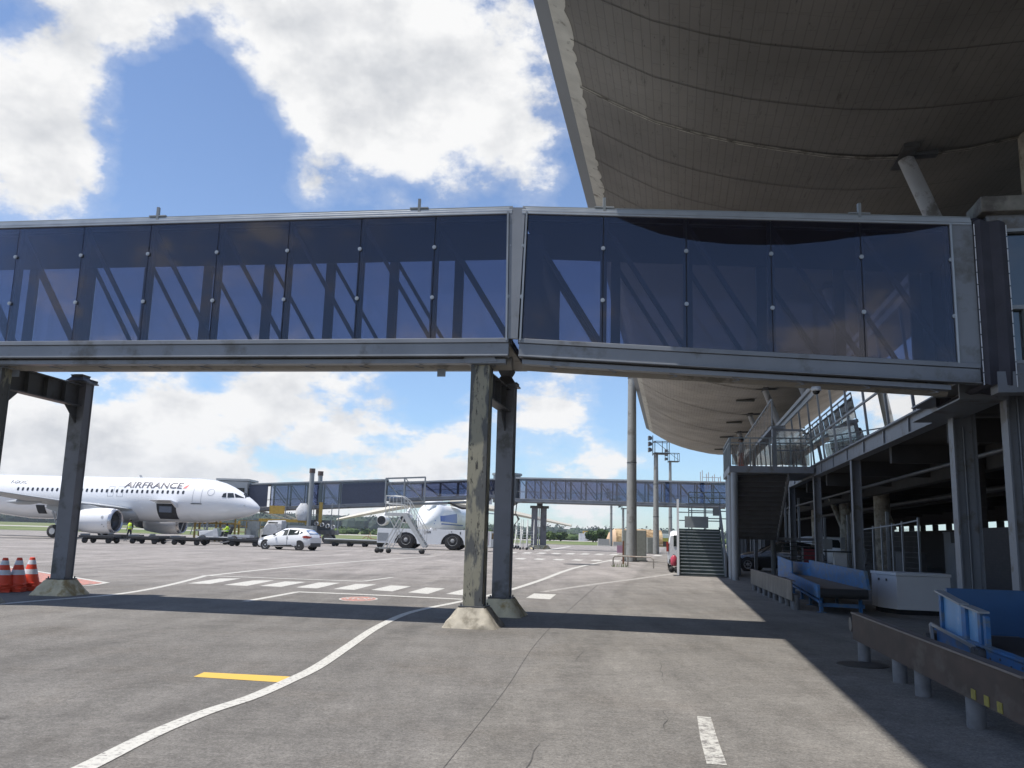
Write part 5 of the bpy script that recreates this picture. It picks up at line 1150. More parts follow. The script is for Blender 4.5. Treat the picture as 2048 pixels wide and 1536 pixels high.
# rotunda
def b2(name, fn, mt, par=None, **k):
    mb = MB(); fn(mb); return mb.build(name, mt, par or jb2, world=True, **k)
rc = S0 - d2*1.3 + n2*1.2
b2('rotunda', lambda mb: (mb.tube([rc+Vector((0, 0, 4.7)), rc+Vector((0, 0, 7.55))], 1.45, 20), mb.tube([rc+Vector((0, 0, 7.56)), rc+Vector((0, 0, 7.75))], 1.6, 20)), GREY)
b2('rotunda_column', lambda mb: (mb.tube([rc, rc+Vector((0, 0, 4.69))], .62, 16), mb.tube([rc, rc+Vector((0, 0, .3))], 1.6, 20), mb.tube([rc+Vector((0, 0, 4.3)), rc+Vector((0, 0, 4.69))], [.7, 1.3], 16)), DARKSTEEL)
b2('air_unit', lambda mb: (mb.box(rc+Vector((-1.9, -1.0, 5.6)), (.8, .7, 2.3)),), WHITED)
b2('air_unit_grille', lambda mb: [mb.tube([rc+Vector((-1.9, -1.38, z)), rc+Vector((-1.9, -1.36, z))], .36, 14) for z in (5.1, 6.1)], DARKSTEEL)
b2('power_cable', lambda mb: (mb.tube([rc+Vector((1.1, -1.2, 4.7)), rc+Vector((1.0, -1.25, 3.6)), rc+Vector((1.3, -1.3, 2.9)), rc+Vector((.9, -1.3, 2.4)), rc+Vector((.8, -1.3, .2))], .06, 6), mb.tube([rc+Vector((.6, -1.3, 3.3)), rc+Vector((1.0, -1.3, 3.5)), rc+Vector((1.4, -1.3, 3.0)), rc+Vector((1.1, -1.3, 2.7))], .07, 6)), BLACK)
# telescopic tunnels
e2 = atY(505, 1010, 89.5); e2.z = 0; dT = (e2-rc); LT = dT.length; dT = Vector((dT.x, dT.y, 0)).normalized(); nT = Vector((-dT.y, dT.x, 0)); nT = nT if nT.y > 0 else -nT
def LPT(s, n, z): return Vector((rc.x, rc.y, 0)) + dT*s + nT*(n-1.2) + Vector((0, 0, z-.066*s))
LPT.__name__ = 'LPT'
simple_bridge(jb2, LPT, 1.2, 12.6, [1.4+i*1.85 for i in range(7)], 2.0, 5.55, 7.05)
def LPT2(s, n, z): return LPT(s, n-.25, z)
LPT2.__name__ = 'LPT2'
simple_bridge(jb2, LPT2, 12.4, LT, [12.6, 17.1]+[17.3+i*1.7 for i in range(int((LT-17.5)/1.7))], 2.5, 5.1, 7.35)
b2('dark_tunnel_head', lambda mb: panel_bar(mb, LPT2, LT-1.7, LT+.2, -.04, -.015, 5.1, 7.3), mat('dark_navy_panel', (.05, .062, .10), .5))
b2('dark_tunnel_panel', lambda mb: panel_bar(mb, LPT2, 12.7, 17.0, -.03, -.015, 5.1, 7.2), mat('dark_navy_panel', (.028, .035, .06), .5))
# lift columns, wheel bogie and underframe
cS = (520, 0)
for px in (617, 634):
    p = atY(px, 1060, 86.6 if px == 617 else 90.5); q = Vector((p.x, p.y, 0))
    b2('lift_column', lambda mb: mb.tube([q+Vector((0, 0, 1.0)), q+Vector((0, 0, 6.9))], .24, 12), GREY)
    b2('column_cap', lambda mb: mb.tube([q+Vector((0, 0, 6.9)), q+Vector((0, 0, 7.35))], .29, 12), mat('rust_cap', (.10, .07, .06), .8))
bp_ = atY(612, 1080, 88.0); bq = Vector((bp_.x, bp_.y, 0))
b2('wheel_bogie', lambda mb: (mb.box(bq+Vector((1.0, -.4, 1.1)), (4.2, 2.2, .45)), mb.box(bq+Vector((1.6, -.2, 1.8)), (2.0, 1.6, 1.0)), *[mb.tube([bq+Vector((.2+x, -1.6+y, .5)), bq+Vector((.2+x, -1.2+y, .5))], .5, 16) for x in (.4, 2.2) for y in (0, 1.6)]), DARKSTEEL)
b2('yellow_beam', lambda mb: (mb.box(bq+Vector((-2.2, -.6, 2.15)), (4.6, 1.4, .28)), mb.box(bq+Vector((-2.9, -.8, 3.2)), (1.5, .1, .8)), mb.box(bq+Vector((1.5, -1.0, 2.9)), (.3, .3, 2.3)), mb.box(bq+Vector((.2, -1.2, 2.6)), (.25, .3, 1.6))), YEL)
b2('motor_cover', lambda mb: (mb.loft([[bq+Vector((-.2, -1.2, 0))+Vector((w*math.cos(a), w*.6*math.sin(a), z)) for a in [2*math.pi*k/12 for k in range(12)]] for w, z in ((.5, 2.2), (.75, 2.7), (.7, 3.3), (.3, 3.9))])), WHITED)
b2('cable_reels', lambda mb: [mb.tube([bq+Vector((1.2+k*.55, -1.5, 1.95-.1*k)), bq+Vector((1.3+k*.55, -1.3, 1.95-.1*k))], .2, 12, cap=False) for k in range(4)], WHITED)
b2('underframe', lambda mb: (mb.bar(LPT2(LT-1, .4, 4.7), bq+Vector((-1.5, -.6, 2.2)), .15), mb.bar(LPT2(LT-2.3, .4, 4.7), bq+Vector((-.6, -.6, 2.2)), .15), mb.bar(bq+Vector((-2.2, -1, 2.8)), bq+Vector((3.2, -1, 2.8)), .07), *[mb.bar(bq+Vector((x, -1, 1.1)), bq+Vector((x, -1, 4.0)), .08) for x in (-2.0, .8, 2.6, 3.3)]), GREY)
b2('frame_portal', lambda mb: (*[mb.bar(LPT2(s, -.12, 5.0), LPT2(s, -.12, 7.6), .14) for s in (8.6, 10.7, 12.6)], mb.bar(LPT2(8.6, -.12, 7.55), LPT2(12.6, -.12, 7.55), .16), mb.bar(LPT2(8.6, -.12, 5.0), LPT2(12.6, -.12, 5.0), .12), mb.bar(LPT2(12.5, -.12, 7.5), LPT2(10.8, -.12, 5.0), .09), mb.bar(LPT2(10.6, -.12, 7.5), LPT2(8.7, -.12, 5.0), .09)), GREY)
# cab at the nose
hc = LPT(LT+1.6, .9, 0); hz = -.066*LT-.45
b2('cab', lambda mb: (mb.box(Vector((hc.x, hc.y, 6.15+hz+.5)), (3.0, 3.2, 2.9)), mb.box(Vector((hc.x, hc.y, 7.75+hz+.5)), (3.3, 3.4, .2))), mat('cab_grey', (.36, .37, .37), .5, .1, .08, 2))
b2('cab_bellows', lambda mb: [mb.box(Vector((hc.x-1.7-.22*k, hc.y, 6.1+hz+.5)), (.12, 3.0-.1*(k % 2), 2.8-.12*(k % 2))) for k in range(7)], mat('grey_bellows', (.10, .10, .11), .8))
b2('cab_window', lambda mb: (mb.box(Vector((hc.x+.5, hc.y-1.615, 6.3+hz+.5)), (1.5, .02, 1.3)), mb.box(Vector((hc.x+1.52, hc.y, 6.3+hz+.5)), (.02, 2.4, 1.3))), CARGL)
b2('service_hose', lambda mb: mb.tube([LPT(1.5, -.3, 5.0)+Vector((-1.5*k*.25-2, -.4, -.62-.32*math.sin(k*.62)-.015*k)) for k in range(8)], .12, 8), BLACK)
b2('under_pipe', lambda mb: mb.tube([LPT(2, .1, 4.85), LPT(13.2, .1, 4.85)], .13, 8), GREY)
# its trestle beside the rotunda
t2 = thing('bridge_trestle', 'distant twin grey legs with pale footing carrying the second bridge', 'bridge support', tuple(G(1078, 1098)), 0)
q = G(1078, 1098)+Vector((0, .5, 0)); q.z = 0
mb = MB(); mb.bx(-.85, -.2, 0, .4, .3, 4.2); mb.bx(.1, .75, .5, .9, .3, 4.2); o = mb.build('leg', LEGSTEEL, t2)
mb = MB(); mb.bx(-.1, .0, .15, .7, .3, 4.2); mb.build('white_pipe', WHITED, t2)
mb = MB(); mb.bx(-1.0, .95, -.05, 1.0, 4.2, 4.45); mb.bx(-.3, .3, .2, .6, 4.45, 4.85); mb.build('head_beam', DARKSTEEL, t2)
ragged_plinth(t2.location+Vector((-.5, .2, 0)), (Vector((1, 0, 0)), Vector((0, 1, 0))), t2, 9, mat('pale_concrete', (.46, .41, .30)), 1.6, 1.2, .9, .4); ragged_plinth(t2.location+Vector((.5, .7, 0)), (Vector((1, 0, 0)), Vector((0, 1, 0))), t2, 11, mat('pale_concrete', (.46, .41, .30)), 1.6, 1.2, .9, .4)
# ================================================================ road vehicles
def wheel(root, x, y, r, w, rim=.62, sx=1, steel=False):
    mb = MB(); mb.lathe([(.0001, -w/2), (r*.86, -w/2), (r, -w/2+.03), (r, w/2-.03), (r*.86, w/2), (.0001, w/2)], (0, 0, 0), 'y', 26); wh = mb.build('wheel', RUBB, root); wh.location = (x, y, r)
    mb = MB()
    for s in (-1, 1): mb.lathe([(.0001, s*(w/2+.012)), (r*.12, s*(w/2+.015)), (r*.2, s*(w/2-.0)), (r*rim*.9, s*(w/2+.0)), (r*rim, s*(w/2+.014))], (0, 0, 0), 'y', 22)
    mb.build('rim', HUB, wh)
    mb = MB()
    for s in (-1, 1):
        for k in range(6):
            a = 2*math.pi*k/6; mb.lathe([(.0001, s*(w/2+.006)), (r*.11, s*(w/2+.006))], (r*rim*.62*math.cos(a), 0, r*rim*.62*math.sin(a)), 'y', 8)
    mb.build('rim_hole', BLACK, wh)
    return wh
def car(name, label, loc, rz, st, wx, wr, tw, paint, win_side, ws=None, rear=None, lights=(.62, .9), cat='car', trim=True, plate=None, length=None):
    t = thing(name, label, cat, loc, rz)
    def sec(x, zl, zb, zr, w, wr_):
        return [Vector((x, y, z)) for y, z in ((-w*.92, zl), (-w, zl+.12), (-w, (zl+zb)/2+.08), (-w*.97, zb), (-wr_, zr-.05), (-wr_*.8, zr), (0, zr+.015), (wr_*.8, zr), (wr_, zr-.05), (w*.97, zb), (w, (zl+zb)/2+.08), (w, zl+.12), (w*.92, zl))]
    mb = MB(); mb.loft([sec(*s) for s in st]); body = mb.build('body', paint, t)
    def at(x):
        for i in range(len(st)-1):
            if st[i][0] <= x <= st[i+1][0]:
                k = (x-st[i][0])/(st[i+1][0]-st[i][0]); return [st[i][j]*(1-k)+st[i+1][j]*k for j in range(1, 6)]
        return st[-1][1:]
    def sp_(x, f, sg, o=.012):    # point on the glasshouse flank, f from belt (0) to roof (1)
        zl, zb, zr, w, wr_ = at(x); a = Vector((x, w*.97, zb)); b_ = Vector((x, wr_, zr-.05)); p = a+(b_-a)*f; p.y += o; p.y *= sg; return p
    for sg in (1, -1):
        for poly in win_side:
            mb = MB(); mb.add([sp_(x, f, sg) for x, f in poly], [tuple(range(len(poly)))]); mb.build('side_window', CARGL, t)
        for x in wx:
            mb = MB(); w = at(x)[3]; mb.lathe([(wr*1.16, sg*(w+.004)), (.0001, sg*(w+.004))], (x, 0, wr), 'y', 26); mb.build('wheel_arch', BLACK, t)
    for nm, q in (('windscreen', ws), ('rear_window', rear)):
        if not q: continue
        xa, xb = q; A_, B_ = at(xa), at(xb); sgx = -1 if nm == 'windscreen' else 1
        mb = MB(); mb.add([(xa+sgx*.02, -A_[4]*.93, A_[2]+.01), (xa+sgx*.02, A_[4]*.93, A_[2]+.01), (xb+sgx*.02, B_[4]*.9, B_[2]+.012), (xb+sgx*.02, -B_[4]*.9, B_[2]+.012)], [(0, 1, 2, 3)]); mb.build(nm, CARGL, t)
    for x in wx:
        for s in (-1, 1): wheel(t, x, s*(tw), wr, .19)
    return t, at
CL = [(0, .33, .5, .56, .50, .40), (.06, .25, .55, .64, .68, .55), (.3, .2, .64, .78, .80, .66), (.7, .19, .72, .90, .85, .70), (1.15, .19, .82, .98, .865, .72), (1.55, .19, .90, 1.19, .87, .66), (2.0, .19, .93, 1.405, .87, .62), (2.4, .19, .945, 1.45, .87, .60), (3.0, .19, .97, 1.43, .87, .58), (3.5, .2, 1.0, 1.36, .86, .57), (3.8, .24, 1.0, 1.18, .82, .58), (3.98, .3, .93, .98, .77, .62), (4.06, .36, .78, .84, .72, .6)]
cf, crr = G(538, 1098.5), G(606, 1103)
ang = math.atan2(.30, -1)   # nose to the left, tail nearer
clp = G(571, 1100)
ca = rad(-18)               # local +x runs nose -> tail
cloc = clp - Vector((math.cos(ca), math.sin(ca), 0))*2.05 + Vector((0, .9, 0))
cl, at_ = car('hatchback', 'white five door hatchback driving past the baggage dollies', (cloc.x, cloc.y, 0), ca, CL, (.74, 3.33), .31, .76, WHITE,
    [[(1.30, .06), (2.36, .06), (2.34, .92), (1.95, .9), (1.62, .45)], [(2.42, .06), (3.18, .12), (3.22, .88), (2.40, .92)], [(3.26, .25), (3.52, .5), (3.3, .85)]], ws=(1.22, 1.92), rear=(3.9, 3.56))
mb = MB(); [mb.hexa([(1.05, s*.868, .23), (3.0, s*.868, .23), (3.0, s*.878, .23), (1.05, s*.878, .23), (1.5, s*.868, .30), (2.7, s*.868, .36), (2.7, s*.876, .36), (1.5, s*.876, .30)]) for s in (1, -1)]; mb.build('sill_trim', BLACK, cl)
for s in (1, -1):
    mb = MB(); mb.loft([[Vector((x, s*y, z)) for y, z in ((y0, z0), (y1, z0), (y1, z1), (y0, z1))] for x, y0, y1, z0, z1 in ((.14, .5, .74, .58, .68), (.5, .72, .835, .68, .79))], smooth=False); mb.build('headlight', mat('lamp_glass', (.5, .52, .55), .1, 0), cl)
    mb = MB(); mb.loft([[Vector((x, s*y, z)) for y, z in ((y0, z0), (y1, z0), (y1, z1), (y0, z1))] for x, y0, y1, z0, z1 in ((3.55, .855, .868, .84, .93), (3.8, .8, .84, .8, .98), (4.03, .5, .735, .78, .92))], smooth=False); mb.build('tail_light', mat('tail_red', (.35, .03, .02), .2), cl)
    mb = MB(); mb.loft([[Vector((1.42+dx, s*(.9+y), .93+z)) for y, z in ((0, 0), (.16, .01), (.16, .12), (0, .11))] for dx in (0, .1)], smooth=False); mb.build('mirror', BLACK, cl)
mb = MB(); mb.bx(3.9, 4.07, -.68, .68, .24, .52); mb.build('rear_bumper', mat('bumper_dark', (.05, .05, .052), .5), cl, bevel=.04)
mb = MB(); mb.bx(2.36, 2.41, -.8755, -.872, .25, .93); mb.bx(2.30, 2.45, -.885, -.874, .78, .81); mb.build('door_seam', mat('seam_grey', (.25, .26, .27), .5), cl)
# white van by the metal stairs
VN = [(0, .4, .8, 1.0, .7, .6), (.1, .28, .9, 1.1, .8, .66), (.8, .22, 1.05, 1.25, .86, .7), (1.25, .22, 1.12, 1.7, .88, .68), (1.6, .22, 1.15, 1.8, .88, .70), (3.6, .22, 1.15, 1.82, .88, .74), (4.1, .25, 1.12, 1.74, .87, .74), (4.2, .35, 1.0, 1.6, .84, .74)]
vp = T(41.6, .52)
vn, at_ = car('van', 'white van mostly hidden behind the broad metal stairs, red tail light showing', (vp.x, vp.y, 0), math.atan2(-UD.y, -UD.x) , VN, (.8, 3.5), .33, .76, WHITE, [[(1.3, .05), (2.2, .05), (2.2, .85), (1.6, .8)], [(2.3, .05), (3.2, .05), (3.2, .85), (2.3, .85)]], ws=(1.0, 1.3), rear=None, cat='van')
vn.location = tuple(T(45.8, .52)); 
for s in (1, -1):
    mb = MB(); mb.bx(4.08, 4.22, s*.86-.07, s*.86+.03, .85, 1.3); mb.build('tail_light', mat('tail_red', (.35, .03, .02)), vn)
    mb = MB(); mb.bx(1.45, 1.55, s*1.0-.12, s*1.0+.08, 1.05, 1.3); mb.build('mirror', BLACK, vn)
mb = MB(); mb.bx(4.2, 4.225, -.6, .6, 1.1, 1.6); mb.build('rear_window', CARGL, vn)
mb = MB(); mb.bx(4.1, 4.26, -.8, .8, .3, .5); mb.build('rear_bumper', BLACK, vn)
# red wheeled extinguisher beside the stairs
rx = thing('fire_trolley', 'red rounded bottle on little wheels beside the white stair post', 'fire extinguisher', tuple(T(38.9, -.06)))
mb = MB(); mb.tube([(0, 0, .28), (0, 0, .36), (0, 0, .62), (0, 0, .74)], [.11, .15, .15, .06], 14); mb.build('bottle', mat('bottle_red', (.42, .05, .08), .35), rx)
mb = MB(); mb.bar((0, 0, .78), (-.12, -.1, .15), .04); mb.lathe([(.0001, -.03), (.13, -.03), (.13, .03), (.0001, .03)], (-.12, -.1, .13), 'y', 14); mb.lathe([(.0001, -.03), (.13, -.03), (.13, .03), (.0001, .03)], (.1, -.1, .13), 'y', 14); mb.build('wheel_frame', BLACK, rx)
# dark car in the shade beyond the stair posts
dkc = T(45, 3.0)
dk, at_ = car('parked_car', 'dark car parked in deep shade behind the round stair posts', tuple(dkc), math.atan2(-UD.y, -UD.x)+1.25, CL, (.74, 3.33), .32, .78, mat('dark_car_paint', (.02, .02, .022), .2, 0, .05, 1, coat=.6), [[(1.30, .06), (2.36, .06), (2.34, .92), (1.95, .9)], [(2.42, .06), (3.18, .12), (3.22, .88), (2.40, .92)]], ws=(1.22, 1.92), rear=(3.9, 3.56))
for s in (1, -1):
    mb = MB(); mb.bx(3.9, 4.0, s*.66-.1, s*.66+.1, .78, .92); mb.build('tail_light', mat('tail_red', (.35, .03, .02)), dk)
v2 = T(56, 11.5)
vb, at_ = car('delivery_van', 'white van parked in the open behind the terminal pillars', tuple(v2), math.atan2(UD.y, UD.x)+1.1, VN, (.8, 3.5), .33, .76, WHITE, [[(1.3, .05), (2.2, .05), (2.2, .85), (1.6, .8)]], ws=(1.0, 1.3), cat='van')
mb = MB(); mb.bx(4.2, 4.225, -.6, .6, 1.1, 1.6); mb.build('rear_window', CARGL, vb)

# ================================================================ big tow tractor
TP = G(812, 1098)
tt = thing('tow_tractor', 'long low white aircraft tow tractor with huge black wheels', 'tow tractor', (TP.x, TP.y+1.2, 0), rad(-9))
def kp(name, fn, mt, **k):
    mb = MB(); fn(mb); return mb.build(name, mt, tt, **k)
def side_profile(y0, y1, mb):
    pts = [(-2.3, .45), (-2.3, 1.62), (6.9, 1.62), (7.3, 1.85), (7.3, .4), (4.75, .4)]
    def arch(c, r, n=10): return [(c+r*math.cos(a), .72+r*math.sin(a)*1.0) for a in [math.pi*k/n*1.0 for k in range(n+1)]]
    poly = [(-2.3, .45), (-2.3, 1.62), (7.3, 1.62), (7.3, .35)] + [(4.1+.98*math.cos(a), .45+.93*math.sin(a)) for a in [math.pi*k/10 for k in range(11)]] + [(.15+.98*math.cos(a), .45+.93*math.sin(a)) for a in [math.pi*k/10 for k in range(11)]]
    mb.prism([(x, y0, z) for x, z in poly], (0, y1-y0, 0))
kp('body', lambda mb: side_profile(-1.3, 1.3, mb), mat('tractor_white', (.62, .64, .66), .4, 0, .04, 1, dirt=(.4, .4, .4), dirtamt=.15))
kp('top_deck', lambda mb: mb.bx(-2.3, 5.2, -1.25, 1.25, 1.623, 1.66), WHITED)
kp('inner_arch', lambda mb: (mb.bx(-.95, 1.25, -1.2, 1.2, .5, 1.4), mb.bx(3.0, 5.2, -1.2, 1.2, .5, 1.4)), BLACK)
kp('radiator_grille', lambda mb: [mb.bx(-2.25, -1.35, -1.315, -1.303, .62+k*.085, .68+k*.085) for k in range(8)], mat('grille_grey', (.22, .24, .26), .5))
kp('cab_window', lambda mb: (mb.bx(5.95, 7.0, -1.315, -1.303, 1.0, 1.48), mb.bx(7.3, 7.315, -1.0, 1.0, 1.0, 1.48)), CARGL)
kp('cab_door', lambda mb: (mb.bx(5.8, 5.83, -1.312, -1.302, .5, 1.55), mb.bx(7.1, 7.13, -1.312, -1.302, .5, 1.55), mb.bx(5.3, 5.34, -1.312, -1.302, .35, 1.62), mb.bx(6.2, 6.3, -1.33, -1.303, .88, .92)), mat('seam_dark_red', (.2, .08, .07), .5))
kp('beacon', lambda mb: (mb.lathe([(.14, 0), (.12, .14), (.001, .18)], (6.6, -.6, 1.62), n=12), mb.lathe([(.1, 0), (.1, .1), (.001, .12)], (2.2, -1.0, 1.66), n=10)), WHITED)
kp('marking_label', lambda mb: (mb.bx(1.9, 2.25, -1.312, -1.302, 1.35, 1.5), mb.bx(4.7, 4.8, -1.312, -1.302, 1.3, 1.5), mb.bx(3.95, 4.05, -1.312, -1.302, 1.45, 1.53)), mat('label_dark', (.08, .08, .09), .5))
for x in (.15, 4.1):
    for s in (-1, 1):
        mb = MB(); mb.lathe([(.0001, -.22), (.6, -.22), (.74, -.14), (.76, 0), (.74, .14), (.6, .22), (.0001, .22)], (0, 0, 0), 'y', 30); w_ = mb.build('wheel', RUBB, tt); w_.location = (x, s*1.05, .76)
        mb = MB(); [mb.lathe([(.0001, q*.235), (.14, q*.26), (.18, q*.2), (.34, q*.19), (.4, q*.235)], (0, 0, 0), 'y', 24) for q in (-1, 1)]; mb.build('rim', mat('dusty_rim', (.3, .31, .32), .6), w_)

# ================================================================ mobile maintenance steps
sp0 = G(757, 1106)
ss = thing('mobile_steps', 'tall white aluminium mobile access steps on castors in front of the tow tractor', 'access steps', (sp0.x, sp0.y, 0), rad(-3))
ALW = mat('pale_aluminium', (.52, .53, .52), .45, .3, .08, 4)
def qp(name, fn, mt, **k):
    mb = MB(); fn(mb); return mb.build(name, mt, ss, **k)
qp('base_frame', lambda mb: (mb.bar((-.2, 0, .32), (2.9, 0, .28), .09), mb.bar((-.2, 1.3, .32), (2.9, 1.3, .28), .09), mb.bar((-.1, 0, .32), (-.1, 1.3, .32), .09), mb.bar((2.8, 0, .28), (2.8, 1.3, .28), .09)), mat('dull_aluminium', (.3, .31, .3), .5, .3))
qp('leg', lambda mb: [(mb.bar((.25, y, .32), (1.35, y, 2.45), .07), mb.bar((.65, y, .32), (1.2, y, 1.4), .05), mb.bar((.55, y, 2.4), (1.2, y, 1.2), .05), mb.bar((1.1, y, 1.0), (1.55, y, 2.3), .05)) for y in (0, 1.3)], ALW)
qp('platform', lambda mb: mb.bx(.3, 1.7, -.02, 1.32, 2.42, 2.62), ALW)
qp('stair_flight', lambda mb: (*[mb.bar((1.55, y, 2.5), (3.0, y, .45), .22, .05, up=(0, 1, 0)) for y in (0, 1.2)], *[mb.bx(1.62+k*.155, 1.86+k*.155, 0, 1.2, 2.32-k*.22, 2.35-k*.22) for k in range(9)]), ALW)
qp('flight_side', lambda mb: mb.hexa([(1.45, -.03, 2.55), (2.85, -.03, .5), (3.05, -.03, .5), (1.75, -.03, 2.55), (1.45, .02, 2.55), (2.85, .02, .5), (3.05, .02, .5), (1.75, .02, 2.55)]), ALW)
def hr(mb, y):
    mb.tube([(.32, y, 2.6), (.32, y, 3.72), (1.35, y, 3.72), (1.75, y, 3.45), (3.1, y, 1.35)], .025, 6)
    for z in (3.2,): mb.tube([(.32, y, z), (1.4, y, z), (2.0, y, 2.45)], .02, 6)
    for x in (.8, 1.35): mb.bar((x, y, 2.6), (x, y, 3.72), .035)
    for k in range(5): x = 1.75+k*.3; z = 3.45-k*.47; mb.bar((x, y, z), (x-.05, y, z-1.0), .03)
qp('handrail', lambda mb: (hr(mb, 0), hr(mb, 1.3), mb.bar((.32, 0, 3.72), (.32, 1.3, 3.72), .04), mb.bar((.32, 0, 3.2), (.32, 1.3, 3.2), .03)), ALW)
for x, y in ((-.1, 0), (.65, 0), (2.85, 0), (-.1, 1.3), (2.6, 1.3)): qp('castor', lambda mb: mb.lathe([(.0001, y-.07), (.17, y-.07), (.17, y+.07), (.0001, y+.07)], (x, 0, .17), 'y', 16), BLACK)
# small step ladders by the rotunda
lad0 = None
for (x, y, lb) in ((1040, 1099, 'white step ladder stand nearest the rotunda column'), (1052, 1100, 'white step ladder stand, middle one beside the rotunda column'), (1066, 1100, 'white step ladder stand closest to the twin trestle legs')):
    p = G(x, y)
    if lad0 is None:
        lad0 = thing('step_ladder', lb, 'step ladder', (p.x, p.y, 0), rad(75), 'step ladders by the rotunda')
        mb = MB()
        for yy in (0, .6): mb.bar((0, yy, .15), (.9, yy, 1.9), .05); mb.bar((1.2, yy, .15), (.95, yy, 1.9), .05); mb.tube([(.15, yy, .9), (.9, yy, 2.9), (1.1, yy, 2.9), (1.1, yy, 1.9)], .02, 6)
        mb.build('frame', ALW, lad0)
        mb = MB(); [mb.bx(.1+k*.13, .28+k*.13, 0, .6, .35+k*.27, .38+k*.27) for k in range(6)]; mb.build('rungs', ALW, lad0)
        mb = MB(); [mb.lathe([(.0001, yy-.04), (.12, yy-.04), (.12, yy+.04), (.0001, yy+.04)], (xx, 0, .12), 'y', 10) for xx in (0, 1.2) for yy in (0, .6)]; mb.build('castor', BLACK, lad0)
    else: dup(lad0, (p.x, p.y, 0), rad(75+x % 7*5), lb)

# ================================================================ baggage dollies
def dolly(loc, rz, label):
    t = thing('baggage_dolly', label, 'baggage dolly', loc, rz, 'empty dollies in a row before the airliner')
    mb = MB(); mb.bx(-1.2, 1.2, -.75, .75, .40, .50); mb.bx(-1.25, 1.25, -.8, -.74, .38, .54); mb.bx(-1.25, 1.25, .74, .8, .38, .54); mb.bx(-.9, .9, -.3, .3, .28, .4); mb.build('deck_frame', mat('dolly_dark', (.03, .03, .032), .7, 0, .3, 5), t)
    mb = MB(); [mb.tube([(-1.1+k*.2, -.72, .52), (-1.1+k*.2, .72, .52)], .03, 6) for k in range(12)]; mb.build('rollers', mat('roller_grey', (.07, .07, .072), .5, .3), t)
    for x in (-.85, .85):
        for s in (-1, 1):
            mb = MB(); mb.lathe([(.0001, -.07), (.2, -.07), (.2, .07), (.0001, .07)], (0, 0, 0), 'y', 16); w_ = mb.build('wheel', RUBB, t); w_.location = (x, s*.65, .2)
    mb = MB(); mb.bar((-1.25, 0, .35), (-1.95, 0, .2), .07); mb.bx(-1.2, -1.14, -.7, .7, .5, .66); mb.build('tow_bar', mat('galvanised_bar', (.3, .3, .3), .5, .3), t)
    return t
dl = None
DL = [(192, 1086.5, 0, 'leftmost'), (243, 1082.5, 9, 'second from the left'), (288, 1088, -7, 'third from the left'), (327, 1085.5, 6, 'fourth from the left'), (372, 1090.5, -6, 'fifth from the left'), (426, 1089, 5, 'sixth from the left')]
for x, y, a, nm in DL:
    p = G(x, y)+Vector((0, .7, 0)); lb = f'empty low dark baggage dolly on the apron, {nm} in the row'
    if dl is None: dl = dolly((p.x, p.y, 0), rad(a), lb)
    else: dup(dl, (p.x, p.y, 0), rad(a), lb)
p = G(486, 1093)+Vector((0, .7, 0)); d7 = dup(dl, (p.x, p.y, 0), rad(1), 'dark dolly with a pale front rail right behind the white hatchback')
cg = thing('wire_cage', 'tall narrow grey luggage cage standing on the dolly by the white hatchback', 'cage', (p.x-.3, p.y, .55))
p2 = G(484, 1086); cg.location = (p2.x+.2, p2.y+2.2, .5)
mb = MB()
for x in (-.55, 0, .55):
    for y in (-.4, .4): mb.bar((x, y, 0), (x, y, 1.5), .06)
for z in (.03, .75, 1.47): [mb.bar((-.55, y, z), (.55, y, z), .06) for y in (-.4, .4)]; [mb.bar((x, -.4, z), (x, .4, z), .05) for x in (-.55, .55)]
mb.build('frame', mat('cage_metal', (.28, .29, .27), .5, .3), cg)
mb = MB(); mb.bx(-.5, .5, .3, .34, .05, 1.45); mb.bx(-.5, -.05, -.34, -.3, .05, .7); mb.build('side_sheet', mat('cage_sheet', (.36, .37, .35), .6), cg)
mb = MB(); mb.bx(-.6, .6, -.45, .45, -.5, -.005); mb.build('stand', DARKSTEEL, cg)
ld = G(650, 1092); lt = thing('long_dolly', 'long low flat transport dolly with pale tube edge between the hatchback and the steps', 'dolly', (ld.x, ld.y+.9, 0), rad(1))
mb = MB(); mb.bx(0, 5.4, -.9, .9, .42, .55); mb.bx(0.3, 5.2, -.6, .6, .25, .42); mb.build('deck', mat('olive_grey_steel', (.12, .125, .11), .6, .1, .2, 3), lt)
mb = MB(); mb.tube([(-.1, -.97, .6), (5.1, -.97, .56)], .07, 8); mb.build('edge_tube', TSL, lt)
for x in (.7, 2.0, 3.3, 4.6):
    for s in (-1, 1): mb = MB(); mb.lathe([(.0001, -.07), (.17, -.07), (.17, .07), (.0001, .07)], (0, 0, 0), 'y', 14); w_ = mb.build('wheel', RUBB, lt); w_.location = (x, s*.75, .17)
mb = MB(); mb.tube([(4.6, .9, .6), (3.6, 1.0, .72), (3.3, .9, .95), (2.9, .95, .7)], .03, 6); mb.tube([(3.2, 1.2, .3), (3.5, 1.1, 1.3), (3.7, 1.2, .3)], .03, 6); mb.build('tow_fork', mat('dull_red', (.3, .1, .08), .6), lt)

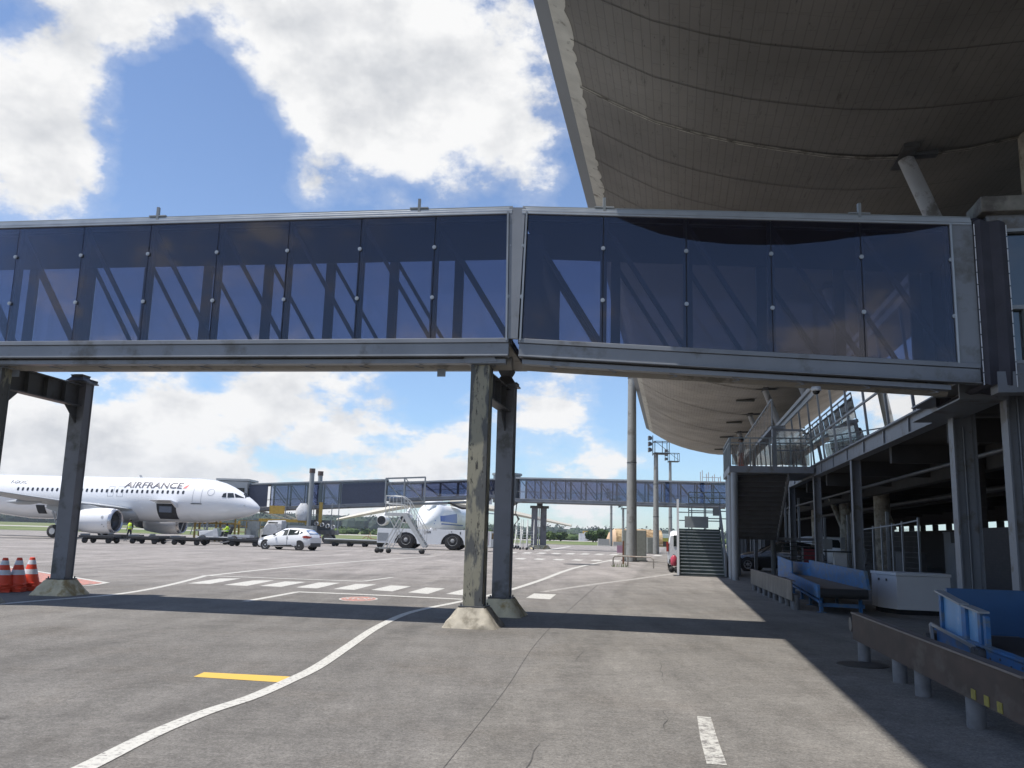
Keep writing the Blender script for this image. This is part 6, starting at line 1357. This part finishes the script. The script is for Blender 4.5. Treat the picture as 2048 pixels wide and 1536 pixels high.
# ================================================================ baggage tug
tgp = atY(402, 1080, 79); tg = thing('baggage_tug', 'pale grey open baggage tug with a seated driver under the airliner nose', 'tug', (tgp.x, tgp.y, 0), rad(-2))
TG = mat('tug_grey', (.45, .47, .50), .5, 0, .08, 3)
def gp_(name, fn, mt, **k):
    mb = MB(); fn(mb); return mb.build(name, mt, tg, **k)
gp_('chassis', lambda mb: (mb.bx(-.2, 3.9, -.6, .6, .3, .5), mb.hexa([(0, -.55, .5), (1.3, -.55, .5), (1.3, .55, .5), (0, .55, .5), (-.1, -.45, .95), (1.3, -.55, 1.1), (1.3, .55, 1.1), (-.1, .45, .95)])), TG, bevel=.04)
gp_('dashboard', lambda mb: mb.hexa([(1.3, -.6, .5), (1.75, -.6, .5), (1.75, .6, .5), (1.3, .6, .5), (1.2, -.55, 1.2), (1.55, -.55, 1.25), (1.55, .55, 1.25), (1.2, .55, 1.2)]), TG)
gp_('front_arm', lambda mb: (mb.bar((-.5, 0, 1.05), (.3, 0, 1.0), .3, .14), mb.bx(-.6, -.4, -.15, .15, .95, 1.1)), GREY)
gp_('rear_deck', lambda mb: mb.bx(2.6, 4.6, -.65, .65, .5, .72), TG)
gp_('seat', lambda mb: (mb.bx(2.1, 2.6, -.3, .3, .5, .82), mb.hexa([(2.5, -.3, .82), (2.65, -.3, .82), (2.65, .3, .82), (2.5, .3, .82), (2.72, -.25, 1.42), (2.85, -.25, 1.42), (2.85, .25, 1.42), (2.72, .25, 1.42)])), BLACK)
gp_('steering_wheel', lambda mb: (mb.tube([Vector((1.78, 0, 1.2))+Vector((.08*math.sin(a)*-1, .18*math.cos(a), .16*math.sin(a))) for a in [2*math.pi*k/12 for k in range(13)]], .015, 5), mb.bar((1.6, 0, 1.1), (1.78, 0, 1.2), .03)), BLACK)
for x in (.35, 3.2):
    for s in (-1, 1): wheel(tg, x, s*.62, .32, .2)
# ================================================================ people
def person(name, label, loc, rz, pose, top, legs, vest=None, hair=(.02, .015, .012)):
    J = pose; V = []; E = []; R = []
    def v(p, r): V.append(Vector(p)); R.append(r); return len(V)-1
    pel = v(J['pelvis'], .145); sp_ = v(J['spine'], .135); ch = v(J['chest'], .15); nk = v(J['neck'], .055); jw = v(J['head']-Vector((0, 0, .05)), .082); hd = v(J['head']+Vector((0, 0, .06)), .095)
    E += [(pel, sp_), (sp_, ch), (ch, nk), (nk, jw), (jw, hd)]
    for s in ('L', 'R'):
        a = v(J['sh'+s], .07); b_ = v(J['el'+s], .047); c = v(J['wr'+s], .032); h_ = v(J['ha'+s], .036); E += [(ch, a), (a, b_), (b_, c), (c, h_)]
        k = v(J['hip'+s], .095); n_ = v(J['kn'+s], .065); f = v(J['an'+s], .045); to = v(J['to'+s], .042); E += [(pel, k), (k, n_), (n_, f), (f, to)]
    me = bpy.data.meshes.new(name); me.from_pydata([tuple(q) for q in V], E, []); o = bpy.data.objects.new(name, me); COL.objects.link(o)
    md_ = o.modifiers.new('s', 'SKIN'); 
    for i, q in enumerate(me.skin_vertices[0].data): q.radius = (R[i], R[i]); q.use_root = (i == 0)
    sb = o.modifiers.new('d', 'SUBSURF'); sb.levels = 2; sb.render_levels = 2
    bpy.context.view_layer.update(); dg_ = bpy.context.evaluated_depsgraph_get(); m2 = bpy.data.meshes.new_from_object(o.evaluated_get(dg_))
    bpy.data.objects.remove(o)
    for q in (top, legs, SKIN): m2.materials.append(q)
    nz = J['neck'].z; pz = J['pelvis'].z; hands = [J['haL'], J['haR'], J['wrL'], J['wrR']]
    for p in m2.polygons:
        c = p.center; p.use_smooth = True
        near_leg = min((c-J[k]).length for k in ('knL', 'knR', 'anL', 'anR', 'toL', 'toR', 'hipL', 'hipR')); near_top = min((c-J[k]).length for k in ('chest', 'spine', 'shL', 'shR', 'elL', 'elR'))
        p.material_index = 2 if (c.z > nz+.01 or min((c-q).length for q in hands) < .09) else (1 if near_leg < near_top else 0)
    body = bpy.data.objects.new(name, m2); COL.objects.link(body); body.location = loc; body.rotation_euler = (0, 0, rz)
    tag(body, label, 'person')
    mb = MB(); h = J['head']; mb.lathe([(.001, .17), (.06, .155), (.098, .10), (.103, .04), (.09, .0)], (h.x+.012, h.y, h.z+.0), n=14); mb.build('hair', mat('dark_hair', hair, .8), body)
    mb = MB(); f = Vector((-.095, 0, 0)); 
    for s in (-1, 1): mb.box(h+Vector((-.09, s*.032, .035)), (.012, .02, .01))
    mb.box(h+Vector((-.10, 0, .005)), (.025, .02, .035)); mb.build('face_features', mat('face_dark', (.07, .04, .03), .6), body)
    if vest:
        mb = MB(); c0_, c1_, c2_ = J['pelvis'], J['spine'], J['chest']
        def ring(c, a, b_, n=16): return [c+Vector((a*math.cos(2*math.pi*k/n), b_*math.sin(2*math.pi*k/n), 0)) for k in range(n)]
        mb.loft([ring(c0_+Vector((0, 0, .02)), .165, .19), ring(c1_, .16, .185), ring(c2_-Vector((0, 0, .02)), .17, .205), ring(c2_+Vector((0, 0, .11)), .12, .16), ring(c2_+Vector((0, 0, .16)), .07, .09)], cap=False); mb.build('vest', vest, body)
        mb = MB(); mb.loft([ring(c1_+Vector((0, 0, -.02)), .166, .191), ring(c1_+Vector((0, 0, .04)), .168, .193)], cap=False); mb.build('vest_stripe', GLOSSW, body)
    return body
Vv = Vector
def stand(h=1.75, lean=0, step=.12, arm=.1):
    k = h/1.75
    J = dict(pelvis=Vv((0, 0, .95)), spine=Vv((0, 0, 1.13)), chest=Vv((-.01, 0, 1.34)), neck=Vv((-.01, 0, 1.5)), head=Vv((-.02, 0, 1.61)),
        shL=Vv((0, .19, 1.41)), elL=Vv((.03, .25, 1.13)), wrL=Vv((-.08, .27, .9)), haL=Vv((-.11, .27, .82)), shR=Vv((0, -.19, 1.41)), elR=Vv((.04, -.26, 1.12)), wrR=Vv((-.02-arm, -.27, .9)), haR=Vv((-.05-arm, -.26, .82)),
        hipL=Vv((0, .1, .88)), knL=Vv((-step, .11, .5)), anL=Vv((-step*.4, .12, .09)), toL=Vv((-step*.4-.15, .13, .045)), hipR=Vv((0, -.1, .88)), knR=Vv((step*.2, -.11, .5)), anR=Vv((step, -.12, .09)), toR=Vv((step-.15, -.13, .045)))
    return {a: b_*k for a, b_ in J.items()}
def seat():
    return dict(pelvis=Vv((0, 0, .92)), spine=Vv((.0, 0, 1.08)), chest=Vv((-.06, 0, 1.28)), neck=Vv((-.1, 0, 1.44)), head=Vv((-.14, 0, 1.56)),
        shL=Vv((-.06, .19, 1.35)), elL=Vv((-.22, .24, 1.13)), wrL=Vv((-.45, .17, 1.18)), haL=Vv((-.53, .14, 1.2)), shR=Vv((-.06, -.19, 1.35)), elR=Vv((-.22, -.24, 1.13)), wrR=Vv((-.45, -.17, 1.18)), haR=Vv((-.53, -.14, 1.2)),
        hipL=Vv((-.05, .1, .9)), knL=Vv((-.45, .13, .95)), anL=Vv((-.5, .13, .58)), toL=Vv((-.64, .13, .54)), hipR=Vv((-.05, -.1, .9)), knR=Vv((-.45, -.13, .95)), anR=Vv((-.5, -.13, .58)), toR=Vv((-.64, -.13, .54)))
pp = atY(258, 1077, 74); 
person('person', 'worker in hi-vis vest and dark trousers walking under the near engine', (pp.x, pp.y, 0), rad(75), stand(1.78), NAVY, NAVY, HIVIS)
dv = Vector(tg.location)+Matrix.Rotation(rad(-2), 3, 'Z') @ Vector((2.36, 0, 0))
person('person', 'driver in bright hi-vis jacket sitting on the grey baggage tug', (dv.x, dv.y, -.0), rad(-2), seat(), HIVIS, NAVY, mat('hi_vis_bright', (.45, .75, .04), .8))
pu = onV(1591, 1110, 6.9)
person('person', 'worker in green hi-vis vest in the shade between terminal columns', (pu.x, pu.y, 0), rad(60), stand(1.75, arm=.05), NAVY, NAVY, mat('hi_vis_green', (.3, .75, .1), .8))
lp = T(37.3, 2.75)
person('person', 'person in pale shirt and orange red trousers leaning on the stair landing rail', (lp.x, lp.y, LZ+.22), rad(-20), stand(1.5), mat('pale_shirt', (.5, .52, .56), .8), mat('orange_cloth', (.5, .09, .04), .8))
po = atY(541, 1066, 86)
person('person', 'worker in yellow clothing standing behind the hatchback by the railing', (po.x, po.y, 0), rad(120), stand(1.74), mat('yellow_cloth', (.5, .36, .05), .8), mat('yellow_trousers', (.5, .4, .06), .8), mat('hi_vis_yellow', (.6, .5, .04), .8))

# ================================================================ yellow railing and service gear behind the nose
yr = thing('yellow_railing', 'yellow tube safety railing behind the airliner nose', 'railing', tuple(atY(500, 1060, 93)))
yr.location.z = 0
def yw(name, fn, mt=YEL):
    mb = MB(); fn(mb); return mb.build(name, mt, yr, world=True)
ya, yb = atY(478, 1060, 93), atY(560, 1062, 95); ya.z = yb.z = 0
yw('post', lambda mb: [mb.bar(ya+(yb-ya)*k/6, ya+(yb-ya)*k/6+Vv((0, 0, 2.1)), .09) for k in range(7)])
yw('rail', lambda mb: [mb.bar(ya+Vv((0, 0, z)), yb+Vv((0, 0, z)), .08) for z in (2.1, 1.5, .9)])
ys = thing('nose_dock', 'yellow framed service dock with ladder under the airliner nose', 'service dock', tuple(atY(440, 1060, 84))); ys.location.z = 0
q = Vector(ys.location)
mb = MB()
for x in (-2.2, -.2, 1.6): [mb.bar(q+Vv((x, y, 0)), q+Vv((x, y, 1.95 if x > -2 else 1.7)), .16) for y in (-.6, .6)]
for z in (1.7,): mb.box(q+Vv((-.3, 0, z)), (4.0, 1.4, .16))
mb.bar(q+Vv((-.2, -.6, 1.7)), q+Vv((-.2, -.6, 2.6)), .1); mb.bar(q+Vv((1.6, -.6, 1.7)), q+Vv((1.6, -.6, 2.5)), .1); mb.build('frame', YEL, ys, world=True)
mb = MB()
for x in (-3.6, -2.6): mb.bar(q+Vv((x, -.6, .6)), q+Vv((x+.45, -.6, 2.2)), .07)
mb.build('ladder', WHITED, ys, world=True)
tk = thing('service_truck', 'low white and grey service truck behind the hatchback roof', 'truck', tuple(atY(575, 1066, 84))); tk.location.z = 0
def kt(name, fn, mt, **k):
    mb = MB(); fn(mb); return mb.build(name, mt, tk, **k)
kt('chassis', lambda mb: mb.bx(-2.2, 3.0, -.95, .95, .5, .75), DARKSTEEL)
kt('cab', lambda mb: mb.loft([[Vv((x, y, z)) for y, z in ((-w, .5), (w, .5), (w, zt*.6+.5), (w*.85, zt), (-w*.85, zt), (-w, zt*.6+.5))] for x, w, zt in ((-2.4, .8, 1.2), (-2.1, .95, 1.35), (-1.7, .95, 2.1), (-.5, .95, 2.15), (-.4, .95, 2.1))], smooth=False), WHITED)
kt('cab_window', lambda mb: mb.bx(-1.65, -.75, -.93, -.90, 1.45, 1.95), CARGL)
kt('load_bed', lambda mb: (mb.bx(-.3, 3.0, -1.0, 1.0, .76, .95), mb.bx(.2, 2.6, -.8, .8, .96, 1.7)), GREY)
for x in (-1.5, 2.1):
    for s in (-1, 1): wheel(tk, x, s*.85, .38, .22)
# ================================================================ shelter and things on the right horizon
sh = thing('fabric_shelter', 'orange beige fabric shelter with blotched side beyond the masts', 'shelter', tuple(G(1262, 1091.5))); sh.location.z = 0
CAMO = mat('blotched_fabric', (.50, .36, .20), .9, 0, .2, 1, dirt=(.22, .14, .07), dirtamt=.75, dscale=1.1); SAND = mat('sand_fabric', (.52, .36, .24), .9, 0, .08, .5)
def arcs(x, r, hh, n=14, squash=1.0): return [Vv((x, r*math.cos(math.pi*k/n), hh*math.sin(math.pi*k/n)**.8)) for k in range(n+1)]
mb = MB(); mb.loft([arcs(-4.6, .4, .3), arcs(-3.9, 1.9, 2.2), arcs(-2.9, 2.6, 2.9)], closed=False, cap=False); mb.build('front_hood', SAND, sh)
mb = MB(); mb.loft([arcs(-2.9, 2.62, 2.92), arcs(1, 2.62, 2.92), arcs(5.2, 2.62, 2.85)], closed=False, cap=True); mb.build('side_cover', CAMO, sh)
sh.scale = (1, 1, 1)
for (x, y, w, hh, lb) in ((1207, 1092, .9, 1.1, 'grey concrete block left of the fabric shelter'), (1236, 1092.5, .8, .7, 'low grey block before the fabric shelter')):
    p = G(x, y); t = thing('concrete_block', lb, 'concrete block', (p.x, p.y, 0), 0, 'concrete blocks by the shelter')
    mb = MB(); mb.loft([[Vv((i*w*q, j*w*.6*q, z)) for i, j in ((-1, -1), (1, -1), (1, 1), (-1, 1))] for q, z in ((1.08, 0), (1.0, .15), (.95, hh))], smooth=False); mb.build('block', mat('block_grey', (.30, .30, .28), .9), t, bevel=.03)
for (x, y, lb) in ((1167, 1082.5, 'small pale utility kiosk on the far grass before the trees'),):
    p = G(x, y); t = thing('utility_kiosk', lb, 'kiosk', (p.x, p.y, 0)); mb = MB(); mb.bx(-1.3, .9, -1, 1, 0, 2.2); mb.bx(.1, 1.3, -1.1, -.9, .3, 2.6); mb.build('cabinet', WHITED, t); mb = MB(); mb.bx(-.2, 1.4, -.6, .6, 2.21, 2.9); mb.build('roof_box', YEL, t)
fvp = G(1325, 1090); ft = thing('fire_truck', 'small yellow and white airport truck behind the second mast', 'truck', (fvp.x, fvp.y, 0), rad(8))
mb = MB(); mb.bx(-2.2, 2.6, -1, 1, .5, 1.5); mb.build('body', mat('truck_yellow', (.55, .42, .05), .5), ft, bevel=.05); mb = MB(); mb.bx(-2.1, 2.4, -1.01, 1.01, 1.51, 2.4); mb.build('upper_body', WHITE, ft, bevel=.05)
for x in (-1.3, 1.5):
    for s in (-1, 1): wheel(ft, x, s*.95, .42, .25)
rp2 = atY(1422, 955, 100); rsc = thing('roof_scaffold', 'small pale scaffold frame on the far bridge roof', 'scaffold', (rp2.x, rp2.y, 7.2))
mb = MB()
for x in (-1, -.3, .4, 1.1): mb.bar((x, 0, 0), (x, 0, 2.1-(x+1)*.3), .07); mb.bar((x, 1, 0), (x, 1, 2.0-(x+1)*.3), .07)
for z in (.7, 1.3): mb.bar((-1, 0, z), (1.1, 0, z), .06)
mb.build('frame', mat('scaffold_pale', (.5, .45, .42), .6), rsc)
# ================================================================ vegetation
LEAF = [mat('far_foliage_dark', (.028, .046, .032), .9, 0, .35, .05), mat('far_foliage_mid', (.036, .06, .034), .9, 0, .35, .2), mat('near_foliage', (.05, .085, .025), .9, 0, .35, .8), mat('bush_light', (.085, .13, .035), .9, 0, .3, .8)]
BARK = mat('bark', (.09, .07, .05), .9)
def leaf_clump(mb, c, r, n, rnd, sz):
    for _ in range(n):
        d = Vv((rnd.gauss(0, 1), rnd.gauss(0, 1), rnd.gauss(0, 1))); d.normalize(); p = c+Vv((d.x*r, d.y*r, d.z*r*.75))*rnd.uniform(.45, 1.05)
        a = Vv((rnd.gauss(0, 1), rnd.gauss(0, 1), rnd.gauss(0, .7))).normalized(); b_ = a.cross(d).normalized() if abs(a.dot(d)) < .98 else Vv((1, 0, 0)); s = sz*rnd.uniform(.6, 1.3)
        mb.add([p-a*s-b_*s*.5, p+a*s-b_*s*.6, p+a*s*.7+b_*s*.6, p-a*s*.6+b_*s*.7], [(0, 1, 2, 3)])
def wood(name, x0, x1, Y0, Y1, hfun, cnt, rnd, mt, leafn=16, sz=1.5, wid=4.5, label=None):
    mb = MB()
    for i in range(cnt):
        Y = rnd.uniform(Y0, Y1); X = rnd.uniform(x0, x1)*Y/Y0; h = hfun(X/Y)*rnd.uniform(.86, 1.12)*(Y/Y0)
        mb.cur = rnd.choice([0, 0, 1])
        w = wid*rnd.uniform(.7, 1.3)
        # solid core, lobed
        nn = 7; secs = []
        for t, q in ((0, .55), (.3, 1), (.65, .85), (.9, .4)): secs.append([Vv((X+w*q*math.cos(2*math.pi*k/nn)*rnd.uniform(.8, 1.1), Y+w*q*math.sin(2*math.pi*k/nn)*rnd.uniform(.8, 1.1), h*t*rnd.uniform(.94, 1.04))) for k in range(nn)])
        mb.loft(secs, smooth=False)
        for _ in range(3): leaf_clump(mb, Vv((X+rnd.uniform(-w, w)*.6, Y-rnd.uniform(0, w)*.6, h*rnd.uniform(.45, .95))), w*.5, leafn//3, rnd, sz)
    return tag(mb.build(name, mt), label, 'woodland', kind='stuff')
rnd = random.Random(11)
def hf(q):   # treeline height by direction (metres at 800 m)
    px = 1024+q*1730; pts = [(-200, 10), (0, 11.5), (300, 13), (560, 14.5), (700, 14), (830, 13), (1000, 9.5), (1150, 8.6), (1500, 8.5), (2300, 9)]
    for i in range(len(pts)-1):
        if pts[i][0] <= px <= pts[i+1][0]: t = (px-pts[i][0])/(pts[i+1][0]-pts[i][0]); return pts[i][1]*(1-t)+pts[i+1][1]*t
    return 8
wood('treeline', -640, 420, 800, 880, hf, 900, rnd, [LEAF[0], LEAF[1]], 12, 1.1, 8.0, 'dark far treeline along the whole horizon')
wood('scrub', -60, 75, 262, 300, lambda q: 1.75, 130, rnd, [LEAF[2], LEAF[3]], 18, .35, 1.9, 'bright green scrub before the far treeline in the middle')
def tree(label, px, Y, h, w, seed, mt):
    rr = random.Random(seed); p = atY(px, 1070, Y); t = thing('tree', label, 'tree', (p.x, p.y, 0), 0, 'separate trees on the right of the scrub')
    mb = MB(); mb.tube([(0, 0, 0), (.1, 0, h*.3), (.05, .1, h*.6)], [.22, .15, .08], 8); [mb.tube([(.08, 0, h*.3), (math.cos(a)*w*.4, math.sin(a)*w*.4, h*.6)], [.09, .03], 5) for a in (0, 1.3, 2.6, 3.9, 5.1)]; mb.build('trunk', BARK, t)
    mb = MB()
    for k in range(16): a = rr.uniform(0, 6.28); r_ = rr.uniform(0, w*.6); leaf_clump(mb, Vv((math.cos(a)*r_, math.sin(a)*r_, h*rr.uniform(.4, .88))), w*.34, 70, rr, .28)
    mb.build('crown', mt, t)
tree('round dark green tree beside the fabric shelter', 1207, 200, 3.0, 2.6, 3, LEAF[2]); tree('lower broad green tree left of the round one near the shelter', 1186, 215, 2.4, 3.0, 4, LEAF[2]); tree('light green bushy tree in the middle of the far grass', 1100, 230, 2.0, 2.6, 6, LEAF[3])
tree('small bush like tree just right of the twin trestle legs', 1121, 225, 2.1, 2.4, 8, LEAF[2]); tree('bush like tree between the centre trestle legs far away', 978, 230, 2.1, 2.6, 9, LEAF[3])
# small weeds by the plinths
wd = MB(); rw = random.Random(2)
for cxy, nn in (((G(1237, 1134)), 26),):
    for _ in range(nn): p = cxy+Vv((rw.uniform(-.3, .5), rw.uniform(-.1, .5), 0)); d = Vv((rw.uniform(-.1, .1), rw.uniform(-.1, .1), rw.uniform(.06, .28))); wd.add([p-Vv((.015, 0, 0)), p+Vv((.015, 0, 0)), p+d], [(0, 1, 2)])
tag(wd.build('weeds', LEAF[3]), 'tuft of weeds at the foot of the pink post sign', 'weeds', kind='stuff')
# ================================================================ humid air
hzb = MB(); hzb.bx(-1500, 1500, -60, 1400, -1, 62)
HZ = bpy.data.materials.new('humid_air'); HZ.use_nodes = True; _n = HZ.node_tree; _n.nodes.remove(_n.nodes['Principled BSDF'])
_v = _n.nodes.new('ShaderNodeVolumePrincipled'); _v.inputs['Color'].default_value = (.80, .88, 1, 1); _v.inputs['Density'].default_value = .00018; _v.inputs['Anisotropy'].default_value = .2
_n.links.new(_v.outputs[0], _n.nodes['Material Output'].inputs['Volume'])
tag(hzb.build('haze', HZ), 'thin humid haze over the airfield', 'haze', kind='stuff')
# ================================================================ light and sky
SUN = Vector((-.398, -.08, 1.0)).normalized()
el = math.asin(SUN.z); azs = math.atan2(SUN.x, SUN.y)
sl = bpy.data.lights.new('sun', 'SUN'); sl.energy = 4.3; sl.angle = rad(.5); sl.color = (1, .95, .88)
so = bpy.data.objects.new('sun', sl); COL.objects.link(so); so.rotation_euler = (-SUN).to_track_quat('-Z', 'Y').to_euler(); so.location = (0, 0, 50)
W = bpy.data.worlds.new('World'); SC.world = W; W.use_nodes = True; nt = W.node_tree; N, L = nt.nodes, nt.links
for n in list(N): N.remove(n)
out = N.new('ShaderNodeOutputWorld'); bg = N.new('ShaderNodeBackground'); bg.inputs[1].default_value = SKYSTR = .1; L.new(bg.outputs[0], out.inputs[0])
sky = N.new('ShaderNodeTexSky'); sky.sky_type = 'NISHITA'; sky.sun_disc = False; sky.sun_elevation = el; sky.sun_rotation = azs; sky.air_density = 1.0; sky.dust_density = .15; sky.ozone_density = 1.5
tc = N.new('ShaderNodeTexCoord'); D = tc.outputs['Generated']
def math_(op, a, b_=None, c=None, clamp=False):
    n = N.new('ShaderNodeMath'); n.operation = op; n.use_clamp = clamp
    for i, q in enumerate((a, b_, c)):
        if q is None: continue
        if isinstance(q, (int, float)): n.inputs[i].default_value = q
        else: L.new(q, n.inputs[i])
    return n.outputs[0]
def mrr(x, a, b_, c, d, st='LINEAR'):
    n = N.new('ShaderNodeMapRange'); n.interpolation_type = st
    for i, q in enumerate((a, b_, c, d)): n.inputs[i+1].default_value = q
    L.new(x, n.inputs[0]); return n.outputs[0]
sep = N.new('ShaderNodeSeparateXYZ'); L.new(D, sep.inputs[0])
zc2 = math_('MAXIMUM', sep.outputs[2], 0.0)
# layer coordinates: clouds on a high flattened deck
den = math_('ADD', zc2, .22)
cmb = N.new('ShaderNodeCombineXYZ'); L.new(math_('DIVIDE', sep.outputs[0], den), cmb.inputs[0]); L.new(math_('DIVIDE', sep.outputs[1], den), cmb.inputs[1]); L.new(math_('MULTIPLY', zc2, 3.0), cmb.inputs[2])
def noise(vec, sc, det, ro, off=(0, 0, 0), dist=0):
    mp = N.new('ShaderNodeMapping'); mp.inputs['Location'].default_value = off; L.new(vec, mp.inputs[0])
    n = N.new('ShaderNodeTexNoise'); n.inputs['Scale'].default_value = sc; n.inputs['Detail'].default_value = det; n.inputs['Roughness'].default_value = ro; n.inputs['Distortion'].default_value = dist; L.new(mp.outputs[0], n.inputs['Vector']); return n.outputs['Fac']
def bias_at(dirsock):
    tot = None
    for (x, y, r, a) in BL:
        d = ray(x, y).normalized(); vm = N.new('ShaderNodeVectorMath'); vm.operation = 'DISTANCE'; L.new(dirsock, vm.inputs[0]); vm.inputs[1].default_value = d
        g = mrr(vm.outputs['Value'], 0, r/1730*1.25, a, 0, 'SMOOTHSTEP'); tot = g if tot is None else math_('ADD', tot, g)
    return tot
BL = [(760, 90, 330, .26), (640, 60, 200, .12), (930, 240, 300, .28), (1060, 340, 140, .12), (700, 200, 180, .12), (1000, 20, 260, .2),
      (150, 60, 220, .26), (60, 330, 200, .24), (150, 400, 140, .12), (300, 60, 120, .10),
      (400, 260, 200, -.36), (340, 150, 130, -.16), (420, 60, 60, -.08), (480, 390, 190, -.16), (620, 370, 70, .16), (340, 320, 35, .12), (1150, 385, 50, -.1), (0, 20, 60, -.12),
      (430, 850, 260, .14), (760, 930, 90, -.08), (300, 900, 60, -.08), (560, 930, 60, -.06), (1150, 900, 200, .14), (1000, 960, 200, .08), (200, 900, 220, .10), (650, 880, 200, .14), (150, 850, 200, .14), (560, 760, 130, .12), (1150, 860, 150, .14), (1080, 770, 120, .14), (1200, 960, 120, .06), (230, 765, 60, -.2), (860, 790, 90, -.24), (250, 700, 120, .06), (900, 900, 160, .12), (330, 800, 120, .08), (700, 1000, 300, .10), (60, 990, 300, .08), (1230, 800, 30, -.1), (870, 870, 70, -.05),
      (300, 560, 260, -.22), (700, 560, 260, -.22), (1000, 560, 200, -.16), (340, 320, 30, .1), (560, 350, 60, .12)]
bias = bias_at(D)
sq = N.new('ShaderNodeVectorMath'); sq.operation = 'MULTIPLY'; L.new(D, sq.inputs[0]); sq.inputs[1].default_value = (1, 1, 1.45); DS = sq.outputs[0]
def billow(vec, sc, off=(0, 0, 0)):
    mp = N.new('ShaderNodeMapping'); mp.inputs['Location'].default_value = off; L.new(vec, mp.inputs[0])
    wn = N.new('ShaderNodeTexNoise'); wn.inputs['Scale'].default_value = sc*.9; wn.inputs['Detail'].default_value = 3; wn.inputs['Roughness'].default_value = .6; L.new(mp.outputs[0], wn.inputs['Vector'])
    ws = N.new('ShaderNodeVectorMath'); ws.operation = 'SCALE'; L.new(wn.outputs['Color'], ws.inputs[0]); ws.inputs['Scale'].default_value = .9/sc
    wa = N.new('ShaderNodeVectorMath'); wa.operation = 'ADD'; L.new(mp.outputs[0], wa.inputs[0]); L.new(ws.outputs[0], wa.inputs[1])
    v = N.new('ShaderNodeTexVoronoi'); v.feature = 'F1'; v.inputs['Scale'].default_value = sc; 
    v.inputs['Detail'].default_value = 2; v.inputs['Roughness'].default_value = .55; v.inputs['Lacunarity'].default_value = 2.3; v.normalize = True; L.new(wa.outputs[0], v.inputs['Vector'])
    return math_('SUBTRACT', 1.0, v.outputs['Distance'])
def field(vec):
    a = noise(vec, 3.2, 8, .60, (1.3, 5.2, 2.9)); b_ = billow(vec, 6.5, (.7, .1, .4)); c_ = noise(vec, 15, 6, .65, (4, 1, 2))
    q = math_('ADD', math_('MULTIPLY', a, .75), math_('MULTIPLY', b_, .27)); return math_('ADD', q, math_('MULTIPLY', c_, .26))
bias = math_('MULTIPLY', bias, .60)
raw = field(DS)
f = math_('ADD', math_('SUBTRACT', raw, .225), bias)
lown = N.new('ShaderNodeVectorMath'); lown.operation = 'MULTIPLY'; L.new(D, lown.inputs[0]); lown.inputs[1].default_value = (1, 1, 2.4)
f = math_('ADD', f, math_('MULTIPLY', mrr(zc2, .12, .30, .55, 0.0), math_('SUBTRACT', noise(lown.outputs[0], 8, 5, .6, (2, 7, 1)), .5)))
f = math_('ADD', f, mrr(zc2, .0, .26, .06, 0.0)); f = math_('ADD', f, mrr(sep.outputs[1], -.35, .1, .05, 0.0))
cov = mrr(f, .535, .635, 0, 1, 'SMOOTHSTEP')
thin = mrr(f, .50, .56, 0, .18)
# light side / shade side of each billow from the same field sampled towards the sun
offD = N.new('ShaderNodeVectorMath'); offD.operation = 'ADD'; L.new(DS, offD.inputs[0]); offD.inputs[1].default_value = Vector((-.012, -.004, .045))
rel = math_('ADD', math_('SUBTRACT', noise(DS, 5.5, 6, .6), noise(offD.outputs[0], 5.5, 6, .6)), math_('MULTIPLY', math_('SUBTRACT', noise(DS, 15, 4, .6, (4, 1, 2)), noise(offD.outputs[0], 15, 4, .6, (4, 1, 2))), .25))
thick = mrr(f, .60, .92, 0, 1, 'SMOOTHSTEP')
lum = math_('ADD', math_('SUBTRACT', .96, math_('MULTIPLY', thick, .36)), math_('MULTIPLY', rel, 1.5))
lum = math_('ADD', lum, mrr(zc2, .0, .34, .05, 0.0))
lum = math_('MINIMUM', math_('MAXIMUM', lum, .46), 1.0)
cov = math_('MAXIMUM', cov, thin)
cc = N.new('ShaderNodeMixRGB'); L.new(lum, cc.inputs[0]); cc.inputs[1].default_value = (.20, .25, .34, 1); cc.inputs[2].default_value = (1.0, 1.0, 1.0, 1)
sc_ = N.new('ShaderNodeVectorMath'); sc_.operation = 'SCALE'; L.new(cc.outputs[0], sc_.inputs[0]); sc_.inputs['Scale'].default_value = 6.8
skb = N.new('ShaderNodeMixRGB'); skb.blend_type = 'MULTIPLY'; skb.inputs[0].default_value = 1; L.new(sky.outputs[0], skb.inputs[1]); hz_ = N.new('ShaderNodeMixRGB'); L.new(mrr(zc2, 0, .25, 0, 1), hz_.inputs[0]); hz_.inputs[1].default_value = (.66, .86, 1.12, 1); hz_.inputs[2].default_value = (1.0, 1.03, 1.13, 1); L.new(hz_.outputs[0], skb.inputs[2])
mx = N.new('ShaderNodeMixRGB'); L.new(cov, mx.inputs[0]); L.new(skb.outputs[0], mx.inputs[1]); L.new(sc_.outputs[0], mx.inputs[2]); L.new(mx.outputs[0], bg.inputs[0])
SC.cycles.max_bounces = 8; SC.cycles.transparent_max_bounces = 24
SC.view_settings.exposure = .5
